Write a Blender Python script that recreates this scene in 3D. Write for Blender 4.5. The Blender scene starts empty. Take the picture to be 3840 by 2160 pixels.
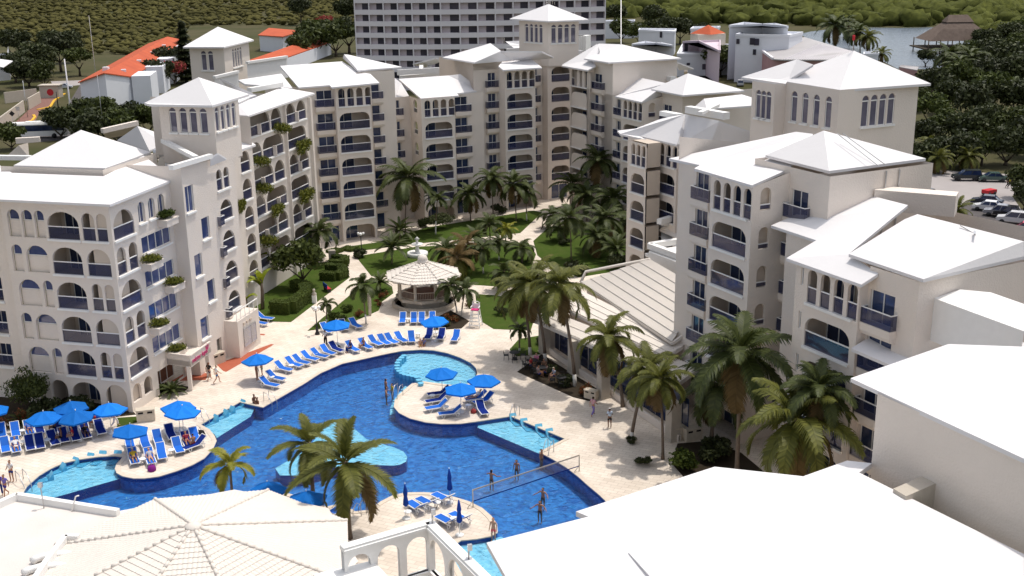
import bpy, bmesh, math, random
from mathutils import Vector, Matrix
from mathutils.geometry import tessellate_polygon
S = bpy.context.scene
COL = S.collection
RND = random.Random(7)
# ---------------------------------------------------------------- camera
FPX, CX, CY, CAMH = 4250.0, 1920.0, 1080.0, 37.0
_n = Vector(((2107 - CX) / FPX, -(15163 - CY) / FPX, -1.0)).normalized()
ZC = -_n
_f = Vector((0, 0, -1))
YC = (_f - _f.dot(ZC) * ZC).normalized()
XC = YC.cross(ZC)
ROT = Matrix((XC, YC, ZC))                     # camera -> world
cam = bpy.data.cameras.new("camera")
camo = bpy.data.objects.new("camera", cam)
COL.objects.link(camo)
cam.sensor_width = 36.0
cam.lens = 36.0 * FPX / 3840.0
cam.clip_start = 0.5
cam.clip_end = 6000
camo.matrix_world = Matrix.Translation((0, 0, CAMH)) @ ROT.to_4x4()
S.camera = camo
# ---------------------------------------------------------------- light
SUN_AZ, SUN_EL = math.radians(52), math.radians(71)     # azimuth from +Y towards +X
w = bpy.data.worlds.new("World"); S.world = w; w.use_nodes = True
nt = w.node_tree; bg = nt.nodes["Background"]
sky = nt.nodes.new("ShaderNodeTexSky"); sky.sky_type = 'NISHITA'; sky.sun_disc = False
sky.sun_elevation = SUN_EL; sky.sun_rotation = SUN_AZ
sky.air_density = 1.0; sky.dust_density = 3.0; sky.ozone_density = 0.6
hs = nt.nodes.new('ShaderNodeHueSaturation'); hs.inputs["Saturation"].default_value = 0.4
nt.links.new(sky.outputs[0], hs.inputs['Color']); nt.links.new(hs.outputs[0], bg.inputs[0]); bg.inputs[1].default_value = 0.15
sl = bpy.data.lights.new("sun", 'SUN'); sl.energy = 2.15; sl.angle = math.radians(0.5); sl.color = (1.0, 0.94, 0.85)
so = bpy.data.objects.new("sun", sl); COL.objects.link(so)
sd = Vector((math.sin(SUN_AZ) * math.cos(SUN_EL), math.cos(SUN_AZ) * math.cos(SUN_EL), math.sin(SUN_EL)))
so.rotation_euler = sd.to_track_quat('Z', 'Y').to_euler(); so.location = sd * 300
S.view_settings.view_transform = 'Standard'; S.view_settings.look = 'None'
S.view_settings.exposure = 0.3; S.view_settings.gamma = 1.0
try:
    S.view_settings.use_curve_mapping = False
    S.cycles.max_bounces = 8; S.cycles.transparent_max_bounces = 16; S.cycles.use_denoising = True
    S.cycles.caustics_reflective = False; S.cycles.caustics_refractive = False
except Exception:
    pass
# ---------------------------------------------------------------- geometry helpers
def ray(px, py):
    return ROT @ Vector(((px - CX) / FPX, -(py - CY) / FPX, -1.0))
def G(px, py, z=0.0):
    "world point at height z seen at photo position (px, py)"
    d = ray(px, py); t = (z - CAMH) / d.z
    return Vector((d.x * t, d.y * t, z))
def over(px, py, P):
    "height above ground of the photo position (px, py), on the vertical through P"
    d = ray(px, py); t = math.hypot(P[0], P[1]) / math.hypot(d.x, d.y)
    return CAMH + d.z * t
def lerp(a, b, t): return a + (b - a) * t

def tag(o, label=None, cat=None, group=None, kind=None):
    if label: o["label"] = label
    if cat: o["category"] = cat
    if group: o["group"] = group
    if kind: o["kind"] = kind
    return o
def empty(name, loc=(0, 0, 0), rz=0.0, label=None, cat=None, group=None, scale=1.0):
    o = bpy.data.objects.new(name, None); COL.objects.link(o)
    o.location = loc; o.rotation_euler = (0, 0, rz); o.scale = (scale,) * 3
    o.empty_display_size = 0.3
    return tag(o, label, cat, group)
def kids(o): return [c for c in bpy.data.objects if c.parent == o]
_kidmap = {}
def dup(root, loc=None, rz=None, scale=None, label=None, group=None, parent=None):
    r = root.copy(); COL.objects.link(r)
    if parent: r.parent = parent
    if loc is not None: r.location = loc
    if rz is not None: r.rotation_euler = (0, 0, rz)
    if scale is not None: r.scale = (scale,) * 3 if not hasattr(scale, '__len__') else scale
    if label: r["label"] = label
    if group: r["group"] = group
    for c in _kidmap.get(root.name, []): dup(c, parent=r)
    return r
class MB:
    "mesh builder: faces with material slots, linked as one object"
    def __init__(s): s.v = []; s.f = []; s.m = []; s.sm = []
    def face(s, pts, m=0, sm=False):
        i = len(s.v); s.v.extend(tuple(p) for p in pts); s.f.append(tuple(range(i, i + len(pts)))); s.m.append(m); s.sm.append(sm)
    def quad(s, a, b, c, d, m=0): s.face((a, b, c, d), m)
    def mesh(s, verts, faces, m=0, sm=False):
        i = len(s.v); s.v.extend(tuple(p) for p in verts)
        for f in faces: s.f.append(tuple(i + k for k in f)); s.m.append(m); s.sm.append(sm)
    def box(s, c, size, m=0, rz=0.0, mat=None):
        hx, hy, hz = size[0] / 2, size[1] / 2, size[2] / 2
        cs, sn = math.cos(rz), math.sin(rz); vs = []
        for z in (-hz, hz):
            for x, y in ((-hx, -hy), (hx, -hy), (hx, hy), (-hx, hy)):
                p = Vector((x * cs - y * sn, x * sn + y * cs, z))
                if mat: p = mat @ Vector((x, y, z))
                vs.append((c[0] + p.x, c[1] + p.y, c[2] + p.z))
        s.mesh(vs, ((0, 3, 2, 1), (4, 5, 6, 7), (0, 1, 5, 4), (1, 2, 6, 5), (2, 3, 7, 6), (3, 0, 4, 7)), m)
    def bar(s, a, b, w, h=None, m=0):
        "rectangular bar from a to b"
        a = Vector(a); b = Vector(b); d = b - a; L = d.length
        if L < 1e-6: return
        h = h or w; d.normalize()
        up = Vector((0, 0, 1)) if abs(d.z) < 0.95 else Vector((0, 1, 0))
        x = d.cross(up).normalized(); y = x.cross(d)
        vs = [p + x * (sx * w / 2) + y * (sy * h / 2) for p in (a, b) for sx, sy in ((-1, -1), (1, -1), (1, 1), (-1, 1))]
        s.mesh(vs, ((0, 3, 2, 1), (4, 5, 6, 7), (0, 1, 5, 4), (1, 2, 6, 5), (2, 3, 7, 6), (3, 0, 4, 7)), m)
    def tube(s, pts, rad, n=6, m=0, sm=True, cap=True):
        pts = [Vector(p) for p in pts]; N = len(pts); rad = rad if hasattr(rad, '__len__') else [rad] * N
        vs = []; fr = None
        for i, p in enumerate(pts):
            d = (pts[min(i + 1, N - 1)] - pts[max(i - 1, 0)]).normalized()
            if fr is None: fr = d.orthogonal().normalized()
            fr = (fr - fr.dot(d) * d).normalized(); e = d.cross(fr)
            for k in range(n):
                a = 2 * math.pi * k / n
                vs.append(p + (fr * math.cos(a) + e * math.sin(a)) * rad[i])
        fs = [(i * n + k, i * n + (k + 1) % n, (i + 1) * n + (k + 1) % n, (i + 1) * n + k) for i in range(N - 1) for k in range(n)]
        if cap: fs.append(tuple(range(n - 1, -1, -1))); fs.append(tuple((N - 1) * n + k for k in range(n)))
        s.mesh(vs, fs, m, sm)
    def lathe(s, c, prof, n=12, m=0, sm=True):
        "prof: (radius, z) from bottom to top"
        vs = [(c[0] + r * math.cos(2 * math.pi * k / n), c[1] + r * math.sin(2 * math.pi * k / n), c[2] + z) for r, z in prof for k in range(n)]
        N = len(prof)
        fs = [(i * n + k, i * n + (k + 1) % n, (i + 1) * n + (k + 1) % n, (i + 1) * n + k) for i in range(N - 1) for k in range(n)]
        if prof[0][0] > 1e-4: fs.append(tuple(range(n - 1, -1, -1)))
        if prof[-1][0] > 1e-4: fs.append(tuple((N - 1) * n + k for k in range(n)))
        s.mesh(vs, fs, m, sm)
    def prism(s, poly, z0, z1, m=0, top=None):
        "vertical prism over a polygon of (x, y); tessellated caps"
        n = len(poly)
        if sum(poly[i][0] * poly[(i + 1) % n][1] - poly[(i + 1) % n][0] * poly[i][1] for i in range(n)) < 0: poly = poly[::-1]
        vs = [(p[0], p[1], z0) for p in poly] + [(p[0], p[1], z1) for p in poly]
        fs = [(i, (i + 1) % n, n + (i + 1) % n, n + i) for i in range(n)]
        s.mesh(vs, fs, m)
        tr = tessellate_polygon([[Vector((p[0], p[1], 0)) for p in poly]])
        tf = []
        for t in tr:
            a, b, c = (poly[k] for k in t)
            if (b[0] - a[0]) * (c[1] - a[1]) - (c[0] - a[0]) * (b[1] - a[1]) < 0: t = (t[0], t[2], t[1])
            tf.append(t)
        s.mesh([(p[0], p[1], z1) for p in poly], tf, m if top is None else top)
        s.mesh([(p[0], p[1], z0) for p in poly], [tuple(reversed(t)) for t in tf], m)
    def build(s, name, mats, parent=None, origin=None, smooth=None):
        me = bpy.data.meshes.new(name)
        off = Vector(origin) if origin is not None else Vector((0, 0, 0))
        if origin is None and parent is not None and parent.get("_world"): off = Vector(parent["_world"])
        if origin is not None or (parent is not None and parent.get("_world")):
            vs = [(p[0] - off.x, p[1] - off.y, p[2] - off.z) for p in s.v]
        else: vs = s.v
        me.from_pydata(vs, [], s.f)
        mats = mats if isinstance(mats, (list, tuple)) else [mats]
        for mt in mats: me.materials.append(mt)
        me.polygons.foreach_set("material_index", s.m)
        me.polygons.foreach_set("use_smooth", [bool(x) for x in s.sm])
        me.update()
        o = bpy.data.objects.new(name, me); COL.objects.link(o)
        if parent is not None:
            o.parent = parent; _kidmap.setdefault(parent.name, []).append(o)
            if parent.get("_world"): o["_world"] = parent["_world"]
        return o
def wroot(name, loc, label, cat, group=None):
    "an Empty whose parts are given in world coordinates"
    o = empty(name, loc, 0, label, cat, group); o["_world"] = tuple(loc); return o
# ---------------------------------------------------------------- materials
def new_mat(name):
    m = bpy.data.materials.new(name); m.use_nodes = True
    return m, m.node_tree, m.node_tree.nodes["Principled BSDF"]
def mat(name, col, rough=0.6, spec=0.3, var=0.0, scale=3.0, bump=0.0, bscale=30.0, metal=0.0, alpha=1.0, col2=None, detail=4.0, obj=False, island=0.0, trans=0.0, tl=0.0):
    "procedural principled material; var mixes towards col2 (or a darker tone) by noise, island by leaf"
    m, t, b = new_mat(name)
    b.inputs["Roughness"].default_value = rough; b.inputs["Specular IOR Level"].default_value = spec
    b.inputs["Metallic"].default_value = metal; b.inputs["Alpha"].default_value = alpha
    c = (*col, 1); c2 = (*(col2 or tuple(x * 0.6 for x in col)), 1)
    tc = t.nodes.new("ShaderNodeTexCoord")
    src = tc.outputs["Object"]
    out = None
    if var > 0:
        nz = t.nodes.new("ShaderNodeTexNoise"); nz.inputs["Scale"].default_value = scale; nz.inputs["Detail"].default_value = detail
        t.links.new(src, nz.inputs["Vector"])
        rp = t.nodes.new("ShaderNodeValToRGB"); rp.color_ramp.elements[0].position = 0.32; rp.color_ramp.elements[1].position = 0.68
        t.links.new(nz.outputs["Fac"], rp.inputs["Fac"])
        ml = t.nodes.new("ShaderNodeMath"); ml.operation = 'MULTIPLY'; ml.inputs[1].default_value = var
        t.links.new(rp.outputs["Color"], ml.inputs[0])
        mx = t.nodes.new("ShaderNodeMix"); mx.data_type = 'RGBA'
        mx.inputs[6].default_value = c; mx.inputs[7].default_value = c2
        t.links.new(ml.outputs[0], mx.inputs[0]); out = mx.outputs[2]
    if island > 0:
        ge = t.nodes.new("ShaderNodeNewGeometry"); mx2 = t.nodes.new("ShaderNodeMix"); mx2.data_type = 'RGBA'
        ml2 = t.nodes.new("ShaderNodeMath"); ml2.operation = 'MULTIPLY'; ml2.inputs[1].default_value = island
        t.links.new(ge.outputs["Random Per Island"], ml2.inputs[0]); t.links.new(ml2.outputs[0], mx2.inputs[0])
        if out: t.links.new(out, mx2.inputs[6])
        else: mx2.inputs[6].default_value = c
        mx2.inputs[7].default_value = c2; out = mx2.outputs[2]
    if obj:
        oi = t.nodes.new("ShaderNodeObjectInfo"); hv = t.nodes.new("ShaderNodeHueSaturation")
        mr = t.nodes.new("ShaderNodeMapRange"); mr.inputs["To Min"].default_value = 0.75; mr.inputs["To Max"].default_value = 1.25
        t.links.new(oi.outputs["Random"], mr.inputs["Value"]); t.links.new(mr.outputs[0], hv.inputs["Value"])
        if out: t.links.new(out, hv.inputs["Color"])
        else: hv.inputs["Color"].default_value = c
        out = hv.outputs[0]
    if out: t.links.new(out, b.inputs["Base Color"])
    else: b.inputs["Base Color"].default_value = c
    if bump > 0:
        n2 = t.nodes.new("ShaderNodeTexNoise"); n2.inputs["Scale"].default_value = bscale; n2.inputs["Detail"].default_value = 3
        t.links.new(src, n2.inputs["Vector"])
        bp = t.nodes.new("ShaderNodeBump"); bp.inputs["Strength"].default_value = bump; bp.inputs["Distance"].default_value = 0.05
        t.links.new(n2.outputs["Fac"], bp.inputs["Height"]); t.links.new(bp.outputs[0], b.inputs["Normal"])
    if tl > 0:      # leaf translucency
        tr = t.nodes.new("ShaderNodeBsdfTranslucent"); ms = t.nodes.new("ShaderNodeMixShader"); ms.inputs[0].default_value = tl
        if out: t.links.new(out, tr.inputs[0])
        else: tr.inputs[0].default_value = c
        t.links.new(b.outputs[0], ms.inputs[1]); t.links.new(tr.outputs[0], ms.inputs[2])
        t.links.new(ms.outputs[0], t.nodes["Material Output"].inputs[0])
    return m
M = {}
M['wall'] = mat("stucco_cream", (0.76, 0.685, 0.615), 0.9, 0.1, 0.30, 0.35, 0.7, 9.0, col2=(0.61, 0.55, 0.50), detail=6)
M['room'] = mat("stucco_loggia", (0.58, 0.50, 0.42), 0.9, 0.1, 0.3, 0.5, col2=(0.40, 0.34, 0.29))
M['white'] = mat("white_paint", (0.82, 0.81, 0.79), 0.6, 0.2, 0.25, 2.0, col2=(0.70, 0.69, 0.67))
M["roof"] = mat("white_roof_coating", (0.72, 0.705, 0.71), 0.75, 0.15, 0.22, 0.6, 0.25, 3.0, col2=(0.67, 0.65, 0.655), detail=8)
M['door'] = mat("dark_door_glass", (0.014, 0.022, 0.06), 0.05, 0.7, 0.6, 0.7, col2=(0.04, 0.07, 0.16), obj=True)
M['pane'] = mat("painted_sky_window_glass", (0.03, 0.05, 0.16), 0.04, 0.9, 0.7, 0.9, col2=(0.11, 0.13, 0.25), obj=True)  # blue of the reflected sky is put into the base colour
M['rail_glass'] = mat("tinted_rail_glass", (0.022, 0.030, 0.085), 0.06, 0.7, 0.6, 0.5, col2=(0.06, 0.06, 0.11), alpha=0.78, obj=True)
M['tower_glass'] = mat("violet_tower_glass", (0.09, 0.085, 0.14), 0.05, 0.9, 0.8, 0.8, col2=(0.20, 0.19, 0.25))
M['dark'] = mat("dark_interior", (0.02, 0.017, 0.018), 0.8, 0.1)
M['wood'] = mat("brown_interior", (0.16, 0.075, 0.05), 0.6, 0.2, 0.4, 2.0)
M['alu'] = mat("grey_metal", (0.55, 0.55, 0.56), 0.35, 0.5, metal=0.7)
M['black'] = mat("black_metal", (0.02, 0.02, 0.022), 0.5, 0.3)
M['blue'] = mat("blue_lounger_mesh", (0.012, 0.13, 0.56), 0.7, 0.2, 0.25, 9.0, col2=(0.010, 0.09, 0.42), obj=True)
M['navy'] = mat("navy_towel_and_shade", (0.012, 0.03, 0.20), 0.9, 0.05, 0.3, 6.0)  # real towel colour, also parasol shade put into lounger cloth
M['plastic'] = mat("white_resin", (0.80, 0.80, 0.79), 0.4, 0.4)
M['canopy'] = mat("blue_parasol_cloth", (0.010, 0.185, 0.66), 0.75, 0.15, 0.2, 3.0, col2=(0.008, 0.14, 0.55), obj=True, tl=0.12)
M['closed'] = mat("dark_blue_parasol_cloth", (0.012, 0.05, 0.30), 0.8, 0.1)
M['terra'] = mat("terracotta_tile", (0.42, 0.12, 0.07), 0.8, 0.1, 0.3, 2.0)
M['stone'] = mat("pale_stone", (0.52, 0.47, 0.40), 0.85, 0.1, 0.4, 2.5, 0.3, 15, col2=(0.40, 0.35, 0.30))
M['gold'] = mat("varnished_wood", (0.35, 0.17, 0.08), 0.4, 0.4)
M['red'] = mat("red_cloth", (0.50, 0.04, 0.05), 0.8, 0.1)
M['pink'] = mat("magenta_lettering", (0.60, 0.03, 0.18), 0.5, 0.3)
# ---------------------------------------------------------------- hotel building kit
HF = 2.95
def arch_loop(s0, s1, z0, z1, sp=None, n=10):
    "round or elliptical arch; sp = height of the curved part"
    r = (s1 - s0) / 2; c = (s0 + s1) / 2; sp = sp or min(r, (z1 - z0) * 0.6)
    pts = [(s0, z0), (s1, z0)]
    for i in range(n + 1):
        t = math.pi * i / n; pts.append((c + r * math.cos(t), z1 - sp + sp * math.sin(t)))
    return pts
def big_loop(s0, s1, z0, z1, r=0.95, n=5):
    pts = [(s0, z0), (s1, z0)]
    for i in range(n + 1):
        t = math.pi / 2 * i / n; pts.append((s1 - r + r * math.cos(t), z1 - r * 0.85 + r * 0.85 * math.sin(t)))
    for i in range(n + 1):
        t = math.pi / 2 * (1 - i / n); pts.append((s0 + r - r * math.cos(t), z1 - r * 0.85 + r * 0.85 * math.sin(t)))
    return pts
def rect_loop(s0, s1, z0, z1): return [(s0, z0), (s1, z0), (s1, z1), (s0, z1)]
class Block:
    def __init__(s, name, O, h, label, cat="building", base=None, wallm=None, group=None):
        s.O = Vector(O); hr = math.radians(h)
        s.u = Vector((math.sin(hr), math.cos(hr))); s.v = Vector((s.u.y, -s.u.x))
        b = s.P(*(base or (0, 0)), 0)
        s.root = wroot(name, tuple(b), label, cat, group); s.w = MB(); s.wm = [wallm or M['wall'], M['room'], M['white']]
    def P(s, a, b, z): q = s.O + s.u * a + s.v * b; return Vector((q.x, q.y, z))
    def panel(s, p0, p1, z0=0.0, z1=10.0, z1b=None, holes=()):
        "outer skin from p0 to p1 (a, b), left to right as seen from outside, with holes and reveals"
        A = s.P(p0[0], p0[1], 0); B = s.P(p1[0], p1[1], 0); L = (B - A).length; d = (B - A) / L
        pn = Panel(s, A, d, L); z1b = z1 if z1b is None else z1b
        loops = [[Vector((0, z0, 0)), Vector((L, z0, 0)), Vector((L, z1b, 0)), Vector((0, z1, 0))]] + [[Vector((x, z, 0)) for x, z in h] for h in holes]
        flat = [p for l in loops for p in l]
        fs = []
        for t in tessellate_polygon(loops):
            a, b, c = (flat[k] for k in t)
            if (b.x - a.x) * (c.y - a.y) - (c.x - a.x) * (b.y - a.y) < 0: t = (t[0], t[2], t[1])
            fs.append(t)
        s.w.mesh([pn.at(p.x, p.y) for p in flat], fs)
        for h in holes:
            for i in range(len(h)):
                p, q = h[i], h[(i + 1) % len(h)]
                s.w.quad(pn.at(*p), pn.at(*q), pn.at(*q, 0.24), pn.at(*p, 0.24))
        return pn
    def finish(s): s.w.build("wall", s.wm, s.root)
    def roof(s, pts, facets, t=0.2, name="roof", m=None):
        W = {k: G(*p) if len(p) == 3 and not isinstance(p, Vector) else p for k, p in pts.items()}
        mk_roof(s.root, W, facets, t, name, m)
def mk_roof(root, W, facets, t=0.2, name="roof", m=None):
    mb = MB(); keys = list(W); ix = {k: i for i, k in enumerate(keys)}; n = len(keys)
    top = []; bot = []; edges = {}
    for f in facets:
        f = f.split() if isinstance(f, str) else f
        P = [W[k] for k in f]
        ar = sum(P[i].x * P[(i + 1) % len(P)].y - P[(i + 1) % len(P)].x * P[i].y for i in range(len(P)))
        if ar < 0: f = f[::-1]; P = P[::-1]
        for i in range(len(f)):
            e = (f[i], f[(i + 1) % len(f)])
            if (e[1], e[0]) in edges: del edges[(e[1], e[0])]
            else: edges[e] = 1
        tris = [tuple(range(3))] if len(f) == 3 else tessellate_polygon([[Vector((p.x, p.y, 0)) for p in P]])
        for tr in tris:
            a, b, c = (P[k] for k in tr)
            if (b.x - a.x) * (c.y - a.y) - (c.x - a.x) * (b.y - a.y) < 0: tr = (tr[0], tr[2], tr[1])
            top.append(tuple(ix[f[k]] for k in tr)); bot.append(tuple(n + ix[f[k]] for k in reversed(tr)))
    side = [(n + ix[a], n + ix[b], ix[b], ix[a]) for a, b in edges]
    mb.mesh([W[k] for k in keys] + [W[k] - Vector((0, 0, t)) for k in keys], top + bot + side)
    return mb.build(name, m or M['roof'], root)
class Panel:
    def __init__(s, B, A, d, L): s.B = B; s.A = A; s.d = d; s.L = L; s.o = Vector((d.y, -d.x, 0))
    def at(s, x, z, dep=0.0): p = s.A + s.d * x - s.o * dep; return Vector((p.x, p.y, z))
    def bar(s, mb, x0, z0, x1, z1, dep, w=0.06, h=None, m=0): mb.bar(s.at(x0, z0, dep), s.at(x1, z1, dep), w, h, m)
    def loggia(s, loops, lev, s0, s1, depth=1.9, rail=True, door=None, sill=True, ceil=2.5, zsill=-0.12):
        B = s.B; w = B.w; e = 0.12; z0 = lev - 0.05; z1 = lev + ceil; a0, a1 = s0 - e, s1 + e; f = 0.26
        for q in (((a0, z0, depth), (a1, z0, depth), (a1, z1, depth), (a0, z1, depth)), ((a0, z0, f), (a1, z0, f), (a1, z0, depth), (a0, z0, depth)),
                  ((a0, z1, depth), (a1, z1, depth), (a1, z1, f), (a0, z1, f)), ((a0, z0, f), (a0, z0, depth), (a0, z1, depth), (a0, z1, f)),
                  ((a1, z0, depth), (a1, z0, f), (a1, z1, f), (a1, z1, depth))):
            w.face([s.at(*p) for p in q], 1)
        d0, d1 = door or (s0 + 0.1, lerp(s0, s1, 0.56))
        dm = MB(); zt = lev + 2.1; dd = depth - 0.03
        dm.face([s.at(d0, z0 + .03, dd), s.at(d1, z0 + .03, dd), s.at(d1, zt, dd), s.at(d0, zt, dd)], 0)
        for x in (d0, (d0 + d1) / 2, d1): s.bar(dm, x, z0 + .03, x, zt, dd - 0.02, 0.055, m=1)
        s.bar(dm, d0, zt, d1, zt, dd - 0.02, 0.055, m=1)
        dm.build("balcony_door", [M['door'], M['white']], B.root)
        if rail: s.rails(loops, lev)
        if sill:
            sm = MB(); z = lev + zsill
            c = [s.at(s0 - .08, z - .05, -.14), s.at(s1 + .08, z - .05, -.14), s.at(s1 + .08, z - .05, .2), s.at(s0 - .08, z - .05, .2)]
            sm.mesh(c + [p + Vector((0, 0, .17)) for p in c], ((0, 1, 5, 4), (1, 2, 6, 5), (2, 3, 7, 6), (3, 0, 4, 7), (4, 5, 6, 7), (3, 2, 1, 0)))
            sm.build("sill", M['white'], B.root)
    def rails(s, loops, lev, zr=1.03):
        B = s.B; rm = MB(); gm = MB()
        for l in loops:
            xs = [p[0] for p in l]; x0, x1 = min(xs), max(xs); zb = max(min(p[1] for p in l), lev - 0.1) + 0.08
            s.bar(rm, x0 - .0, lev + zr, x1, lev + zr, 0.1, 0.07, 0.08)
            gm.face([s.at(x0, zb, .1), s.at(x1, zb, .1), s.at(x1, lev + zr - .05, .1), s.at(x0, lev + zr - .05, .1)])
        r = rm.build("railing", M['white'], B.root); gm.build("glass_panel", M['rail_glass'], r)
    def window(s, loop, n=2, dep=0.16, sill=True, m=None, tr=None, fw=0.06, name="window"):
        "frame with n lights and its pane, set back in the hole"
        B = s.B; xs = [p[0] for p in loop]; zs = [p[1] for p in loop]; x0, x1, z0, z1 = min(xs), max(xs), min(zs), max(zs)
        fm = MB()
        for i in range(n + 1):
            x = lerp(x0, x1, i / n) + (fw / 2 if i == 0 else -fw / 2 if i == n else 0)
            s.bar(fm, x, z0, x, z1 if not tr or 0 < i < n else tr, dep, fw)
        s.bar(fm, x0, z0 + fw / 2, x1, z0 + fw / 2, dep, fw); s.bar(fm, x0, (tr or z1) - fw / 2, x1, (tr or z1) - fw / 2, dep, fw * (1.6 if tr else 1))
        if sill:
            c = [s.at(x0 - .1, z0 - .16, -.16), s.at(x1 + .1, z0 - .16, -.16), s.at(x1 + .1, z0 - .16, .1), s.at(x0 - .1, z0 - .16, .1)]
            fm.mesh(c + [p + Vector((0, 0, .15)) for p in c], ((0, 1, 5, 4), (1, 2, 6, 5), (2, 3, 7, 6), (3, 0, 4, 7), (4, 5, 6, 7), (3, 2, 1, 0)))
        f = fm.build(name, M['white'], B.root)
        pm = MB(); pm.face([s.at(x, z, dep + .04) for x, z in loop]); pm.build("pane", m or M['pane'], f)
    def balcony(s, s0, s1, lev, proj=0.55, low=0.78):
        "small projecting balcony with a glass front"
        B = s.B; bm = MB()
        pr = [(-0.0, -low), (-proj * .75, -low + .06), (-proj, -low + .3), (-proj, 0.0), (0.0, 0.0)]
        for x, sg in ((s0, 0), (s1, 1)):
            q = [s.at(x, lev + z, d) for d, z in pr]; bm.face(q if sg else q[::-1])
        for i in range(len(pr) - 1):
            (da, za), (db, zb) = pr[i], pr[i + 1]
            bm.face([s.at(s0, lev + za, da), s.at(s1, lev + za, da), s.at(s1, lev + zb, db), s.at(s0, lev + zb, db)])
        b = bm.build("balcony", B.wm[0], B.root)
        rm = MB(); gm = MB(); dp = -proj + .05; z = lev + 1.0
        s.bar(rm, s0, z, s1, z, dp, .06); s.bar(rm, s0 + .03, z, s0 + .03, z, dp, .06)
        for x in (s0 + .03, s1 - .03):
            rm.bar(s.at(x, z, dp), s.at(x, z, 0), .06)
            gm.face([s.at(x, lev + .02, dp), s.at(x, lev + .02, 0), s.at(x, z - .04, 0), s.at(x, z - .04, dp)])
        gm.face([s.at(s0, lev + .02, dp), s.at(s1, lev + .02, dp), s.at(s1, z - .04, dp), s.at(s0, z - .04, dp)])
        rm.build("railing", M['white'], b); gm.build("glass_panel", M['rail_glass'], b)
def four(s0, lev, n=4, w=0.86, pitch=1.2, zb=-0.06, zt=2.25): return [arch_loop(s0 + i * pitch, s0 + i * pitch + w, lev + zb, lev + zt) for i in range(n)]
def front_bay(B, p0, p1, s0, nfl, ztop, wop=4.06, ground=True, n4=4, w4=0.86, pt4=1.2, top4=True):
    "bay of stacked loggias: wide openings with rounded corners, arches on the top floor"
    holes = []; spec = []
    for k in range(0 if ground else 1, nfl):
        lev = k * HF
        if k == nfl - 1 and top4: hs = four(s0, lev, n4, w4, pt4)
        else: hs = [big_loop(s0, s0 + wop, lev - 0.1 if k else 0.02, lev + 2.08)]
        holes += hs; spec.append((hs, lev, k))
    pn = B.panel(p0, p1, 0, ztop, None, holes)
    for hs, lev, k in spec: pn.loggia(hs, lev, s0, s0 + wop, rail=k > 0, sill=k > 0)
    return pn
def balc_strip(B, p0, p1, win, balc, floors, ztop, ztopb=None, proj=0.55, n=2):
    "wall strip with a sliding window and a projecting balcony on each floor"
    holes = [rect_loop(win[0], win[1], k * HF + 0.02, k * HF + 2.06) for k in floors]
    pn = B.panel(p0, p1, 0, ztop, ztopb, holes)
    for k, h in zip(floors, holes):
        pn.window(h, n, 0.14, False, M['door'], name="sliding_window")
        if balc and k > 0: pn.balcony(balc[0], balc[1], k * HF, proj)
    return pn
RO, RH = (17.473, 80.636), -27.0
# ---- right wing, tallest block beside the restaurant (seven floors)
A = Block("hotel_block", RO, RH, "seven-storey cream hotel block rising beside the white tiled restaurant roof", base=(2, 5))
A.panel((10.5, 13), (10.5, 1.0), 0, 20.2, 22.2)
balc_strip(A, (10.5, 1.0), (4.55, 1.0), (2.45, 4.04), (2.4, 4.75), range(1, 7), 20.15)
A.panel((4.55, 1.0), (4.55, -.25), 0, 20.15)
front_bay(A, (4.55, -.25), (-.42, -.25), 0.4, 7, 20.15)
hs = [arch_loop(.75, 1.72, k * HF + .62, k * HF + 2.3) for k in range(1, 7)]
pn = A.panel((-.42, -.25), (-.42, 3.1), 0, 20.15, 20.9, hs)
for k in range(1, 7): pn.rails([hs[k - 1]], k * HF)
A.panel((-.42, .9), (-.42, 3.0), 0, 0.1)
balc_strip(A, (-.42, 3.1), (-4.6, 3.1), (.35, 2.1), (0.05, 2.4), range(1, 7), 21.3)
A.panel((-4.6, 3.1), (-4.6, 13), 0, 21.3); A.panel((-4.6, 13), (10.5, 13), 0, 21.3)
A.panel((3.6, 3.1), (-.42, 3.1), 19.5, 21.3); A.panel((3.6, 13), (3.6, 3.1), 19.5, 21.3)
A.finish()
A.roof(dict(a=(2508.5, 594, 20.3), b=(2625, 619, 20.3), c=(2604, 631.4, 20.3), d=(2820, 694.5, 20.3), e=(2961.7, 632, 21.0), f=(3049, 502, 22.5), g=(2985, 494, 22.6)), ["a b c d e f g"])
W = dict(a=G(2870.6, 581.4, 21.5), b=G(3109, 641, 21.5), c=G(3471.8, 593.8, 21.5), ap=G(3089, 489.4, 23.6))
W['d'] = W['a'] + W['c'] - W['b']; mk_roof(A.root, W, ["a b ap", "b c ap", "c d ap", "d a ap"])
mb = MB()
for x0, y0, x1, y1, z in ((3109 + 30, 500, 3294, 622, 22.9), (3160, 500, 3318, 616, 22.9)): mb.bar(G(x0, y0, 23.55), G(x1, y1, 21.6), .05)
mb.bar(A.P(-4.7, 8.3, 12), A.P(-4.7, 8.3, 21.2), .09); mb.bar(A.P(-4.7, 9.6, 12), A.P(-4.7, 9.6, 21.2), .09)
mb.build("conduit", M['alu'], A.root)
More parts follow.
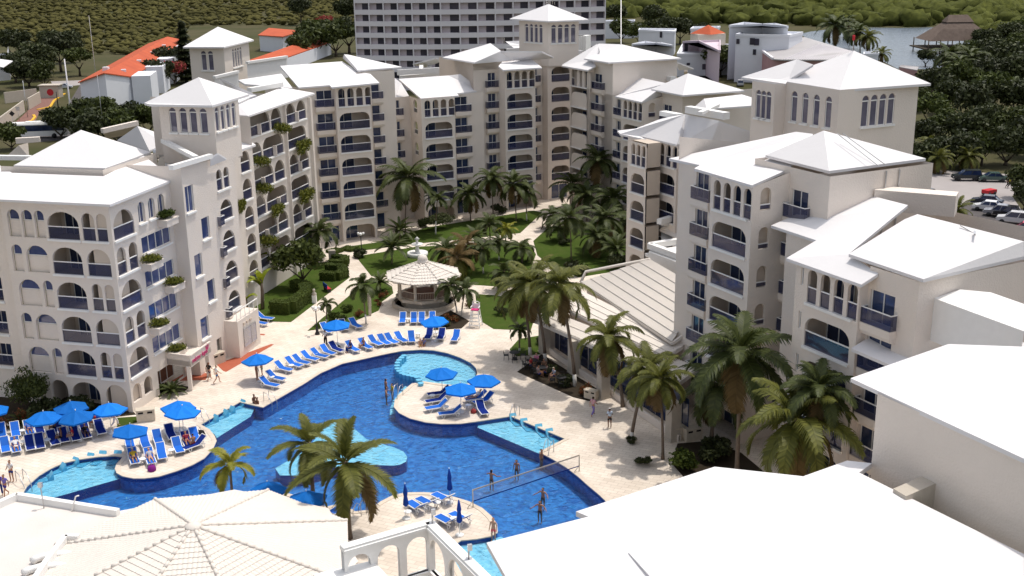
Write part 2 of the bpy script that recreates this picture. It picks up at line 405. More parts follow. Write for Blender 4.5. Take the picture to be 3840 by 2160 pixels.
# ---- right wing, six-floor block nearer the camera
B = Block("hotel_block", RO, RH, "six-storey cream hotel block with white hip roof behind the big right palms", base=(-10, 3))
B.panel((-2.6, 12), (-2.6, 1.2), 0, 17.2)
hs = [rect_loop(1.75, 2.0, k * HF + 1.0, k * HF + 2.2) for k in range(1, 6)]
pn = B.panel((-2.6, 1.2), (-7.2, 1.2), 0, 17.2, None, [])
B.panel((-7.2, 1.2), (-9.2, -3.55), 0, 17.2)
hs = [rect_loop(.55, .8, k * HF + 1.0, k * HF + 2.2) for k in range(1, 6)]
pn = B.panel((-9.2, -3.55), (-10.05, -3.6), 0, 17.2, None, hs)
for h in hs: pn.window(h, 1, .1, False, M['door'])
front_bay(B, (-10.05, -3.6), (-15.0, -3.6), 0.36, 6, 17.2)
B.panel((-15.0, -3.6), (-15.0, -2.9), 0, 17.2)
balc_strip(B, (-15.0, -2.9), (-18.9, -2.9), (.2, 2.2), (.02, 2.5), range(1, 6), 18.2)
B.panel((-18.9, -2.9), (-18.9, 14), 0, 18.2); B.panel((-18.9, 14), (-2.6, 12), 0, 18.2)
B.panel((-7.5, 3.0), (-15, -1.6), 16.8, 18.2)
B.finish()
B.roof(dict(a=(2892, 845, 17.3), b=(3061, 901, 17.3), c=(2949, 968, 17.3), d=(3230, 1067, 17.3), e=(3294, 1026, 17.9), f0=(3183, 952, 18.25), h=(3405, 769, 19.7), i=(3190, 714, 19.2), n=(3345, 818, 19.2)), ["a b c d e f0 n h i"])
B.roof(dict(f=(3183, 952, 18.45), g=(3463, 1047, 18.45), ap=(3580, 838, 20.4), k=(3440, 803, 20.0), n=(3392, 822, 19.6), r1=(3840, 961, 18.45), r2=(3840, 905, 19.3)), ["f g ap k n", "g r1 r2 ap"], name="hip_roof")
mb = MB()
mb.bar(G(3600, 845, 20.35), G(3800, 962, 18.55), .05); mb.bar(G(3655, 880, 20.0), G(3655, 868, 20.05), .12); mb.build("conduit", M['alu'], B.root)
mb = MB()        # air handling box behind the roof
mb.box(B.P(-6.5, 9.5, 19.2), (5.5, 1.6, 1.5), 0, math.radians(-27)); mb.build("vent_housing", M['wall'], B.root)
# ---- low roofs stepping down towards the camera on the right edge
N1 = Block("hotel_block", RO, RH, "five-storey hotel block with a flat white roof in half shade at the right", base=(-22, 4))
N1.panel((-17.9, -2.9), (-17.9, 0), 0, 13.0); N1.panel((-18.95, -3.0), (-26, -3.0), 0, 13.0); N1.panel((-26, -3.0), (-26, 12), 0, 13.0)
N1.finish()
N1.roof(dict(a=(3193, 1306, 13.2), b=(3400, 1395, 13.2), c=(3840, 1560, 13.2), d=(3840, 1285, 14.4), e=(3440, 1145, 14.9), f=(3386, 1179, 14.5)), ["a b c d e f"])
mb = MB(); q = [G(3502, 1118, 17.0), G(3840, 1242, 17.0), G(3840, 1140, 17.6), G(3715, 1096, 17.6), G(3600, 1085, 17.3)]
mb.mesh(q + [p - Vector((0, 0, 2.6)) for p in q], ((0, 1, 2, 3, 4), (5, 6, 1, 0), (6, 7, 2, 1), (5, 0, 4, 9)))
mb.build("upper_terrace", M['white'], N1.root)
N2 = Block("hotel_block", RO, RH, "tall cream wall under a huge white roof slab at the right edge", base=(-32, -10))
N2.panel((-28.2, 4), (-28.2, -15.1), 0, 17.0); N2.panel((-28.2, -15.1), (-48, -15.1), 0, 17.0)
N2.finish()
N2.roof(dict(a=(3190, 1418, 17.1), b=(3840, 1720, 17.1), c=(3990, 1790, 17.1), d=(3990, 1310, 18.6), e=(3840, 1300, 18.6), f=(3557, 1290, 18.2)), ["a b c d e f"])
# ---- nearest roof, bottom right
N3 = Block("hotel_lobby_roof", RO, RH, "broad white hip roof filling the bottom right corner nearest the camera", base=(-38, -28))
zE, zT = 12.6, 13.9
P3 = dict(t2=(1825, 2035, zE), n0=(2207, 1937, zE), tip=(2160, 1918, zE), up=(2680, 1750, 12.9), va=(3012, 1786, 13.2), u2=(3177, 1727, 13.3), wl=(3270, 1737, 13.5),
          s0=(3222, 1772, 13.8), ap=(3350, 1880, zT), hp=(2566, 2020, 13.0), bl=(1895, 2160, 12.1), bl2=(1990, 2300, 11.9), bm=(3375, 2165, 13.2), bm2=(3385, 2330, 12.8), s1=(3840, 2078, 13.7), s2=(3840, 2100, 13.7), br=(3840, 2330, 13.0))
N3.roof(P3, ["t2 n0 tip up va u2 wl s0 ap hp", "t2 hp ap bm bl", "bl bm bm2 bl2", "ap s2 br bm2 bm", "s0 s1 s2 ap"], .25)
mb = MB()
c = [N3.P(-26, -17, 0), N3.P(-30, -30, 0), N3.P(-44, -34, 0), N3.P(-50, -20, 0)]
mb.prism([(G(*p).x, G(*p).y) for p in ((2220, 1990, 11.5), (2700, 1790, 11.5), (3200, 1800, 11.5), (3700, 2150, 11.5), (2000, 2250, 11.5))], 0, 11.0); mb.build("wall", M['wall'], N3.root)
mb = MB()       # raised rib along the left hip and the parapet running to the tall wall
mb.bar(G(2362, 2072, 12.72), G(2560, 2290, 12.5), .14, .06)
mb.build("roof_seam", M['roof'], N3.root)
mb = MB(); q = [G(3350, 1832, 14.0), G(3398, 1861, 14.0), G(3618, 1765, 14.2), G(3560, 1742, 14.2)]
mb.mesh(q + [p - Vector((0, 0, 4)) for p in q], ((0, 1, 2, 3), (5, 6, 2, 1), (4, 5, 1, 0), (6, 7, 3, 2))); mb.build("parapet", M['stone'], N3.root)
mb = MB(); q = [G(3640, 1943, 13.2), G(3757, 1882, 13.9), G(3990, 1868, 13.9), G(3990, 2120, 13.2)]
mb.mesh(q + [p - Vector((0, 0, .25)) for p in q], ((0, 3, 2, 1), (4, 7, 3, 0), (4, 0, 1, 5), (4, 5, 6, 7))); mb.build("side_roof", M['roof'], N3.root)
mb = MB(); q = [G(3755, 2015, 13.0), G(3840, 2065, 13.0), G(3990, 2150, 13.0)]
for a_, b_ in ((0, 1), (1, 2)): mb.quad(q[a_] - Vector((0, 0, 6)), q[b_] - Vector((0, 0, 6)), q[b_], q[a_])
mb.build("side_wall", M['wall'], N3.root)
# ---- right wing, blocks further back
Cb = Block("hotel_block", RO, RH, "six-storey hotel block behind the tiled restaurant roof with two stepped bays", base=(34, 20))
Cb.panel((38.4, 26), (38.4, 14.2), 0, 17.2)
hs = [arch_loop(.5, 1.25, k * HF - .06, k * HF + 2.2) for k in range(1, 6)]
pn = Cb.panel((38.4, 14.2), (36.75, 14.2), 0, 17.2, None, hs)
for k in range(1, 6): pn.loggia([hs[k - 1]], k * HF, .4, 1.3)
Cb.panel((36.75, 14.2), (36.75, 13.1), 0, 17.2)
front_bay(Cb, (36.75, 13.1), (33.2, 13.1), .72, 6, 17.2, 2.55, n4=3, w4=.75, pt4=.95)
Cb.panel((33.2, 13.1), (37, 15.55), 0, 17.2)
front_bay(Cb, (37.0, 15.55), (31.2, 15.55), 1.4, 6, 17.2)
hs = [rect_loop(.5, 1.3, k * HF + .1, k * HF + 2.2) for k in range(1, 6)]
pn = Cb.panel((31.2, 15.55), (31.2, 17.4), 0, 17.2, None, hs)
for k in range(1, 6): pn.rails([hs[k - 1]], k * HF)
balc_strip(Cb, (31.2, 17.4), (24.0, 17.4), (.3, 2.2), None, range(1, 6), 17.2)
Cb.panel((24.0, 17.4), (24.0, 28), 0, 17.2)
Cb.finish()
Cb.roof(dict(fl=(2315, 490, 17.3), a=(2326, 502, 17.3), b=(2423, 523, 17.3), c=(2397, 510, 17.3), d=(2538, 542, 17.3), n=(2559, 535, 17.35), e=(2655, 558, 17.3), m=(2712, 548, 17.6), g=(2900, 520, 18.6), r2=(2697, 453, 20.2), r1=(2570, 428, 20.0), l=(2486, 442, 18.8), q=(2384, 482, 17.8)), ["fl a b c d n e m g r2 r1 l q"])
mb = MB(); mb.bar(G(2485, 424, 19.3), G(2550, 436, 19.3), .9, .5); mb.bar(G(2580, 410, 20.6), G(2725, 435, 20.6), .8, .7); mb.bar(G(2625, 425, 20.9), G(2690, 395, 20.9), .5, .3); mb.build("parapet", M['white'], Cb.root)
D = Block("hotel_block", RO, RH, "six-storey hotel block with an arched corner bay, right of the courtyard's inner corner", base=(62, 35))
D.panel((73, 42), (73, 32.0), 0, 17.2)
balc_strip(D, (73, 31.6), (66.0, 31.6), (4.85, 6.1), (4.7, 6.95), range(1, 6), 17.2)
D.panel((66.0, 31.6), (66.0, 30.9), 0, 17.2)
front_bay(D, (66.0, 30.9), (60.7, 30.9), .6, 6, 17.2, 4.4, pt4=1.2)
hs = [arch_loop(.9, 2.0, k * HF + .4, k * HF + 2.3) for k in range(1, 6)]
pn = D.panel((60.7, 30.9), (60.7, 34), 0, 17.2, 17.8, hs)
for k in range(1, 6): pn.rails([hs[k - 1]], k * HF)
balc_strip(D, (60.7, 34), (56.3, 34), (.2, 2.1), (.05, 2.3), range(1, 6), 18.5)
D.panel((56.3, 34), (56.3, 46), 0, 18.5)
D.panel((63, 34.5), (60.7, 34), 17, 18.5)
D.finish()
D.roof(dict(a=(2252, 340, 17.3), b=(2327, 353, 17.3), c=(2307, 361, 17.3), d=(2406, 383, 17.3), e=(2493, 349, 18.1), h=(2442, 334, 18.6), g=(2500, 312, 19.4), r=(2405, 292, 19.3), q=(2284, 332, 17.6)), ["a b c d e h g r q"])
W = dict(a=G(2442, 334, 18.65), b=G(2560, 357, 18.65), c=G(2792, 339, 18.65), ap=G(2580, 275, 20.9)); W['d'] = W['a'] + W['c'] - W['b']
mk_roof(D.root, W, ["a b ap", "b c ap", "c d ap", "d a ap"])
mk_roof(D.root, dict(a=G(2605, 400, 17.2), b=G(2650, 408, 17.2), c=G(2820, 396, 17.2), d=G(2820, 366, 18.0), e=G(2782, 354, 18.2), f=G(2640, 370, 18.2)), ["a b c d e f"], name="rear_roof")
mb = MB(); mb.bar(G(2395, 277, 18.9), G(2525, 296, 18.9), 1.0, .6); mb.build("parapet", M['white'], D.root)
E_ = Block("hotel_block", RO, RH, "seven-storey hotel block with a wide plain sunlit side wall, right of the inner corner", base=(73, 35))
E_.panel((79.5, 40), (79.5, 30.7), 0, 20.3)
front_bay(E_, (79.5, 30.7), (74.2, 30.7), .5, 7, 20.3, 4.3, w4=.85, pt4=1.44)
E_.panel((74.2, 30.7), (74.2, 31.6), 0, 20.3, 20.6)
balc_strip(E_, (74.2, 31.6), (69.3, 31.6), (.1, 2.1), (-.0, 2.9), range(1, 7), 21.6)
E_.panel((69.3, 31.6), (69.3, 42.2), 0, 21.6); E_.panel((74.2, 33), (74.2, 31.6), 19, 21.6)
E_.panel((69.3, 42.2), (79.5, 42.2), 0, 21.6)
E_.finish()
E_.roof(dict(a=(2112, 240, 20.6), b=(2106, 246, 20.4), c=(2204, 263, 20.4), d=(2235, 247, 20.9), e=(2221, 226, 21.4), f=(2250, 190, 22.8), g=(2240, 164, 23.4)), ["a b c d e f g"])
W = dict(a=G(2190, 219, 21.7), b=G(2281, 234, 21.7), c=G(2555, 218, 21.7), ap=G(2330, 166, 23.6), g=G(2245, 163.5, 23.5)); W['d'] = W['a'] + W['c'] - W['b']
mk_roof(E_.root, W, ["a b ap", "b c ap", "c d ap", "d a g ap"])
mk_roof(E_.root, dict(a=G(2523, 228, 20.0), b=G(2548, 259, 19.2), c=G(2601, 255, 19.2), d=G(2540, 232, 20.4)), ["a b c d"], name="porch_roof")
mb = MB()
mb.bar(G(2532, 290, 17), G(2532, 262, 19.0), .5); mb.bar(G(2572, 290, 17), G(2572, 262, 19.0), .5); mb.build("porch_column", M['wall'], E_.root)
mb = MB(); mb.bar(G(2329, 166, 23.6), G(2329, -60, 31.5), .09); mb.build("antenna_mast", M['alu'], E_.root)
# ---- centre
Mb = Block("hotel_block", RO, RH, "tall central hotel block with arcaded top floor, behind the courtyard lawn", base=(85, 23))
balc_strip(Mb, (83, 17.0), (83, 20.7), (2.25, 4.4 - .9), (1.8, 3.75), range(1, 7), 21.2, proj=.6)
Mb.panel((83, 20.7), (80.5, 20.7), 0, 20.3)
front_bay(Mb, (80.5, 20.7), (80.5, 25.6), .34, 7, 20.3)
Mb.panel((80.5, 25.6), (85.4, 25.6), 0, 20.3, 21)
balc_strip(Mb, (85.4, 25.6), (85.4, 29.4), (2.0, 3.0), (1.9, 3.3), range(1, 7), 21.2, n=1)
Mb.panel((85.4, 29.4), (83.9, 29.5), 0, 21.4)
hs = [big_loop(.65, 3.75, k * HF - .05, k * HF + 2.1) for k in range(1, 7)] + [rect_loop(.6, 3.5, 0.02, 2.2)]
pn = Mb.panel((83.9, 29.5), (83.9, 35.5), 0, 21.5, None, hs)
for k in range(1, 7):
    pn.loggia([hs[k - 1]], k * HF, .65, 3.75, 2.6, sill=False)
pn.window(hs[-1], 2, .3, False, M['door'], name="entrance_door")
Mb.panel((83, 17.0), (95, 17.0), 0, 21.2); Mb.panel((95, 17.0), (83, 17.0), 0, 21.2); Mb.panel((83, 17.0), (83, 25), 20.2, 21.3)
Mb.finish()
Mb.roof(dict(f=(1780, 234, 21.5), r1=(1918, 222, 21.5), c0=(1885, 226, 21.4), d0=(1992, 222, 21.3), mr=(2076, 213, 21.5), mt=(2033, 192, 22.6), rr=(1879, 191, 22.8), ap=(1839, 162, 23.6), l=(1660, 215, 21.5)), ["f r1 d0 mr mt rr", "f rr ap", "f ap l"])
Mb.roof(dict(l0=(1869, 248, 20.9), a=(1887, 262, 20.45), b=(2033, 253, 20.45), t=(1992, 221, 21.35), t2=(1886, 228, 21.25)), ["l0 a b t t2"], name="bay_roof")
mk_roof(Mb.root, dict(a=G(1548, 239, 19.4), b=G(1595, 249, 19.0), c=G(1665, 222, 20.5), d=G(1632, 216, 20.8)), ["a b c d"], name="porch_roof")
mb = MB(); mb.bar(G(1490, 272, 19.0), G(1665, 262, 19.0), .35, .8); mb.bar(G(1500, 291, 18.2), G(1725, 273, 18.2), .5, .6)
mb.bar(G(1580, 272, 18.5), G(1580, 250, 19.2), .6); mb.bar(G(1610, 270, 18.5), G(1610, 245, 19.2), .6); mb.build("parapet", M['white'], Mb.root)
Nb = Block("hotel_block", RO, RH, "six-storey hotel block with a low white shed roof between the two taller central blocks", base=(85, 11))
balc_strip(Nb, (83.5, 3.6), (83.5, 7.4), (1.72, 2.25), (1.5, 2.6), range(1, 6), 17.2, n=1)
hs = [arch_loop(1.2, 2.5, k * HF + .4, k * HF + 2.2) for k in range(1, 6)]
pn = Nb.panel((83.5, 7.4), (79.5, 7.4), 0, 17.2, None, hs)
for k in range(1, 6): pn.rails([hs[k - 1]], k * HF)
front_bay(Nb, (79.5, 7.4), (79.5, 12.4), .5, 6, 17.2)
Nb.panel((79.5, 12.4), (82, 12.4), 0, 17.2)
balc_strip(Nb, (82, 12.4), (82, 18), (1.15, 3.05), (1.0, 3.5), range(0, 6), 17.2)
Nb.finish()
Nb.roof(dict(a=(1578, 369, 17.3), b=(1721, 358, 17.3), c=(1713, 350, 17.4), d=(1804, 339, 17.3), e=(1790, 322, 17.9), f=(1726, 278, 19.6), g=(1680, 283, 19.5), h=(1495, 296, 19.5)), ["a b c d e f g h"])
Nb.roof(dict(a=(1482, 368, 17.0), b=(1534, 360, 17.0), c=(1505, 312, 18.6), d=(1480, 292, 19.0)), ["a b c d"], name="side_roof")
Lb = Block("hotel_block", RO, RH, "seven-storey hotel block with stacked wide balconies, left of the central blocks", base=(82, -3))
balc_strip(Lb, (76, -10.6), (76, -6.2), (2.25, 4.35), (1.95, 4.38), range(0, 7), 20.3, proj=.6)
Lb.panel((76, -6.2), (74.8, -6.2), 0, 20.3)
front_bay(Lb, (74.8, -6.2), (74.8, -1.5), .36, 7, 20.3)
Lb.panel((74.8, -1.5), (80, -1.5), 0, 20.3, 21)
balc_strip(Lb, (80, -1.5), (80, 3.9), (2.0, 3.15), (1.9, 3.5), range(0, 7), 21.3, n=1)
Lb.panel((80, 3.9), (92, 3.9), 0, 21.3)
Lb.panel((92, -10.6), (76, -10.6), 0, 20.3)
Lb.finish()
Lb.roof(dict(a=(1120, 328, 20.4), b=(1236, 319, 20.4), c=(1244, 327, 20.4), d=(1423, 310, 20.4), e=(1389, 277, 21.1), f=(1342, 268, 21.3), g=(1335, 262, 21.4), h=(1283, 230, 22.0), i=(1050, 247, 22.0)), ["a b c d e f g h i"])
W = dict(a=G(1286, 215, 22.3), b=G(1342, 263.5, 21.6), c=G(1508, 251, 21.6), ap=G(1306, 205, 22.9), a2=G(1290, 204, 23.0)); mk_roof(Lb.root, W, ["a b ap a2", "b c ap"])
# ---- left wing with hanging vines
LO, LH = (-31.83, 87.86), 14.5
LW = Block("hotel_block", LO, LH, "seven-storey left wing of arched balconies overgrown with hanging vines", base=(38, -8))
holes = []; spec = []
for k in range(1, 7):
    lev = k * HF; wide = k % 2 == 0
    for a0 in (32.9, 42.1):
        first = (a0 < 40) == (k % 2 == 0)
        if first: hs = [big_loop(a0 + .1, a0 + 5.2, lev - .05, lev + 2.3, 1.2), ] + ([arch_loop(a0 + 5.55, a0 + 8.1, lev - .05, lev + 2.3)] if a0 < 40 else [])
        else: hs = [arch_loop(a0 + .1, a0 + 2.75, lev - .05, lev + 2.25)] + ([big_loop(a0 + 3.1, a0 + 8.2, lev - .05, lev + 2.3, 1.2)] if a0 < 40 else [arch_loop(a0 + 3.0, a0 + 5.65, lev - .05, lev + 2.25)])
        hs = [[(x - 31.2, z) for x, z in h] for h in hs]
        holes += hs; spec.append((hs, lev, a0 - 31.2 + .1, a0 - 31.2 + (8.2 if a0 < 40 else 5.6)))
pn = LW.panel((31.2, -4.5), (49.6, -4.5), 0, 20.25, None, holes)
for hs, lev, s0, s1 in spec: pn.loggia(hs, lev, s0, s1, 2.2)
mb = MB()
for a_ in (32.75, 41.7, 48.5): mb.bar(LW.P(a_, -4.42, 0), LW.P(a_, -4.42, 20.0), .45, .3)
for k in range(1, 7):
    for a_ in ((35.3, 45.0) if k % 2 == 0 else (38.7,)): mb.bar(LW.P(a_, -4.4, k * HF), LW.P(a_, -4.4, k * HF + 1.15), .4, .3)
mb.build("pilaster", M['wall'], LW.root)
hs = [arch_loop(10.4, 12.4, k * HF - .05, k * HF + 2.2) for k in range(1, 6)]
pn = LW.panel((18, -3.3), (31.2, -3.3), 0, 17.0, None, hs)
for k in range(1, 6): pn.loggia([hs[k - 1]], k * HF, 10.4, 12.4)
LW.panel((31.2, -3.3), (31.2, -4.5), 0, 20.25); LW.panel((31.2, -12), (31.2, -4.5), 16.5, 20.25)
LW.panel((49.6, -4.5), (49.6, -12), 0, 20.25)
LW.finish()
LW.roof(dict(a=(898, 431.5, 20.3), b=(930, 434, 20.3), c=(1180, 349, 20.3), d=(1058, 327, 21.4), e=(894, 389, 21.2)), ["a b c d e"])
LW.roof(dict(a=(905, 560, 17.2), b=(959, 542, 17.2), c=(930, 525, 17.6), d=(905, 527, 17.6)), ["a b c d"], name="low_roof")
mb = MB(); mb.bar(G(935, 338, 21.8), G(1055, 316, 21.8), .6, .5); mb.build("parapet", M['white'], LW.root)
mk_roof(LW.root, dict(a=G(893, 300, 21.4), b=G(1055, 276, 21.6), c=G(1097, 330, 20.6), d=G(918, 315, 21.0)), ["a b c d"], name="terrace_roof")
# ---- stair tower with the entrance canopy
ST = Block("stair_tower", LO, LH, "tall plain stair tower with a pyramid-roofed belvedere and staggered windows, left of the pool", base=(14, -3))
sx = 9.1
def TS(s): return s + 6.19
wins = [(-5.88, -4.5, 15.0, 17.35, 2), (-3.63, -2.25, 12.0, 14.0, 1), (-5.4, -4.1, 9.0, 11.05, 1), (-3.64, -2.27, 6.1, 8.15, 1), (-5.4, -4.0, 3.1, 5.1, 1)]
wl = [rect_loop(TS(a_), TS(b_), z0, z1) for a_, b_, z0, z1, n_ in wins]
al = [arch_loop(TS(-.1), TS(2.25), 2.95 * k + 1.05, 2.95 * k + 2.98) for k in (1, 2, 3, 4)]
tl = [arch_loop(TS(-.25), TS(.75), 15.75, 17.75), arch_loop(TS(1.1), TS(2.1), 15.75, 17.75)]
dl = [rect_loop(TS(-2.9), TS(-2.0), .02, 2.3)]
pn = ST.panel((sx, 1.24), (18.6, 1.24), 0, 19.3, 18.4, wl + al + tl + dl)
for l_, w_ in zip(wl, wins): pn.window(l_, w_[4], .14)
for i, l_ in enumerate(al): pn.loggia([l_], 2.95 * (i + 1) + 1.1, TS(-.1), TS(2.25), 1.6, door=(TS(.2), TS(2.0)))
pn.loggia(tl, 15.8, TS(-.25), TS(2.1), 1.6, door=(TS(.0), TS(1.9)))
pn.window(dl[0], 1, .5, False, M['wood'], name="door")
for k in range(1, 5): pn.balcony(TS(-.75), TS(-.05), 2.95 * k + .75, .4, .12)
ST.panel((sx, 0), (sx, 1.24), 0, 19.4); ST.panel((18.6, 1.24), (18.6, -3.3), 0, 18.4)
ST.panel((sx, -8), (sx, 0), 16.8, 19.2)
ta = 15.52
hr = [arch_loop(x, x + .72, 21.15, 23.35) for x in (.3, 1.35, 2.4, 3.45)]
pr_ = ST.panel((ta, 1.25), (20.35, 1.25), 18.2, 23.6, None, hr)
hf = [arch_loop(x, x + .72, 21.05, 23.3) for x in (.95, 2.0, 3.0, 4.05)]
pf = ST.panel((ta, -4.2), (ta, 1.25), 18.2, 23.6, None, hf)
for pn_, hs_ in ((pr_, hr), (pf, hf)):
    for l_ in hs_: pn_.window(l_, 1, .12, True, M['tower_glass'], tr=22.95)
ST.panel((20.35, 1.25), (20.35, -8), 18, 23.6); ST.panel((18, -4.9), (ta, -4.2), 15, 23.6)
ST.finish()
W = dict(f=G(796, 395.3, 23.7), r=G(935, 353, 23.7), l=G(541, 385.5, 23.7), l2=G(562, 391, 23.7), ap=G(745, 289.5, 25.85)); W['b'] = W['l'] + W['r'] - W['f']
mk_roof(ST.root, W, ["l l2 f ap", "f r ap", "r b ap", "b l ap"])
mk_roof(ST.root, dict(a=G(826, 293.5, 24.2), b=G(962, 357, 22.9), c=G(935, 366, 22.7), d=G(895, 385, 22.6), e=G(860, 330, 23.2)), ["a b c d e"], name="rear_roof")
mb = MB()       # sloping parapets of the roof terrace beside the belvedere
q = [G(612, 527, 20.2), G(735, 592, 19.4)]
for i in range(1): mb.bar(q[0], q[1], .5, .35)
for a_, b_ in (((641, 629, 19.4), (790, 585, 19.3)), ((612, 527, 20.2), (700, 505, 20.5))): mb.bar(G(*a_), G(*b_), .45, .4)
q = [G(612, 532, 20.0), G(735, 597, 19.2), G(735, 640, 17.5), G(620, 640, 17.5)]; mb.face(q)
mb.build("parapet", M['white'], ST.root)
mk_roof(ST.root, dict(a=G(788, 587, 19.3), b=G(818, 574, 19.4), c=G(849, 593, 18.6), d=G(788, 618, 18.5)), ["a b c d"], .15, "stair_roof")
mk_roof(ST.root, dict(a=G(575, 650, 17.6), b=G(785, 600, 18.2), c=G(740, 560, 18.5), d=G(600, 590, 18.0)), ["a b c d"], .15, "terrace_floor", M['stone'])
# projecting notice-board wall and terrace
mb = MB()
c0 = ST.P(13.4, 1.24, 0)
for (a0, a1, bb, zt) in ((14.1, 18.4, 2.6, 3.6),):
    q = [ST.P(a0, 1.2, 0), ST.P(a0, bb, 0), ST.P(a1, bb, 0), ST.P(a1, 1.2, 0)]
    mb.prism([(p.x, p.y) for p in q], 0, zt)
mb.build("ground_floor_bay", M['wall'], ST.root)
mb = MB(); 
mb.bar(ST.P(14.1, 2.55, 4.6), ST.P(18.4, 2.55, 4.6), .08); mb.bar(ST.P(14.1, 2.55, 4.6), ST.P(14.1, 1.3, 4.6), .08)
for i in range(6): mb.bar(ST.P(14.1 + i * .86, 2.55, 3.6), ST.P(14.1 + i * .86, 2.55, 4.6), .05)
mb.build("railing", M['white'], ST.root)
mb = MB(); Bd = Block.__new__(Block); Bd.root = ST.root
pb = Panel(ST, ST.P(14.1, 2.6, 0), (ST.P(18.4, 2.6, 0) - ST.P(14.1, 2.6, 0)) / 4.3, 4.3)
for x0, x1 in ((1.0, 2.45), (2.5, 3.45)):
    mb.face([pb.at(x0, .75, -.05), pb.at(x1, .75, -.05), pb.at(x1, 2.55, -.05), pb.at(x0, 2.55, -.05)], 0)
    for xa, za, xb, zb in ((x0, .75, x1, .75), (x0, 2.55, x1, 2.55), (x0, .75, x0, 2.55), (x1, .75, x1, 2.55)): pb.bar(mb, xa, za, xb, zb, -.06, .05, m=1)
    for i in range(7):
        z = 2.35 - i * .2; pb.bar(mb, x0 + .12, z, lerp(x0, x1, .55 + .3 * ((i * 7) % 3) / 2), z, -.055, .035, m=2)
for i in range(3): mb.box(pb.at(1.2 + i * .65, 3.05, -.03), (.3, .12, .25), 2, math.radians(75.5))
mb.build("notice_board", [mat("notice_board_grey", (.42, .40, .44), .4, .4), M['alu'], M['room']], ST.root)
# canopy over the entrance with its sign
CN = [ST.P(9.0, .0, 0), ST.P(9.0 + .1, 5.2, 0)]
mb = MB()
q0, q1, q2, q3 = G(545 + 75, 1326, 3.2), G(712, 1338, 3.2), G(788, 1283, 3.2), G(742, 1280, 3.2)
q0 = G(621, 1326, 3.2)
bk = ST.P(9.1, 1.3, 3.2)
mb.prism([(p.x, p.y) for p in (q0, q1, q2, bk, ST.P(9.0, -.0, 0), ST.P(6.2, 0.02, 0))], 2.25, 2.75)
for a_, b_ in ((q0, q1), (q1, q2), (q0, ST.P(6.2, .05, 3.2))):
    mb.quad(Vector((a_.x, a_.y, 2.2)), Vector((b_.x, b_.y, 2.2)), Vector((b_.x, b_.y, 3.3)), Vector((a_.x, a_.y, 3.3)))
    mb.bar((a_.x, a_.y, 3.27), (b_.x, b_.y, 3.27), .16, .1)
mb.bar((q1.x - .25, q1.y + .15, 0), (q1.x - .25, q1.y + .15, 2.3), .32); mb.bar((q2.x - .3, q2.y - .3, 0), (q2.x - .3, q2.y - .3, 2.3), .32)
mb.build("entrance_canopy", M['wall'], ST.root)
def text_mesh(name, body, size, m, parent, origin, xdir, up=(0, 0, 1), depth=.015, shear=0.0):
    cu = bpy.data.curves.new(name, 'FONT'); cu.body = body; cu.size = size; cu.extrude = depth; cu.align_x = 'CENTER'; cu.align_y = 'CENTER'; cu.shear = shear; cu.resolution_u = 2
    tmp = bpy.data.objects.new(name + "_tmp", cu); COL.objects.link(tmp)
    dg = bpy.context.evaluated_depsgraph_get(); me = bpy.data.meshes.new_from_object(tmp.evaluated_get(dg)); bpy.data.objects.remove(tmp); bpy.data.curves.remove(cu)
    x = Vector(xdir).normalized(); y = Vector(up).normalized(); z = x.cross(y)
    me.transform(Matrix((x, y, z)).transposed().to_4x4())
    off = Vector(parent["_world"]) if parent.get("_world") else Vector((0, 0, 0))
    me.materials.clear(); me.materials.append(m)
    o = bpy.data.objects.new(name, me); COL.objects.link(o); o.parent = parent; o.location = Vector(origin) - off
    _kidmap.setdefault(parent.name, []).append(o); return o
dx = (q2 - q1).normalized(); nx = Vector((dx.y, -dx.x, 0)); mid = q1.lerp(q2, .45)
text_mesh("sign_lettering", "míster lupis", .62, M['pink'], ST.root, Vector((mid.x, mid.y, 2.68)) + nx * .03, dx, shear=.15)
mb = MB(); c = Vector((lerp(q1.x, q2.x, .82), lerp(q1.y, q2.y, .82), 3.05)) + nx * .03
for i in range(7):
    a_ = i * 2 * math.pi / 7; pc = c + dx * (.2 * math.cos(a_)) + Vector((0, 0, .2 * math.sin(a_)))
    mb.face([pc + dx * (.13 * math.cos(t * math.pi / 4)) + Vector((0, 0, .13 * math.sin(t * math.pi / 4))) for t in range(8)])
mb.build("sign_emblem", M['pink'], ST.root)
# ---- left block
LB = Block("hotel_block", LO, LH, "six-storey corner block with arched balconies and two stacked pyramid roofs at far left", base=(6, -6))
holes = []; spec = []; niche = []
def dd(a_, b_): return (10.03 - a_, 10.03 - b_)
for k in range(0, 6):
    lev = k * HF
    if k == 5:
        nl = [dd(9.55, 8.4), dd(8.2, 7.2), dd(7.0, 6.1)]; ol = [[dd(5.85, 2.97)], [dd(2.65, 1.5), dd(1.32, .39)]]
    elif k in (4, 2): nl = [dd(9.6, 8.6), dd(8.25, 6.2)]; ol = [[dd(5.8, 3.05)], [dd(2.57, .45)]]
    elif k in (3, 1): nl = [dd(9.4, 7.35), dd(7.05, 6.15)]; ol = [[dd(5.8, 3.05)], [dd(2.5, 1.55), dd(1.3, .45)]]
    else: nl = []; ol = [[dd(7.6, 6.0)], [dd(5.6, 2.95)], [dd(2.35, .4)]]
    for x0, x1 in nl:
        h = arch_loop(x0, x1, lev + .0, lev + 2.3, min((x1 - x0) / 2, .95)); holes.append(h); niche.append((h, lev))
    for grp in ol:
        hs = [arch_loop(x0, x1, lev - .1 if k else .05, lev + 2.28 if k else 2.4, min((x1 - x0) / 2, 1.05)) for x0, x1 in grp]
        holes += hs; spec.append((hs, lev, grp[0][0], grp[-1][1], k))
pn = LB.panel((0, -10.03), (0, 0), 0, 17.8, None, holes)
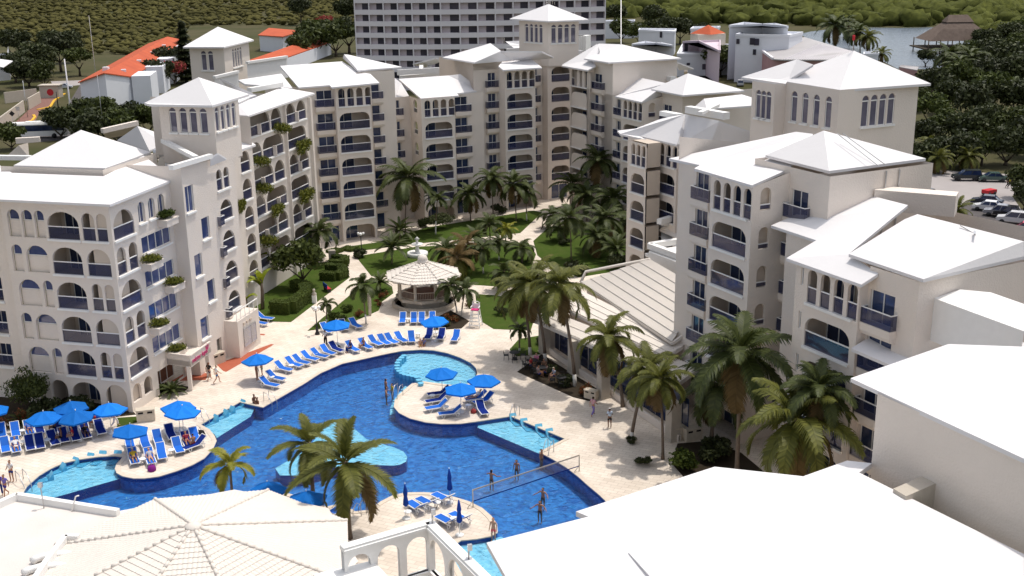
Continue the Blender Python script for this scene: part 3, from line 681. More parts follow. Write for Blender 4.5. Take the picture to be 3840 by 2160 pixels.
for hs, lev, s0, s1, k in spec: pn.loggia(hs, lev, s0, s1, 2.0, rail=k > 0, sill=k > 0, door=(lerp(s0, s1, .1), lerp(s0, s1, .6)))
for h, lev in niche:
    xs = [p[0] for p in h]; x0, x1 = min(xs), max(xs)
    LB.w.face([pn.at(x0, lev, .3), pn.at(x1, lev, .3), pn.at(x1, lev + 1.35, .3), pn.at(x0, lev + 1.35, .3)])
    LB.w.face([pn.at(x0, lev + 1.35, .3), pn.at(x1, lev + 1.35, .3), pn.at(x1, lev + 1.35, .6), pn.at(x0, lev + 1.35, .6)])
    pn.window([(x, max(z, lev + 1.37)) for x, z in h], 1, .34, False, M['pane'], name="arched_window")
holes = []; spec = []
for k in range(0, 6):
    lev = k * HF
    if k % 2: hs = [arch_loop(.28, 3.2, lev - .1, lev + 2.28, 1.3)]
    else: hs = [arch_loop(.3, 1.55, lev - .1 if k else .75, lev + 2.28, .6), arch_loop(2.0, 3.25, lev - .1 if k else .75, lev + 2.28, .6)]
    holes += hs; spec.append((hs, lev, .28, 3.2, k))
wl = [rect_loop(3.95, 8.45, k * HF + .85, k * HF + 2.3) for k in range(1, 5)]
tl = [arch_loop(x, x + 1.0, 5 * HF + .55, 5 * HF + 2.35) for x in (3.95, 5.5, 7.0)]
el = [rect_loop(4.2, 8.6, .05, 2.1)]
pn = LB.panel((0, 0), (9.1, 0), 0, 17.8, None, holes + wl + tl + el)
for hs, lev, s0, s1, k in spec: pn.loggia(hs, lev, s0, s1, 2.0, rail=k > 0, sill=k > 0)
for l_ in wl: pn.window(l_, 4, .1)
for l_ in tl: pn.window(l_, 2, .2)
pn.window(el[0], 4, 1.2, False, M['wood'], name="entrance_door")
hs = [rect_loop(4.9, 7.0, k * HF + .05, k * HF + 2.1) for k in range(1, 6)]
pn = LB.panel((.6, -18.5), (.6, -10.03), 0, 17.8, None, hs)
for k in range(1, 6): pn.loggia([hs[k - 1]], k * HF, 4.9, 7.0, 1.2)
LB.panel((.6, -10.03), (0, -10.03), 0, 17.8); LB.panel((9.1, -20), (.6, -18.5), 0, 17.8)
LB.panel((5.6, -14), (5.6, -4.0), 17.9, 19.4); LB.panel((5.6, -4.0), (14, -4.0), 17.9, 19.4)
LB.finish()
P = dict(c=(412, 767, 17.95), r=(639, 677, 17.95), r2=(652, 668, 17.95), t=(539, 584, 19.25), ic=(388, 661, 18.95), il=(45, 648, 18.95), l=(-140, 741, 17.95), lt=(-140, 615, 18.95), il2=(-20, 608, 19.0))
LB.roof(P, ["l c ic il", "c r r2 t ic", "l il il2 lt"])
W = dict(f=G(394, 631, 19.3), l=G(51, 620, 19.3), r=G(565, 570, 19.3), ap=G(303, 487, 21.75)); W['b'] = W['l'] + W['r'] - W['f']
mk_roof(LB.root, W, ["l f ap", "f r ap", "r b ap", "b l ap"], name="upper_roof")
mb = MB(); mb.bar(G(-60, 590, 19.2), G(115, 592, 19.2), .5, .4); mb.build("parapet", M['white'], LB.root)
# roofs of the block's rear terraces
mb = MB()
for a_, b_ in (((383, 491, 18.6), (515, 461, 18.9)), ((60, 527, 18.8), (150, 522, 18.8))): mb.bar(G(*a_), G(*b_), .5, .5)
q = [G(383, 493, 18.4), G(515, 465, 18.6), G(515, 500, 17), G(400, 520, 17)]; mb.face(q)
q = [G(70, 545, 18.2), G(105, 535, 18.4), G(110, 590, 17.0), G(20, 590, 17.0)]; mb.face(q)
mb.build("terrace_wall", M['wall'], LB.root)
mk_roof(LB.root, dict(a=G(440, 525, 18.0), b=G(515, 472, 19.6), c=G(612, 505, 18.4), d=G(618, 540, 17.6), e=G(560, 565, 17.2)), ["a b c d e"], name="rear_roof")
mk_roof(LB.root, dict(a=G(565, 575, 17.0), b=G(640, 560, 17.0), c=G(690, 620, 17.0), d=G(640, 640, 17.0)), ["a b c d"], .1, "roof_terrace", M['stone'])
mb = MB()
for x, y, s_ in ((592, 590, 1.0), (647, 608, .9)):
    c = G(x, y, 17.1); mb.lathe(c, ((.45 * s_, 0), (.45 * s_, .8 * s_), (.3 * s_, .85 * s_)), 10)
c = G(612, 600, 17.1); mb.box((c.x, c.y, 17.6), (.7, .5, 1.0))
mb.build("condenser_unit", M['alu'], LB.root)
# ---- belvedere towers behind
T2 = Block("belvedere_tower", LO, LH, "square rooftop tower with a white pyramid roof rising behind the left wing", base=(70, -20))
f, l_, r_ = G(840, 176, 24.2), G(686, 176, 24.2), G(952, 149, 24.2)
def tower_wall(T, f, l, r, inset, z0, z1, lw, rw, zt, zb):
    cx = (l + r) / 2
    ins = lambda p: p + (cx - p).normalized() * inset
    a, b, c = ins(l), ins(f), ins(r); d = a + c - b
    pans = []
    for p, q, h in ((a, b, lw), (b, c, rw), (c, d, 0), (d, a, 0)):
        L = (q - p).length; n = h; hs = []
        if n:
            wd = .75; sp = 1.02; s0 = (L - (n - 1) * sp - wd) / 2
            hs = [arch_loop(s0 + i * sp, s0 + i * sp + wd, zb, zt) for i in range(n)]
        T.O = Vector((0, 0)); T.u = Vector((1, 0)); T.v = Vector((0, 1))
        pn = T.panel((p.x, p.y), (q.x, q.y), z0, z1, None, hs)
        for h_ in hs: pn.window(h_, 1, .12, True, M['tower_glass'], tr=zt - .4)
tower_wall(T2, f, l_, r_, 1.1, 12, 24.1, 2, 4, 23.55, 20.9)
T2.finish()
W = dict(f=f, l=l_, r=r_, ap=G(817, 100, 26.5)); W['b'] = l_ + r_ - f; mk_roof(T2.root, W, ["l f ap", "f r ap", "r b ap", "b l ap"])
mb = MB()       # long parapet wall of the roof behind the tower
for a_, b_ in (((925, 235, 21.8), (1075, 213, 21.8)), ((803, 290, 20.6), (893, 269, 20.9))):
    pa, pb_ = G(*a_), G(*b_); mb.bar(pa, pb_, .5, .35); mb.quad(pa - Vector((0, 0, 3)), pb_ - Vector((0, 0, 3)), pb_, pa)
mb.build("parapet", M["white"], T2.root)
T3 = Block("belvedere_tower", RO, RH, "rooftop tower with antennas and pyramid roof above the central blocks", base=(95, 30))
f, l_, r_ = G(2056, 79, 26.6), G(1911, 70, 26.6), G(2207, 73, 26.6)
tower_wall(T3, f, l_, r_, 1.5, 20, 26.5, 4, 4, 25.95, 23.3)
T3.finish()
W = dict(f=f, l=l_, r=r_, ap=G(2057, 15, 28.75)); W['b'] = l_ + r_ - f; mk_roof(T3.root, W, ["l f ap", "f r ap", "r b ap", "b l ap"])
mb = MB()       # lattice mast, ladder and railings
for dx_ in (-.25, .25): mb.bar(G(2054 + dx_ * 26, 165, 21.6), G(2056 + dx_ * 26, 2, 28.75), .07)
for i in range(22): mb.bar(G(2048, 165 - i * 7.4, lerp(21.6, 28.75, i / 22)), G(2062, 165 - i * 7.4, lerp(21.6, 28.75, i / 22)), .05)
for x in (1885, 1893): mb.bar(G(x, 165, 21.5), G(x - 2, 142, 22.6), .06)
for y, z in ((172, 22.2), (183, 21.6)): mb.bar(G(1895, y, z), G(2050, y - 6, z), .06)
for dx_ in (0, 14, 22): mb.bar(G(2058 + dx_, 16, 29.5), G(2058 + dx_, -20 + dx_ * 1.3, 31), .05)
mb.build("lattice_mast", M['white'], T3.root)
mb = MB()
pa, pb_, pc, pd = G(2067, 204, 20.6), G(2182, 198, 20.6), G(2200, 190, 21.0), G(2060, 190, 21.2)
q = G(2098, 168, 21.6); 
for i in range(6):
    c = G(2106 + i * 17, 196, 20.6); mb.box((c.x, c.y, 22.0), (2.2 * .62, 2.0, 2.5), 0 if i % 3 else 1, math.radians(-27))
mb.build("plant_cabinet", [M['white'], M['alu']], T3.root)
mb = MB(); mb.bar(G(2068, 206, 20.9), G(2185, 200, 20.9), .4, .9); mb.bar(G(1900, 190, 21.5), G(2068, 178, 21.6), .3, .6)
mb.face([G(1895, 155, 22.2), G(1995, 150, 22.6), G(2030, 188, 21.2), G(1940, 190, 21.2)]); mb.build("roof_terrace", M['roof'], T3.root)
T4 = Block("penthouse_tower", RO, RH, "large penthouse tower with arched windows and a broad white pyramid roof at the right", base=(20, 10))
T4.O = Vector((0, 0)); T4.u = Vector((1, 0)); T4.v = Vector((0, 1))
ze = 25.2
a_ = G(2903, 309, ze); b_ = G(3149, 338, ze); c_ = G(3447, 317, ze)
dirA = (a_ - b_).normalized(); uu = Vector((math.sin(math.radians(-27)), math.cos(math.radians(-27)), 0)); vv = Vector((uu.y, -uu.x, 0))
k1 = on_k = None
def towards(p, d, px):
    "point on the horizontal line from p along d that shows at photo column px"
    lo, hi = 0.0, 40.0
    f_ = lambda t: (lambda c: CX + FPX * c.x / -c.z)(ROT.transposed() @ (p + d * t - Vector((0, 0, CAMH)))) - px
    s0 = f_(lo)
    for _ in range(50):
        m_ = (lo + hi) / 2
        if (f_(m_) > 0) == (s0 > 0): lo = m_
        else: hi = m_
    return p + d * lo
a_ = towards(b_, uu, 2948); c_ = towards(b_, vv, 3446)
hr = []
Lr = (c_ - b_).length; Ll = (a_ - b_).length
hr = [arch_loop(Lr * x, Lr * x + .78, 21.9, 24.55) for x in (.29, .40, .51, .62)]
pn = T4.panel((b_.x, b_.y), (c_.x, c_.y), 8, ze, None, hr)
for h_ in hr: pn.window(h_, 1, .1, True, M['tower_glass'], tr=24.1)
hl = [arch_loop(Ll * x, Ll * x + .78, 21.9, 24.55) for x in (.12, .33, .54, .76)]
pn = T4.panel((a_.x, a_.y), (b_.x, b_.y), 8, ze, None, hl)
for h_ in hl: pn.window(h_, 1, .1, True, M['tower_glass'], tr=24.1)
d_ = a_ + c_ - b_
T4.panel((c_.x, c_.y), (d_.x, d_.y), 8, ze); 
e_ = a_ + uu * .3; 
w0 = a_ - vv * 0 + uu * 4.6 + vv * -1.2; w1 = a_ + vv * -1.2 + uu * .01
hl = [arch_loop(x, x + .7, 21.9, 24.5) for x in (.6, 1.65, 2.7, 3.7)]
w0 = towards(w1, uu, 2822); Lw = (w0 - w1).length
hl = [arch_loop(Lw * x, Lw * x + .75, 21.9, 24.4) for x in (.18, .4, .62, .84)]
pn = T4.panel((w0.x, w0.y), (w1.x, w1.y), 8, ze - .1, None, hl[:3])
for h_ in hl[:3]: pn.window(h_, 1, .1, True, M['tower_glass'], tr=24.0)
q = w1 - vv * -2.5
T4.panel((w1.x, w1.y), (w1.x + vv.x * 2.5, w1.y + vv.y * 2.5), 8, ze - .1)
T4.finish()
W = dict(a=G(2900, 298, ze), b=G(3149, 337, ze), c=G(3491, 313, ze), ap=G(3202, 190, 27.9)); W['d'] = W['a'] + W['c'] - W['b']
mk_roof(T4.root, W, ["a b ap", "b c ap", "c d ap", "d a ap"])
W = dict(a=G(2780, 289, ze - .1), b=G(2946, 314, ze - .1), c=G(2955, 300, ze + .1), ap=G(2989, 222, 26.9), p2=G(3050, 242, 26.8)); mk_roof(T4.root, W, ["a b c p2 ap"], name="side_roof")
mb = MB()
for x0, y0, y1 in ((3060 + 4, 500, 430), (2918, 470, 395)):
    p0 = G(x0, y1, 21.9)
    for dx_ in (0, .45):
        pts = [p0 + vv * dx_ * 1.2 + Vector((0, 0, z)) for z in (-5, -1, -.2)] + [p0 + vv * dx_ * 1.2 + uu * -.0 + Vector((0, 0, .25)) - uu * .2, p0 + vv * dx_ * 1.2 - uu * .5 + Vector((0, 0, -.2)), p0 + vv * dx_ * 1.2 - uu * .5 + Vector((0, 0, -1.2))]
        mb.tube(pts, .035, 5)
mb.build("roof_ladder", M['white'], T4.root)
mb = MB(); c = G(3198, 190, 27.9); mb.tube([c, c + Vector((0, 0, .9))], .04, 5); mb.lathe(c + Vector((0, 0, .9)), ((.12, 0), (.12, .4), (0, .45)), 8, 1); mb.build("beacon_lamp", [M['alu'], M['red']], T4.root)
# ---------------------------------------------------------------- ground, deck, pool
def pxs(lst, z=0.0): return [G(x, y, z) for x, y in lst]
def flat(name, poly, z, m, holes=(), kind="structure", thick=None, label=None, cat=None, parent=None):
    mb = MB(); loops = [[Vector((p[0], p[1], 0)) for p in poly]] + [[Vector((p[0], p[1], 0)) for p in h] for h in holes]
    fl = [p for l in loops for p in l]; fs = []
    for t in tessellate_polygon(loops):
        a, b, c = (fl[k] for k in t)
        if (b.x - a.x) * (c.y - a.y) - (c.x - a.x) * (b.y - a.y) < 0: t = (t[0], t[2], t[1])
        fs.append(t)
    mb.mesh([(p.x, p.y, z) for p in fl], fs)
    if thick:
        for l in loops[:1]:
            for i in range(len(l)):
                a, b = l[i], l[(i + 1) % len(l)]; mb.quad((a.x, a.y, z - thick), (b.x, b.y, z - thick), (b.x, b.y, z), (a.x, a.y, z))
    o = mb.build(name, m, parent); return tag(o, label, cat, None, kind if parent is None else None)
def smooth(pts, it=1):
    for _ in range(it):
        out = []
        for i in range(len(pts)):
            a, b = pts[i], pts[(i + 1) % len(pts)]; out += [a.lerp(b, .25), a.lerp(b, .75)]
        pts = out
    return pts
def deck_mat():
    m, t, b = new_mat("limestone_pavers"); b.inputs["Roughness"].default_value = .85; b.inputs["Specular IOR Level"].default_value = .15
    tc = t.nodes.new("ShaderNodeTexCoord"); mp = t.nodes.new("ShaderNodeMapping"); mp.inputs["Rotation"].default_value = (0, 0, math.radians(25))
    t.links.new(tc.outputs["Object"], mp.inputs["Vector"])
    br = t.nodes.new("ShaderNodeTexBrick"); br.inputs["Scale"].default_value = 1.0; br.inputs["Brick Width"].default_value = .8; br.inputs["Row Height"].default_value = .4; br.inputs["Mortar Size"].default_value = .012
    br.inputs["Color1"].default_value = (.68, .60, .51, 1); br.inputs["Color2"].default_value = (.76, .68, .59, 1); br.inputs["Mortar"].default_value = (.45, .38, .31, 1); br.inputs["Bias"].default_value = 0
    t.links.new(mp.outputs[0], br.inputs["Vector"])
    nz = t.nodes.new("ShaderNodeTexNoise"); nz.inputs["Scale"].default_value = .35; nz.inputs["Detail"].default_value = 7; t.links.new(tc.outputs["Object"], nz.inputs["Vector"])
    mx = t.nodes.new("ShaderNodeMix"); mx.data_type = 'RGBA'; mx.blend_type = 'MULTIPLY'; mx.inputs[0].default_value = .5
    rp = t.nodes.new("ShaderNodeValToRGB"); rp.color_ramp.elements[0].color = (.72, .68, .66, 1); rp.color_ramp.elements[1].color = (1, 1, 1, 1); rp.color_ramp.elements[0].position = .35; rp.color_ramp.elements[1].position = .6
    t.links.new(nz.outputs["Fac"], rp.inputs[0]); t.links.new(br.outputs["Color"], mx.inputs[6]); t.links.new(rp.outputs[0], mx.inputs[7]); t.links.new(mx.outputs[2], b.inputs["Base Color"])
    return m
M['deck'] = deck_mat()
M['grass'] = mat("lawn_grass", (.065, .09, .02), .9, .05, .8, 1.2, .6, 40, col2=(.045, .085, .012), detail=8)
M['soil'] = mat("dark_bed_soil", (.045, .035, .025), .95, .05, .5, 2.0)
M['earth'] = mat("scrub_ground", (.055, .06, .025), .95, .05, .8, .05, col2=(.10, .085, .05), detail=8)
def tile_mat(name, c1, c2, rough=.35):
    m, t, b = new_mat(name); b.inputs["Roughness"].default_value = rough
    tc = t.nodes.new("ShaderNodeTexCoord"); vo = t.nodes.new("ShaderNodeTexVoronoi"); vo.inputs["Scale"].default_value = 3.2
    nz = t.nodes.new("ShaderNodeTexNoise"); nz.inputs["Scale"].default_value = 1.5; nz.inputs["Detail"].default_value = 6
    t.links.new(tc.outputs["Object"], vo.inputs["Vector"]); t.links.new(tc.outputs["Object"], nz.inputs["Vector"])
    ad = t.nodes.new("ShaderNodeMix"); ad.data_type = 'RGBA'; ad.inputs[0].default_value = .5
    t.links.new(vo.outputs["Color"], ad.inputs[6]); t.links.new(nz.outputs["Fac"], ad.inputs[7])
    rp = t.nodes.new("ShaderNodeValToRGB"); rp.color_ramp.elements[0].color = (*c1, 1); rp.color_ramp.elements[1].color = (*c2, 1); rp.color_ramp.elements[0].position = .3; rp.color_ramp.elements[1].position = .7
    t.links.new(ad.outputs[2], rp.inputs[0]); t.links.new(rp.outputs[0], b.inputs["Base Color"]); return m
M['tile_deep'] = tile_mat("deep_blue_pool_tile", (.016, .12, .40), (.045, .25, .62))
M['tile_band'] = mat("waterline_blue_tile", (.012, .07, .33), .3, .4, .5, 6.0)
M['tile_pale'] = tile_mat("pale_aqua_pool_tile", (.24, .60, .80), (.40, .74, .88))
M['aqua'] = mat("aqua_tile", (.13, .48, .72), .3, .4, .3, 5.0)
def water_mat():
    m, t, b = new_mat("pool_water"); t.nodes.remove(b); out = t.nodes["Material Output"]
    tc = t.nodes.new("ShaderNodeTexCoord")
    n1 = t.nodes.new("ShaderNodeTexNoise"); n1.inputs["Scale"].default_value = 1.1; n1.inputs["Detail"].default_value = 4; n1.inputs["Distortion"].default_value = 1.6
    t.links.new(tc.outputs["Object"], n1.inputs["Vector"])
    bp = t.nodes.new("ShaderNodeBump"); bp.inputs["Strength"].default_value = 1.0; bp.inputs["Distance"].default_value = .22
    t.links.new(n1.outputs["Fac"], bp.inputs["Height"])
    fr = t.nodes.new("ShaderNodeFresnel"); fr.inputs["IOR"].default_value = 1.33; t.links.new(bp.outputs[0], fr.inputs["Normal"])
    tp = t.nodes.new("ShaderNodeBsdfTransparent"); tp.inputs[0].default_value = (.80, .94, 1, 1)
    gl = t.nodes.new("ShaderNodeBsdfGlossy"); gl.inputs["Roughness"].default_value = .06; t.links.new(bp.outputs[0], gl.inputs["Normal"])
    ms = t.nodes.new("ShaderNodeMixShader"); t.links.new(fr.outputs[0], ms.inputs[0]); t.links.new(tp.outputs[0], ms.inputs[1]); t.links.new(gl.outputs[0], ms.inputs[2])
    t.links.new(ms.outputs[0], out.inputs[0]); return m
M['water'] = water_mat()
POOL = [(77, 1862), (99, 1825), (144, 1785), (189, 1758), (234, 1738), (298, 1723), (368, 1713), (432, 1709), (462, 1713), (455, 1724), (440, 1740), (433, 1758), (440, 1774), (462, 1786), (502, 1794), (542, 1794), (596, 1787), (661, 1767), (720, 1744), (765, 1719), (797, 1684), (810, 1654), (803, 1636), (783, 1611), (751, 1593),
        (899, 1508), (986, 1528), (1138, 1440), (1200, 1400), (1280, 1365), (1379, 1343), (1445, 1328), (1508, 1316), (1578, 1311), (1628, 1314), (1678, 1324), (1727, 1341), (1767, 1361), (1787, 1381), (1792, 1401), (1782, 1421), (1757, 1440), (1715, 1448), (1650, 1440), (1590, 1432), (1545, 1440), (1498, 1480), (1482, 1503), (1479, 1527), (1498, 1549), (1538, 1569), (1598, 1584), (1657, 1590), (1727, 1589), (1787, 1581),
        (1916, 1561), (2120, 1646), (2023, 1696), (2075, 1723), (2125, 1753), (2170, 1788), (2209, 1823), (2244, 1852), (2270, 1876), (2290, 1910), (2285, 1960), (2240, 2020), (2160, 2090), (2050, 2260), (1800, 2260), (1745, 2180), (1700, 2100), (1695, 2050), (1727, 2027), (1787, 2021), (1841, 2011), (1864, 1997), (1862, 1967), (1841, 1937), (1807, 1907), (1757, 1882), (1707, 1867), (1648, 1852), (1588, 1848), (1528, 1849), (1479, 1857), (1429, 1882), (1385, 1914), (1330, 1920), (1285, 1888), (1225, 1902), (1165, 1886), (1110, 1862), (1050, 1842), (985, 1838), (900, 1860), (760, 1900), (700, 1990), (500, 2010), (300, 1960), (120, 1890)]
PW = pxs(POOL)
DECK = [(-60, 30), (40, 30), (40, 70), (22, 92), (16, 118), (20, 160), (12, 176), (-6, 170), (-24, 152), (-30, 130), (-34, 105), (-38, 88), (-60, 82)]
DECK = [Vector((x, y, 0)) for x, y in DECK]
tag(flat("pool_deck", DECK, 0, M['deck'], [PW]), kind="structure")
BIG = [Vector(p) for p in ((-4000, -300, 0), (4000, -300, 0), (4000, 6000, 0), (-4000, 6000, 0))]
flat("ground", BIG, -.02, M['earth'], [DECK])
# basin
mb = MB(); n = len(PW)
for i in range(n):
    a, b = PW[i], PW[(i + 1) % n]; u = Vector((0, 0, 1))
    mb.quad(a - u * 1.15, b - u * 1.15, b - u * .32, a - u * .32, 0); mb.quad(a - u * .32, b - u * .32, b - u * .07, a - u * .07, 1); mb.quad(a - u * .07, b - u * .07, b, a, 2)
xs = [p.x for p in PW]; ys = [p.y for p in PW]
tri = tessellate_polygon([[Vector((p.x, p.y, 0)) for p in PW]])
mb.mesh([(p.x, p.y, -1.15) for p in PW], [tuple(t) for t in tri], 0)
tag(mb.build("pool_basin", [M['tile_deep'], M['tile_band'], M['terra']]), kind="structure")
flat("pool_water", PW, -.13, M['water'])
# coping stones: a slightly raised rim that follows the pool edge
mb = MB()
def inward(pts, d):
    out = []; n = len(pts); ar = sum(pts[i].x * pts[(i + 1) % n].y - pts[(i + 1) % n].x * pts[i].y for i in range(n)); s = 1 if ar > 0 else -1
    for i in range(n):
        a, b, c = pts[i - 1], pts[i], pts[(i + 1) % n]; e = (b - a).normalized() + (c - b).normalized()
        e = e.normalized() if e.length > 1e-6 else (c - b).normalized()
        out.append(b + Vector((-e.y, e.x, 0)) * d * s)
    return out
IN = inward(PW, .05); OUT = inward(PW, -.32)
for i in range(n):
    j = (i + 1) % n; h = Vector((0, 0, .035))
    mb.quad(OUT[i] + h, IN[i] + h, IN[j] + h, OUT[j] + h); mb.quad(IN[i] - h, IN[j] - h, IN[j] + h, IN[i] + h); mb.quad(OUT[i] + h, OUT[j] + h, OUT[j] - h, OUT[i] - h)
    mb.quad(IN[i] - h, OUT[i] - h, OUT[j] - h, IN[j] - h)
tag(mb.build("pool_coping", mat("coping_stone", (.66, .57, .47), .8, .15, .3, 3.0)), kind="structure")
def shelf(name, poly, z=-.36):
    P = pxs(poly, z); mb = MB()
    mb.prism([(p.x, p.y) for p in P], -1.34, z, 0, 1); tag(mb.build(name, [M['tile_band'], M['tile_pale']]), kind="structure")
shelf("pool_shelf", [(80, 1866), (101, 1830), (147, 1790), (192, 1763), (237, 1744), (300, 1729), (369, 1719), (432, 1716), (458, 1717), (444, 1738), (437, 1758), (443, 1776), (460, 1787), (447, 1796), (169, 1876), (110, 1885)])
shelf("pool_shelf", [(757, 1596), (899, 1515), (955, 1530), (940, 1562), (812, 1643), (806, 1630)])
shelf("pool_shelf", [(1516, 1324), (1578, 1318), (1628, 1321), (1676, 1331), (1724, 1348), (1763, 1368), (1783, 1388), (1786, 1402), (1776, 1424), (1752, 1443), (1715, 1450), (1650, 1443), (1598, 1437), (1588, 1436), (1578, 1420), (1550, 1405), (1505, 1394), (1486, 1378), (1484, 1356), (1500, 1336)])
shelf("pool_shelf", [(1797, 1588), (1914, 1568), (2112, 1650), (2021, 1701), (1790, 1603)])
shelf("pool_shelf", [(1730, 2036), (1790, 2030), (1850, 2020), (1880, 2012), (1990, 2090), (2050, 2180), (2060, 2255), (1805, 2255), (1748, 2182), (1704, 2102), (1700, 2054)])
shelf("sunken_island", [(x, y + 5) for x, y in ((1190, 1590), (1230, 1573), (1290, 1572), (1340, 1612), (1374, 1641), (1429, 1659), (1479, 1673), (1513, 1688), (1527, 1708), (1523, 1726), (1499, 1738), (1474, 1741), (1380, 1738), (1250, 1748), (1130, 1778), (1050, 1778), (1032, 1752), (1080, 1722), (1150, 1682), (1182, 1640))], -.3)
for i in range(5):
    a = [(1534, 1446), (1519, 1460), (1504, 1475), (1492, 1490), (1485, 1506)][i]; b = [(1519, 1441), (1503, 1455), (1486, 1471), (1472, 1488), (1462, 1510)][i]
    d = [(1519, 1460), (1504, 1475), (1492, 1490), (1485, 1506), (1482, 1524)][i]; c = [(1503, 1455), (1486, 1471), (1472, 1488), (1462, 1510), (1460, 1532)][i]
    P = [G(x, y, 0) for x, y in (a, b, c, d)]; mb = MB(); mb.prism([(p.x, p.y) for p in P], -1.3, -.16 - .11 * i, 0, 0); tag(mb.build("pool_step", M['tile_pale']), kind="structure")
# lawns, beds and paths
for poly in ([(955, 1205), (1091, 1208), (1200, 1125), (1312, 1040), (1292, 1015), (1300, 976), (1205, 985), (1050, 985), (930, 1150)],
             [(1153, 1241), (1208, 1194), (1393, 1040), (1440, 1056), (1470, 1075), (1475, 1100), (1432, 1132), (1420, 1165), (1290, 1222)],
             [(1334, 962), (1558, 926), (1767, 916), (1980, 909), (2010, 954), (1990, 1010), (1940, 1060), (1870, 1075), (1767, 1068), (1700, 1052), (1560, 1030), (1450, 1040), (1393, 1036)],
             [(1782, 1103), (1860, 1108), (1985, 1130), (2010, 1180), (1990, 1240), (1851, 1234), (1807, 1207), (1790, 1160)],
             [(2060, 850), (2000, 904), (2015, 958), (2075, 1005), (2170, 1040), (2420, 1000), (2400, 860), (2250, 830), (2125, 845)],
             [(1240, 935), (1414, 909), (1598, 854), (2000, 790), (2033, 797), (1951, 874), (1757, 896), (1558, 914), (1320, 945)],
             [(1911, 1311), (1946, 1272), (2030, 1258), (2030, 1328), (1936, 1336)], [(437, 1568), (520, 1562), (540, 1578), (440, 1602)]):
    flat("lawn", pxs(poly), .03, M['grass'], thick=.05)
for poly in ([(-160, 1565), (60, 1590), (250, 1560), (420, 1565), (510, 1555), (495, 1540), (300, 1500), (0, 1460), (-180, 1440)], [(1940, 1395), (2030, 1330), (2240, 1460), (2235, 1510), (2150, 1490)], [(2540, 1665), (2660, 1655), (2780, 1700), (2900, 1800), (2600, 1830), (2520, 1740)],
             [(1600, 1240), (1730, 1232), (1760, 1205), (1690, 1165), (1640, 1190)], [(590, 1478), (690, 1470), (710, 1452), (640, 1440), (585, 1455)]):
    flat("planting_bed", pxs(poly), .05, M['soil'], thick=.08)
for poly in ([(810, 1366), (1017, 1290), (1028, 1292), (848, 1395), (838, 1392)], [(918, 1248), (995, 1253), (990, 1258), (915, 1251)]): flat("terracotta_strip", pxs(poly), .006, M['terra'])
flat("entrance_floor", pxs([(640, 1430), (770, 1425), (790, 1400), (700, 1395)]), .008, M['terra'])
# ---------------------------------------------------------------- tiled roofs
M['tile'] = mat("white_barrel_tile", (.70, .645, .585), .8, .1, .4, .8, col2=(.62, .58, .54), detail=8)
def tiled_sheet(mb, f, W, H, pitch=.3, row=.42, amp=.055, step=.05, per=4, cut=None, m=0):
    "f(x, y) -> base point and normal; W along the eave, H up the slope; cut(y) -> x range"
    nx = max(2, int(W / pitch * per)); rows = max(1, int(H / row)); ys = []
    for r in range(rows):
        ys += [(r * H / rows, step), ((r + 1) * H / rows - .001, 0.0)]
    base = len(mb.v); vs = []
    for y, st in ys:
        x0, x1 = cut(y) if cut else (0, W)
        for i in range(nx + 1):
            x = lerp(x0, x1, i / nx); p, nrm = f(x, y); h = amp * abs(math.sin(math.pi * x / pitch)) + st; vs.append(p + nrm * h)
    fs = [(j * (nx + 1) + i, j * (nx + 1) + i + 1, (j + 1) * (nx + 1) + i + 1, (j + 1) * (nx + 1) + i) for j in range(len(ys) - 1) for i in range(nx)]
    mb.mesh(vs, fs, m)
def tiled_quad(mb, a, b, c, d, pitch=.3, row=.42, **k):
    W = (b - a).length; H = ((d - a).length + (c - b).length) / 2; nrm = (b - a).cross(d - a).normalized()
    if nrm.z < 0: nrm = -nrm
    f = lambda x, y: ((a.lerp(b, x / W)).lerp(d.lerp(c, x / W), y / H), nrm); tiled_sheet(mb, f, W, H, pitch, row, **k)
def tiled_cone(mb, c, R, z0, z1, n, ang0, pitch=.3, row=.42, r_top=0.15, **k):
    for i in range(n):
        a0, a1 = ang0 + 2 * math.pi * i / n, ang0 + 2 * math.pi * (i + 1) / n
        A_ = Vector((c.x + R * math.cos(a0), c.y + R * math.sin(a0), z0)); B_ = Vector((c.x + R * math.cos(a1), c.y + R * math.sin(a1), z0)); T_ = Vector((c.x, c.y, z1))
        L = (B_ - A_).length; Mi = (A_ + B_) / 2; up = T_ - Mi; H = up.length; ud = up / H; xd = (B_ - A_) / L; nr = xd.cross(ud).normalized()
        if nr.z < 0: nr = -nr
        f = lambda x, y: (A_ + xd * x + ud * y, nr)
        tiled_sheet(mb, f, L, H * (1 - r_top / R), pitch, row, cut=lambda y: (L / 2 * y / H, L - L / 2 * y / H), **k)
        nst = max(6, int((T_ - A_).length / .45))
        for j in range(nst):
            p, q = A_.lerp(T_, j / nst), A_.lerp(T_, (j + .98) / nst); mb.tube([p + Vector((0, 0, .06)), q + Vector((0, 0, .03))], [.12, .10], 6, 0)
# big octagonal roof in the foreground
oc = Vector((-17.9, 56.6, 0))
oroot = wroot("pool_bar_pavilion", tuple(oc), "big octagonal pavilion with white barrel-tile roof in the foreground below the pool", "pavilion")
mb = MB(); tiled_cone(mb, oc, 9.1, 4.0, 6.35, 8, math.radians(31), .26, .38, amp=.04, step=.035); mb.lathe(oc + Vector((0, 0, 6.25)), ((.5, 0), (.45, .12), (.2, .25), (0, .3)), 10); mb.build("roof", M['tile'], oroot)
mb = MB(); mb.lathe(oc, ((8.2, 0), (8.2, 3.9)), 8); mb.lathe(oc + Vector((0, 0, 3.75)), ((8.2, 0), (9.05, .1), (9.05, .24), (8.2, .3)), 8, sm=False); mb.build("wall", M['wall'], oroot)
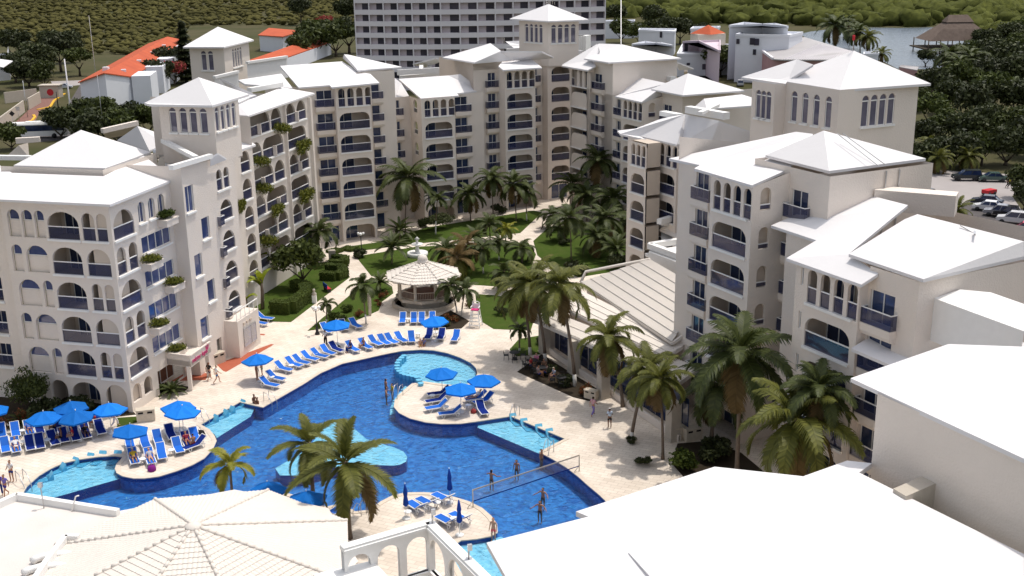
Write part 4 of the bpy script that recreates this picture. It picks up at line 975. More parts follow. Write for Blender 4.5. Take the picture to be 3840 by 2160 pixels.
# flat roof at the lower left
froot = wroot("flat_roofed_bar", tuple(G(200, 2050, 0)), "low building with a stained pale flat roof and parapet at the bottom left", "building")
zF = 4.0; oo = [G(-80, 1938, zF), G(66, 1872, zF), G(455, 1936, zF), G(600, 1990, zF), G(300, 2050, zF), G(330, 2080, zF), G(250, 2110, zF), G(130, 2260, zF), G(-80, 2260, zF)]
M['flatroof'] = mat("stained_flat_roof", (.70, .655, .615), .9, .1, .55, .28, .2, 8, col2=(.52, .48, .45), detail=9)
mb = MB(); mb.prism([(p.x, p.y) for p in oo], 0, zF - .02, 0, 1); mb.build("roof", [M['wall'], M['flatroof']], froot)
mb = MB()
for a_, b_ in (((-80, 1938), (66, 1872)), ((66, 1872), (445, 1934))):
    a_, b_ = G(*a_, zF), G(*b_, zF); mb.bar(a_ + Vector((0, 0, .2)), b_ + Vector((0, 0, .2)), .35, .45)
mb.build("parapet", M['white'], froot)
mb = MB(); q = [G(248, 2022, zF + .3), G(176, 2115, zF + .3), G(134, 2160, zF + .3)]
mb.bar(q[0], q[1], .3, .6); mb.bar(q[1], G(100, 2230, zF + .3), .3, .6); mb.bar(q[0], G(297, 2024, zF + .3), .3, .6)
for i, (x, y) in enumerate(((250, 2105), (220, 2150))):
    c = G(x, y, zF + .2); mb.tube([c + Vector((math.cos(t) * 1.6 - .4, math.sin(t) * .8, 0)) for t in [math.pi * k / 10 + .2 for k in range(10)]], .22, 6)
q = [G(240, 2060, zF + .02), G(285, 2068, zF + .02), G(262, 2092, zF + .02), G(235, 2093, zF + .02)]; mb.face(q, 1)
mb.build("stair_parapet", [M['white'], M['dark']], froot)
mb = MB()
c = G(165, 1905, zF); mb.tube([c, c + Vector((-.05, .05, 1.5))], .04, 6); mb.box(c + Vector((-.05, .05, 1.55)), (.25, .2, .3)); mb.build("floodlight", M['alu'], froot)
mb = MB(); c = G(268, 1917, zF); mb.tube([c, c + Vector((.3, .2, .9)), c + Vector((.5, .2, .95))], .05, 6); mb.build("vent_pipe", M['white'], froot)
# ---------------------------------------------------------------- arcaded parapet at the bottom
zA = 10.2; ar = Block("arcaded_parapet", (0, 0), 0, "white rooftop parapet with open round arches in the centre foreground", "parapet", base=(40, -8), wallm=M['white'])
ar.u = Vector((1, 0)); ar.v = Vector((0, 1)); ar.root.location = G(1600, 1960, 7.5); ar.root["_world"] = tuple(ar.root.location)
P0, P1, P2 = G(1282, 2050, zA), G(1610, 1956, zA), G(1840, 2180, zA)
L1 = (P1 - P0).length; L2 = (P2 - P1).length
def arcade(pa, pb, n, flip):
    L = (pb - pa).length; w_ = L / n; d = (pb - pa) / L
    hs = [arch_loop(i * w_ + .17, (i + 1) * w_ - .17, zA - 2.6, zA - .55, (w_ - .34) / 2) for i in range(n)]
    for sgn in (0, 1):
        A_, B_ = (pa, pb) if sgn == 0 else (pb, pa); off = Vector((d.y, -d.x, 0)) * (.17 if sgn == 0 else -.17)
        ar.panel((A_.x + off.x, A_.y + off.y), (B_.x + off.x, B_.y + off.y), zA - 3.0, zA - .25, None, hs if sgn == 0 else [[(L - x, z) for x, z in h][::-1] for h in hs])
arcade(P0, P1, 3, 0); arcade(P1, P2, 3, 1)
mb = ar.w
for a_, b_ in ((P0, P1 + (P1 - P0).normalized() * .2), (P1, P2)):
    mb.bar(a_ - Vector((0, 0, .18)), b_ - Vector((0, 0, .18)), .62, .14, 2); mb.bar(a_ - Vector((0, 0, .05)), b_ - Vector((0, 0, .05)), .46, .12, 2)
ar.finish()
for k, (x, y) in enumerate(((1622, 1960), (1758, 2095))):
    mb = MB(); c = G(x, y, zA); mb.tube([c, c + Vector((0, 0, .5))], .045, 6); mb.box(c + Vector((.06, 0, .58)), (.2, .14, .3), 0, .3); mb.box(c, (.3, .25, .03)); mb.build("floodlight", M['alu'], ar.root)
nr = wroot("roof_corner", tuple(G(1330, 2150, 8.0)), "flat white roof corner poking in at the bottom edge in front of the arcaded parapet", "roof")
mb = MB(); mb.prism([(G(*p, 8.9).x, G(*p, 8.9).y) for p in ((1180, 2152), (1394, 2102), (1433, 2136), (1520, 2240), (1180, 2260))], 8.3, 8.9); mb.build("slab", M['white'], nr)
# ---------------------------------------------------------------- restaurant with tiled roofs
rs = wroot("restaurant", tuple(G(2250, 1300, 0)), "poolside restaurant with three tiers of white tiled roof and square stone pillars", "restaurant")
e0, e1, t1, t0 = G(2178, 1058, 5.2), G(2521, 1284, 5.2), G(2640, 1090, 8.4), G(2437, 972, 8.1); v0 = G(2197, 1019, 6.0)
mb = MB(); tiled_quad(mb, e0, e1, t1, t0, .3, .95, step=.07); mb.tube([e0, v0, t0], .16, 6); mb.bar(e0 - Vector((0, 0, .1)), e1 - Vector((0, 0, .1)), .2, .2); mb.bar(e1 - Vector((0, 0, .1)), G(2590, 1240, 6.0), .2, .25); mb.build("upper_roof", M['tile'], rs)
a0, a1, b1, b0 = G(2066, 1128, 4.4), G(2494, 1339, 4.4), G(2580, 1290, 5.0), G(2150, 1075, 5.0)
mb = MB(); tiled_quad(mb, a0, a1, b1, b0, .3, .75, step=.06); mb.bar(a0 - Vector((0, 0, .15)), a1 - Vector((0, 0, .15)), .2, .3); mb.bar(a1 - Vector((0, 0, .15)), G(2560, 1301, 4.8), .2, .3); mb.build("middle_roof", M['tile'], rs)
c0, c1, d1, d0 = G(1977, 1185, 3.35), G(2540, 1434, 3.35), G(2622, 1378, 3.9), G(2032, 1155, 3.95)
mb = MB(); tiled_quad(mb, c0, c1, d1, d0, .3, .75, step=.06); mb.bar(c0 - Vector((0, 0, .15)), c1 - Vector((0, 0, .15)), .25, .35); mb.bar(c1 - Vector((0, 0, .15)), d1 - Vector((0, 0, .15)), .2, .35); mb.bar(c0 - Vector((0, 0, .15)), d0 - Vector((0, 0, .15)), .2, .3); mb.build("porch_roof", M['tile'], rs)
mb = MB()
def drop(p, q, z0, z1): mb.quad(Vector((p.x, p.y, z0)), Vector((q.x, q.y, z0)), Vector((q.x, q.y, z1)), Vector((p.x, p.y, z1)))
bk = Vector((.891, .454, 0))
drop(e0 + bk * .7, e1 + bk * .7, 4.6, 5.15); drop(a0 + bk * 1.0, a1 + bk * 1.0, 3.6, 4.35); drop(e0 + bk * .7, t0, 3.0, 5.2)
gL, gR = G(2030, 1325, 0) + bk * .6, G(2520, 1665, 0) + bk * .6
drop(gL, gR, 0, .55); drop(gL + bk * .25, gR + bk * .25, 0, .55); mb.quad(gL + Vector((0, 0, .55)), gR + Vector((0, 0, .55)), gR + bk * .25 + Vector((0, 0, .55)), gL + bk * .25 + Vector((0, 0, .55)))
drop(gL, gL + bk * 12, 0, 3.4)
mb.build("wall", M['wall'], rs)
for x, y in ((2030, 1326), (2140, 1402), (2249, 1492), (2508, 1652)):
    mb = MB(); c = G(x, y, 0) + bk * .35; mb.box(c + Vector((0, 0, 1.6)), (.85, .85, 3.2), 0, math.radians(25)); mb.box(c + Vector((0, 0, .1)), (.95, .95, .2), 0, math.radians(25)); mb.build("pillar", M['stone'], rs)
mb = MB(); drop(gL + bk * .9, gR + bk * .9, .3, 3.4); gm_ = mb.build("glazing", M['door'], rs)
mb = MB()
for i in range(12):
    p = gL.lerp(gR, (i + .5) / 12) + bk * .86; mb.bar((p.x, p.y, .4), (p.x, p.y, 3.3), .06)
mb.build("glazing_frame", M['alu'], rs)
# service block with parapet roofs between restaurant and hotel
sv = wroot("service_building", tuple(G(2500, 1000, 0)), "low white service building with parapets and a small tiled roof beside the restaurant", "building")
mb = MB()
for pts, z, zb in (([(2433, 925), (2437, 920), (2560, 902), (2590, 950), (2552, 968)], 8.4, 5), ):
    q = [G(*p, z) for p in pts]; mb.prism([(p.x, p.y) for p in q], 0, z - .5)
for a_, b_ in (((2436, 921, 8.3), (2552, 962, 8.3)), ((2436, 921, 8.3), (2556, 902, 8.3)), ((2472, 832, 9.3), (2556, 806, 9.3))): mb.bar(G(*a_), G(*b_), .6, .55)
mb.bar(G(2430, 953, 7.4), G(2550, 990, 7.4), .8, .3)
q = [G(2478, 838, 9.2), G(2556, 812, 9.2), G(2556, 870, 7), G(2485, 862, 7)]; mb.face(q)
q = [G(2480, 905, 6.9), G(2556, 932, 6.9), G(2556, 870, 7.4), G(2478, 866, 7.4)]; mb.face(q)
mb.build("wall", M['white'], sv)
mb = MB(); tiled_quad(mb, G(2464, 866, 7.6), G(2556, 905, 7.6), G(2570, 835, 8.6), G(2484, 852, 8.4), .3, .9, step=.07); mb.build("roof", M['tile'], sv)
# ---------------------------------------------------------------- gazebo
gc = G(1587, 1030, 3.3); gc.z = 0
gz = wroot("gazebo", tuple(gc), "white octagonal gazebo with tiled roof and domed finial in the garden", "gazebo")
a8 = math.radians(22.5 + 8)
mb = MB(); tiled_cone(mb, gc, 4.15, 3.3, 4.85, 8, a8, .3, .5, .5); mb.lathe(gc + Vector((0, 0, 4.7)), ((.62, 0), (.62, .18), (.5, .22), (.55, .35), (.45, .65), (.2, .8), (0, .84)), 12); mb.build("roof", M['tile'], gz)
mb = MB(); mb.lathe(gc, ((2.5, 0), (2.5, .75), (3.05, .85), (3.05, 1.15), (0, 1.15)), 8, sm=False); mb.lathe(gc + Vector((0, 0, 3.1)), ((3.0, 0), (4.1, .1), (4.1, .25), (3.0, .25)), 8, sm=False); mb.build("platform", M['stone'], gz)
for i in range(8):
    a_ = a8 + i * math.pi / 4; c = gc + Vector((2.8 * math.cos(a_), 2.8 * math.sin(a_), 1.15)); mb = MB(); mb.lathe(c, ((.24, 0), (.24, .12), (.17, .16), (.16, 1.8), (.24, 1.9), (.24, 2.1)), 10); mb.build("column", M['stone'], gz)
    b_ = a8 + (i + 1) * math.pi / 4; c2 = gc + Vector((2.8 * math.cos(b_), 2.8 * math.sin(b_), 1.15)); mb = MB()
    for z in (.12, .85): mb.bar(c + Vector((0, 0, z)), c2 + Vector((0, 0, z)), .05)
    for j in range(1, 12): p = c.lerp(c2, j / 12); mb.bar(p + Vector((0, 0, .12)), p + Vector((0, 0, .85)), .025)
    mb.build("railing", M['plastic'] if i in (1, 2) else M['gold'] if False else M['room'], gz)
mb = MB(); mb.lathe(gc + Vector((0, 0, 1.16)), ((2.6, 0), (2.6, .01), (0, .012)), 8, sm=False); mb.build("floor", M['wood'], gz)
mb = MB(); mb.lathe(gc, ((3.5, 0), (3.5, .45), (3.25, .45), (3.25, 0)), 16, sm=False); mb.build("planter_rim", M['stone'], gz)
# ---------------------------------------------------------------- vegetation
import numpy as np
M['frond'] = mat("coconut_frond", (.16, .165, .03), .55, .3, 0, 1, island=.9, col2=(.07, .08, .016), tl=.25)
M['frond2'] = mat("garden_palm_frond", (.085, .105, .026), .55, .3, 0, 1, island=.9, col2=(.035, .048, .013), tl=.2)
M['frond_y'] = mat("yellow_green_frond", (.30, .28, .03), .55, .3, 0, 1, island=.8, col2=(.15, .17, .02), tl=.25)
M['frond_b'] = mat("dry_brown_frond", (.17, .115, .045), .7, .2, 0, 1, island=.8, col2=(.08, .055, .02), tl=.2)
M['leaf'] = mat("tree_leaf", (.085, .105, .022), .6, .25, 0, 1, island=1.0, col2=(.032, .044, .012), tl=.2, obj=True)
M['leaf_d'] = mat("dark_tree_leaf", (.055, .066, .020), .6, .25, 0, 1, island=1.0, col2=(.022, .029, .011), tl=.15, obj=True)
M['leaf_y'] = mat("vine_leaf", (.19, .19, .02), .6, .25, 0, 1, island=1.0, col2=(.055, .075, .012), tl=.25)
M['leaf_r'] = mat("reddish_leaf", (.24, .055, .02), .6, .2, 0, 1, island=1.0, col2=(.05, .06, .02), tl=.2)
M['flower'] = mat("bougainvillea", (.42, .06, .08), .7, .1, 0, 1, island=1.0, col2=(.10, .07, .02), tl=.2)
M['banana'] = mat("banana_leaf", (.30, .33, .02), .5, .3, .3, 3, island=.7, col2=(.12, .17, .015), tl=.3)
M['hedge'] = mat("hedge_leaf", (.075, .10, .014), .7, .2, 0, 1, island=1.0, col2=(.03, .048, .008), tl=.15)
M['bark'] = mat("palm_bark", (.20, .155, .12), .9, .1, .6, 4.0, .6, 8)
M['wood_b'] = mat("tree_bark", (.10, .08, .06), .9, .1, .5, 4.0)
M['lime'] = mat("whitewashed_bark", (.68, .66, .62), .9, .05)
def frond(mb, az, el, L, droop, rnd, nl=34, lw=.055, ll=.42, hang=.5, m=0, twist=0):
    "one feather leaf from the origin: curved midrib with two rows of leaflets"
    h = Vector((math.cos(az), math.sin(az), 0)); pts = []; p = Vector((0, 0, 0)); e = el; N = 14
    for i in range(N + 1):
        pts.append(p.copy()); d = h * math.cos(e) + Vector((0, 0, math.sin(e))); p = p + d * (L / N); e -= droop / N * (0.5 + 1.2 * i / N)
    side0 = Vector((-h.y, h.x, 0))
    for i in range(N):
        mb.bar(pts[i], pts[i + 1], lerp(.045, .015, i / N) * L / 1.0 * .5, None, m)
    for i in range(nl):
        t = .12 + .88 * i / (nl - 1); x = t * N; k = min(int(x), N - 1); a = pts[k].lerp(pts[k + 1], x - k); d = (pts[k + 1] - pts[k]).normalized()
        up = side0.cross(d).normalized(); up = up if up.z > 0 else -up
        l = L * ll * (math.sin(math.pi * min(1, .14 + t * .80)) ** .8) * rnd.uniform(.8, 1.1)
        for s in (-1, 1):
            q = (side0 * s * math.cos(twist) + d * (.55 + .5 * t) + up * (.18)).normalized()
            q2 = (q - Vector((0, 0, hang * rnd.uniform(.6, 1.4)))).normalized()
            w_ = d * (lw * L * .5); b = a + q * l * .5; c = b + q2 * l * .5
            mb.mesh([a - w_, a + w_, b + w_ * .9, b - w_ * .9, c], ((0, 1, 2, 3), (3, 2, 4)), m)
def crown_mesh(name, mats, seed, n=20, e_hi=80, e_lo=-35, L=1.0, droop=1.5, hang=.6, nl=34, ll=.36, lw=.05, dead=0, heart=0.0):
    rnd = random.Random(seed); mb = MB()
    for i in range(n):
        f = i / max(1, n - 1); el = math.radians(lerp(e_hi, e_lo, f ** .85)) + rnd.uniform(-.12, .12)
        dm = 1 if (dead and f > 1 - dead) else 0
        frond(mb, i * 2.39996 + rnd.uniform(-.2, .2), el, L * rnd.uniform(.85, 1.05) * lerp(.78, 1.0, min(1, f * 2)), droop * rnd.uniform(.8, 1.15) * lerp(.75, 1, f), rnd, nl, lw, ll, hang, dm)
    if heart: mb.lathe((0, 0, -heart), ((.05, 0), (.07, heart * .5), (.03, heart * 1.3)), 7, 2)
    me = mb.build(name, mats); m = me.data; bpy.data.objects.remove(me); return m
CR = {}
fm_ = [M['frond'], M['frond_b'], M['bark']]; f2_ = [M['frond2'], M['frond_b'], M['bark']]
for i in range(3): CR['coco', i] = crown_mesh("crown", fm_, 10 + i, 21, 78, -40, 1, 1.75, .95, 38, .30, .034, .12, .12)
for i in range(2): CR['cocod', i] = crown_mesh("crown", f2_, 30 + i, 20, 78, -35, 1, 1.6, .7, 34, .30, .04, .06, .1)
for i in range(2): CR['garden', i] = crown_mesh("crown", f2_, 50 + i, 14, 75, -20, 1, 1.9, .55, 30, .34, .05, .0, .15)
CR['spiky', 0] = crown_mesh("crown", fm_, 70, 17, 84, -50, 1, 1.25, .3, 40, .26, .036, .10, .12)
CR['spiky', 1] = crown_mesh("crown", fm_, 71, 15, 80, -55, 1, 1.4, .35, 40, .27, .036, .12, .12)
CR['yellow', 0] = crown_mesh("crown", [M['frond_y'], M['frond_b'], M['bark']], 80, 11, 82, -30, 1, 1.7, .45, 34, .34, .045, .1, .1)
CR['yellow', 1] = crown_mesh("crown", [M['frond_y'], M['frond'], M['bark']], 81, 13, 75, -25, 1, 1.6, .45, 30, .34, .045, .2, .1)
CR['cycad', 0] = crown_mesh("crown", f2_, 90, 26, 70, -8, 1, .9, .1, 30, .2, .035)
CR['dry', 0] = crown_mesh("crown", [M['frond_b'], M['frond'], M['bark']], 95, 18, 70, -55, 1, 1.7, .8, 34, .30, .04, .4, .1)
def palm(base, crown, R, kind, label, group, lime=0.0, r=.14, name="palm_tree", lean=None):
    "base and crown are photo positions; the crown stands in the vertical plane of the base facing the camera"
    B = G(*base, 0) if len(base) == 2 else Vector(base)
    d = ray(*crown); nb = Vector((B.x, B.y, 0)).normalized(); t = (B.x * nb.x + B.y * nb.y) / (d.x * nb.x + d.y * nb.y)
    C = Vector((d.x * t, d.y * t, CAMH + d.z * t))
    root = empty(name, B, 0, label, "palm tree", group); H = max(.3, C.z); o = Vector((C.x - B.x, C.y - B.y, 0))
    mb = MB(); pts = []; rad = []; N = 8
    for i in range(N + 1):
        f = i / N; pts.append(o * (f ** 1.5) + Vector((0, 0, H * f))); rad.append(r * lerp(1.25 if i == 0 else 1.0, .62, f))
    if lime > 0:
        k = max(1, min(N - 1, round(lime / H * N))); mb.tube(pts[:k + 1], rad[:k + 1], 7, 1); mb.tube(pts[k:], rad[k:], 7, 0)
    else: mb.tube(pts, rad, 7, 0)
    mb.build("trunk", [M['bark'], M['lime']], root)
    me = CR[kind]; c = bpy.data.objects.new("crown", me); COL.objects.link(c); c.parent = root; c.location = o + Vector((0, 0, H)); c.scale = (R, R, R); c.rotation_euler = (0, 0, RND.uniform(0, 6.28))
    _kidmap.setdefault(root.name, []).append(c)
    return root
gp = "coconut palms by the pool"
palm((1178, 1907), (1160, 1664), 3.5, ('spiky', 1), "left palm of the pair of spiky palms standing in front of the pool", gp, 0, .17)
palm((1310, 2019), (1296, 1735), 4.2, ('spiky', 0), "right and larger palm of the pair of spiky palms in front of the pool", gp, 0, .2)
palm((880, 1965), (862, 1742), 2.3, ('yellow', 0), "young yellow-green palm rising behind the octagonal tiled pavilion roof", gp, 0, .12)
palm((2045, 1361), (2000, 1062), 4.3, ('coco', 0), "tall coconut palm at the restaurant corner with white base, middle of three", gp, .9, .17)
palm((2156, 1449), (2097, 1072), 4.2, ('coco', 1), "leaning coconut palm in front of the tiled restaurant porch, right of the tall pair", gp, .9, .17)
palm((1988, 1331), (1960, 1085), 3.8, ('coco', 2), "coconut palm furthest left beside the restaurant, dense with drooping dark fronds", gp, .9, .16)
palm((2335, 1525), (2281, 1264), 3.5, ('coco', 1), "coconut palm with coconuts leaning over the restaurant's tiled roof edge", gp, 0, .16)
palm((2368, 1652), (2432, 1385), 3.4, ('coco', 2), "yellowing coconut palm with white-painted foot in front of a restaurant pillar", gp, .8, .15)
palm((2485, 1722), (2476, 1420), 3.0, ('coco', 0), "coconut palm with a slim trunk ending in a round bush by the bins", gp, 0, .12)
gd = "dark coconut palms below the right hotel blocks"
palm(A.P(-6.0, -5.0, 0), (2778, 1320), 5.0, ('cocod', 0), "dark coconut palm growing tight against the right hotel block's lower balconies", gd, 0, .18)
palm(A.P(-13.6, -7.2, 0), (2990, 1575), 5.0, ('coco', 2), "big coconut palm with arching fronds just above the nearest white roof", gd, 0, .18)
palm((2667, 1648), (2700, 1440), 4.2, ('cocod', 1), "shadowed coconut palm left of the big one beside the right hotel block", gd, 0, .16)
palm(A.P(-14.5, -5.5, 0), (3075, 1455), 3.2, ('cocod', 0), "coconut palm half hidden between the big palm and the tall cream wall", gd, 0, .16)
gg = "garden palms in the courtyard"
GP = [((1373, 1215), (1357, 1068), 1.9, ('garden', 0), "white-footed garden palm left of the gazebo beside a stone post", .9), ((1713, 1172), (1688, 1072), 1.9, ('garden', 1), "left stem of the twin palms at the gazebo's right side", .6), ((1731, 1182), (1745, 1088), 1.8, ('garden', 0), "right stem of the twin palms at the gazebo's right side", .6),
      ((1225, 1216), (1226, 1138), 1.15, ('garden', 1), "small garden palm beside the three-globe lamp post", .6), ((1948, 1315), (1947, 1233), 1.2, ('garden', 0), "small slim palm on the triangular lawn beside the restaurant", .3),
      ((1520, 870), (1528, 665), 4.6, ('cocod', 0), "tall dark coconut palm standing before the left central hotel block", 0), ((1634, 880), (1640, 745), 2.0, ('garden', 1), "slim palm with long white foot on the upper lawn before the central block", 1.6), ((1765, 832), (1761, 725), 2.9, ('cocod', 1), "bushy dark palm before the gap between two central blocks", 0),
      ((1850, 832), (1843, 668), 2.8, ('cocod', 1), "left one of two palms close together before the tallest central block", 0), ((1936, 828), (1925, 690), 3.0, ('cocod', 0), "right one of two palms close together before the tallest central block", 0), ((1975, 828), (1972, 718), 2.4, ('garden', 0), "lower palm with white foot right before the stairwell arches", .9),
      ((1182, 985), (1196, 866), 2.9, ('garden', 1), "palm before the end of the vine-covered wing with a dark round crown", .0), ((1470, 990), (1472, 925), 2.4, ('cycad', 0), "low feathery palm behind the gazebo on the left", 0), ((1500, 905), (1500, 862), 2.2, ('cycad', 0), "low dark palm against the foot of the left central block", 0),
      ((1714, 1052), (1712, 965), 2.9, ('dry', 0), "brown drooping palm directly right behind the gazebo", 0), ((1670, 1010), (1672, 935), 2.4, ('cocod', 1), "palm behind the gazebo's finial", 0), ((1812, 1025), (1806, 930), 2.2, ('garden', 1), "garden palm with white foot right of the brown drooping one", .6), ((1896, 912), (1899, 858), 1.7, ('yellow', 1), "small yellow palm beside the upper path", .3),
      ((1838, 905), (1835, 840), 2.2, ('garden', 0), "dark garden palm left of the small yellow one", 0), ((1871, 975), (1873, 905), 1.7, ('garden', 0), "slender garden palm in the middle of the central lawn", .5), ((1958, 985), (1955, 930), 2.2, ('garden', 1), "palm at the right end of the central lawn", 0), ((1745, 1000), (1746, 920), 2.6, ('dry', 0), "tall brownish palm in the central lawn behind the gazebo", 0),
      ((1780, 940), (1780, 890), 2.0, ('cycad', 0), "low spreading palm at the upper edge of the central lawn", 0), ((2145, 790), (2146, 690), 3.2, ('cocod', 0), "dark palm at the inner courtyard corner in deep shade", 0), ((2245, 810), (2246, 600), 3.6, ('cocod', 1), "tallest dark palm in the shaded right corner grove", 0), ((2142, 975), (2136, 815), 2.9, ('garden', 1), "garden palm at the right lawn's edge with a long trunk", 0),
      ((2270, 935), (2268, 815), 2.9, ('cocod', 0), "palm in the shaded grove below the right hotel blocks", 0), ((2240, 960), (2240, 885), 2.8, ('cocod', 1), "lower palm at the front of the shaded right grove", 0), ((2315, 985), (2312, 930), 2.6, ('cycad', 0), "low spreading palm nearest the restaurant roof in the right grove", 0), ((2365, 900), (2365, 830), 2.9, ('cocod', 0), "palm close under the arches of the stepped right block", 0),
      ((2300, 860), (2300, 745), 3.4, ('cocod', 1), "broad dark palm in the back of the right grove", 0), ((2200, 830), (2200, 730), 3.0, ('cocod', 0), "palm between the corner palm and the right grove", 0), ((2120, 905), (2100, 850), 2.2, ('garden', 0), "small palm beside the upper path's right edge", 0), ((1427, 1092), (1425, 1058), 1.5, ('cycad', 0), "cycad with radiating stiff leaves on the lawn left of the gazebo", 0), ((2030, 860), (2075, 805), 2.4, ('garden', 1), "palm beside the courtyard's inner entrance path", 0), ((1900, 1090), (1890, 1020), 2.2, ('garden', 0), "garden palm behind the coconut palms at the restaurant corner", 0), ((2420, 905), (2400, 865), 2.2, ('cocod', 1), "palm pressed against the white service building", 0)]
for b_, c_, R_, k_, lab, lm in GP: palm(b_, c_, R_ * 1.2, k_, lab, gg, lm, .09)
# leafy crowns: many small leaf faces spread over clustered lobes
def leaf_cloud(name, m, seed, n, lobes=9, size=.16, flat_=.75, hollow=.55, up=.25):
    rnd = np.random.default_rng(seed); Lc = rnd.normal(size=(lobes, 3)); Lc /= np.linalg.norm(Lc, axis=1)[:, None]; Lc *= rnd.uniform(.25, .68, (lobes, 1)); Lc[:, 2] = Lc[:, 2] * .7 + up
    Lr = rnd.uniform(.26, .5, lobes); k = rnd.integers(0, lobes, n); d = rnd.normal(size=(n, 3)); d /= np.linalg.norm(d, axis=1)[:, None]
    p = Lc[k] + d * (Lr[k] * rnd.uniform(hollow, 1.06, n))[:, None]; p[:, 2] *= flat_
    nrm = d * .6 + rnd.normal(size=(n, 3)) * .7; nrm /= np.linalg.norm(nrm, axis=1)[:, None]
    a = np.cross(nrm, rnd.normal(size=(n, 3))); a /= np.linalg.norm(a, axis=1)[:, None]; b = np.cross(nrm, a); s = (size * rnd.uniform(.6, 1.3, n))[:, None]
    v = np.stack([p - a * s * .5, p + b * s * .28, p + a * s * .5, p - b * s * .28], 1).reshape(-1, 3)
    me = bpy.data.meshes.new(name); me.from_pydata(v.tolist(), [], [(4 * i, 4 * i + 1, 4 * i + 2, 4 * i + 3) for i in range(n)]); me.materials.append(m); return me
LC = {('leaf', i): leaf_cloud("crown", M['leaf'], i, 2200, 11, .17) for i in range(3)}
LC.update({('dark', i): leaf_cloud("crown", M['leaf_d'], 20 + i, 2200, 11, .17) for i in range(3)})
LC['fine', 0] = leaf_cloud("crown", M['leaf'], 40, 5200, 16, .10); LC['vine', 0] = leaf_cloud("foliage", M['leaf_y'], 41, 1500, 9, .16, .8, .3, 0); LC['vine', 1] = leaf_cloud("foliage", M['leaf_y'], 42, 1500, 10, .16, .8, .3, 0)
LC['red', 0] = leaf_cloud("foliage", M['leaf_r'], 43, 500, 6, .2, .7, .3); LC['flower', 0] = leaf_cloud("crown", M['flower'], 44, 1200, 9, .18); LC['bush', 0] = leaf_cloud("foliage", M['hedge'], 45, 1100, 8, .2, .7, .4); LC['dbush', 0] = leaf_cloud("foliage", M['leaf_d'], 46, 1200, 8, .2, .75, .4)
def tree(base, R, H, kind, label, group, cat="tree", name="tree", trunk=True, sz=None):
    B = Vector(base) if len(base) == 3 else G(*base, 0)
    root = empty(name, B, RND.uniform(0, 6.28), label, cat, group)
    if trunk:
        mb = MB(); h0 = max(.4, H - R * .55); mb.tube([(0, 0, 0), (.05, .03, h0 * .6), (.1, 0, h0)], [R * .075, R * .055, R * .04], 6)
        for i in range(4):
            a_ = i * 1.6 + .4; mb.tube([(.06, .02, h0 * .7), (R * .35 * math.cos(a_), R * .35 * math.sin(a_), h0 + R * .25)], [R * .035, R * .015], 5)
        mb.build("trunk", M['wood_b'], root)
    c = bpy.data.objects.new("crown" if trunk else "foliage", LC[kind]); COL.objects.link(c); c.parent = root; c.location = (0, 0, H); c.scale = sz or (R, R, R)
    _kidmap.setdefault(root.name, []).append(c); return root
# courtyard trees, bushes and hedges
tree((1135, 1075), 3.6, 3.2, ('leaf', 0), "leafy light-spotted tree beside the vine-covered wing", "courtyard trees")
tree((1640, 862), 2.6, 1.2, ('fine', 0), "wide rounded shrub on the upper lawn before the central blocks", "courtyard trees", "bush", "bush", False, (3.2, 2.0, 1.4))
tree((125, 1545), 1.9, 1.9, ('fine', 0), "round dark-green dome of a tree in front of the left corner block", "courtyard trees", sz=(2.1, 2.1, 2.6))
gb = "low garden bushes"
for i, (x, y, R_, k, lab) in enumerate([(1265, 1212, 1.3, 'bush', "round clipped bush behind the small garden palm"), (1345, 1188, .8, 'red', "orange-red flowering bush at the stone post's foot"), (1300, 1170, .9, 'bush', "little bush on the lawn by the lamp"), (1432, 1120, .9, 'red', "orange-red bush at the gazebo path's left edge"), (1420, 1145, .7, 'red', "red bush below the one by the gazebo path"), (1690, 1205, 1.0, 'red', "reddish bush at the foot of the twin palms"), (1762, 1150, .8, 'red', "red-leaved bush between gazebo and lifeguard chair"), (1660, 1222, 1.0, 'dbush', "dark bush before the gazebo's planter"), (2410, 1745, .8, 'dbush', "round dark bush around the slim palm's foot"), (2368, 1660, .55, 'dbush', "tiny bush around the white palm foot"), (2560, 1760, 1.6, 'bush', "spiky light-green bush beside the nearest white roof"), (2680, 1720, 1.7, 'dbush', "dark bush in the shaded bed behind the nearest roof"),
       (60, 1600, 1.4, 'red', "reddish bush in the dark bed behind the left loungers"), (180, 1560, 1.6, 'dbush', "dark bush in the shaded bed under the left arches"), (300, 1540, 1.4, 'dbush', "shaded bush below the ground-floor arches"), (2060, 1405, 1.0, 'dbush', "dark shrub behind the café tables"), (2120, 1445, 1.0, 'dbush', "dark shrub at the leaning palm's foot"), (2190, 1480, 1.0, 'red', "purple-red shrub before the restaurant glazing"), (1560, 1030, 1.3, 'dbush', "dark bush hidden behind the gazebo roof"), (1350, 965, 1.2, 'dbush', "dark bush beside the white-globed lamp's lawn"), (2160, 1030, 1.8, 'dbush', "dark bush on the right lawn"), (2330, 1010, 2.0, 'dbush', "wide dark bush at the restaurant's far end"), (1180, 960, 1.2, 'bush', "bush at the foot of the wing's last palm"), (2120, 920, 1.0, 'dbush', "bowl-shaped dark bush under a garden palm"), (1590, 850, 1.2, 'dbush', "dark bush on the central building's edge"), (1870, 800, 1.5, 'dbush', "shaded bush before the ground-floor window"), (2050, 1290, 1.2, 'dbush', "bush on the small triangular lawn"), (1880, 1180, 1.0, 'dbush', "low bush on the lawn right of the lifeguard chair"), (1960, 1120, 1.2, 'dbush', "bush behind the lawn near the coconut palms"), (620, 1462, .8, 'bush', "agave bed bush beside the entrance canopy")]):
    tree((x, y), R_, R_ * .35, (k, 0), lab, gb, "bush", "bush", False)
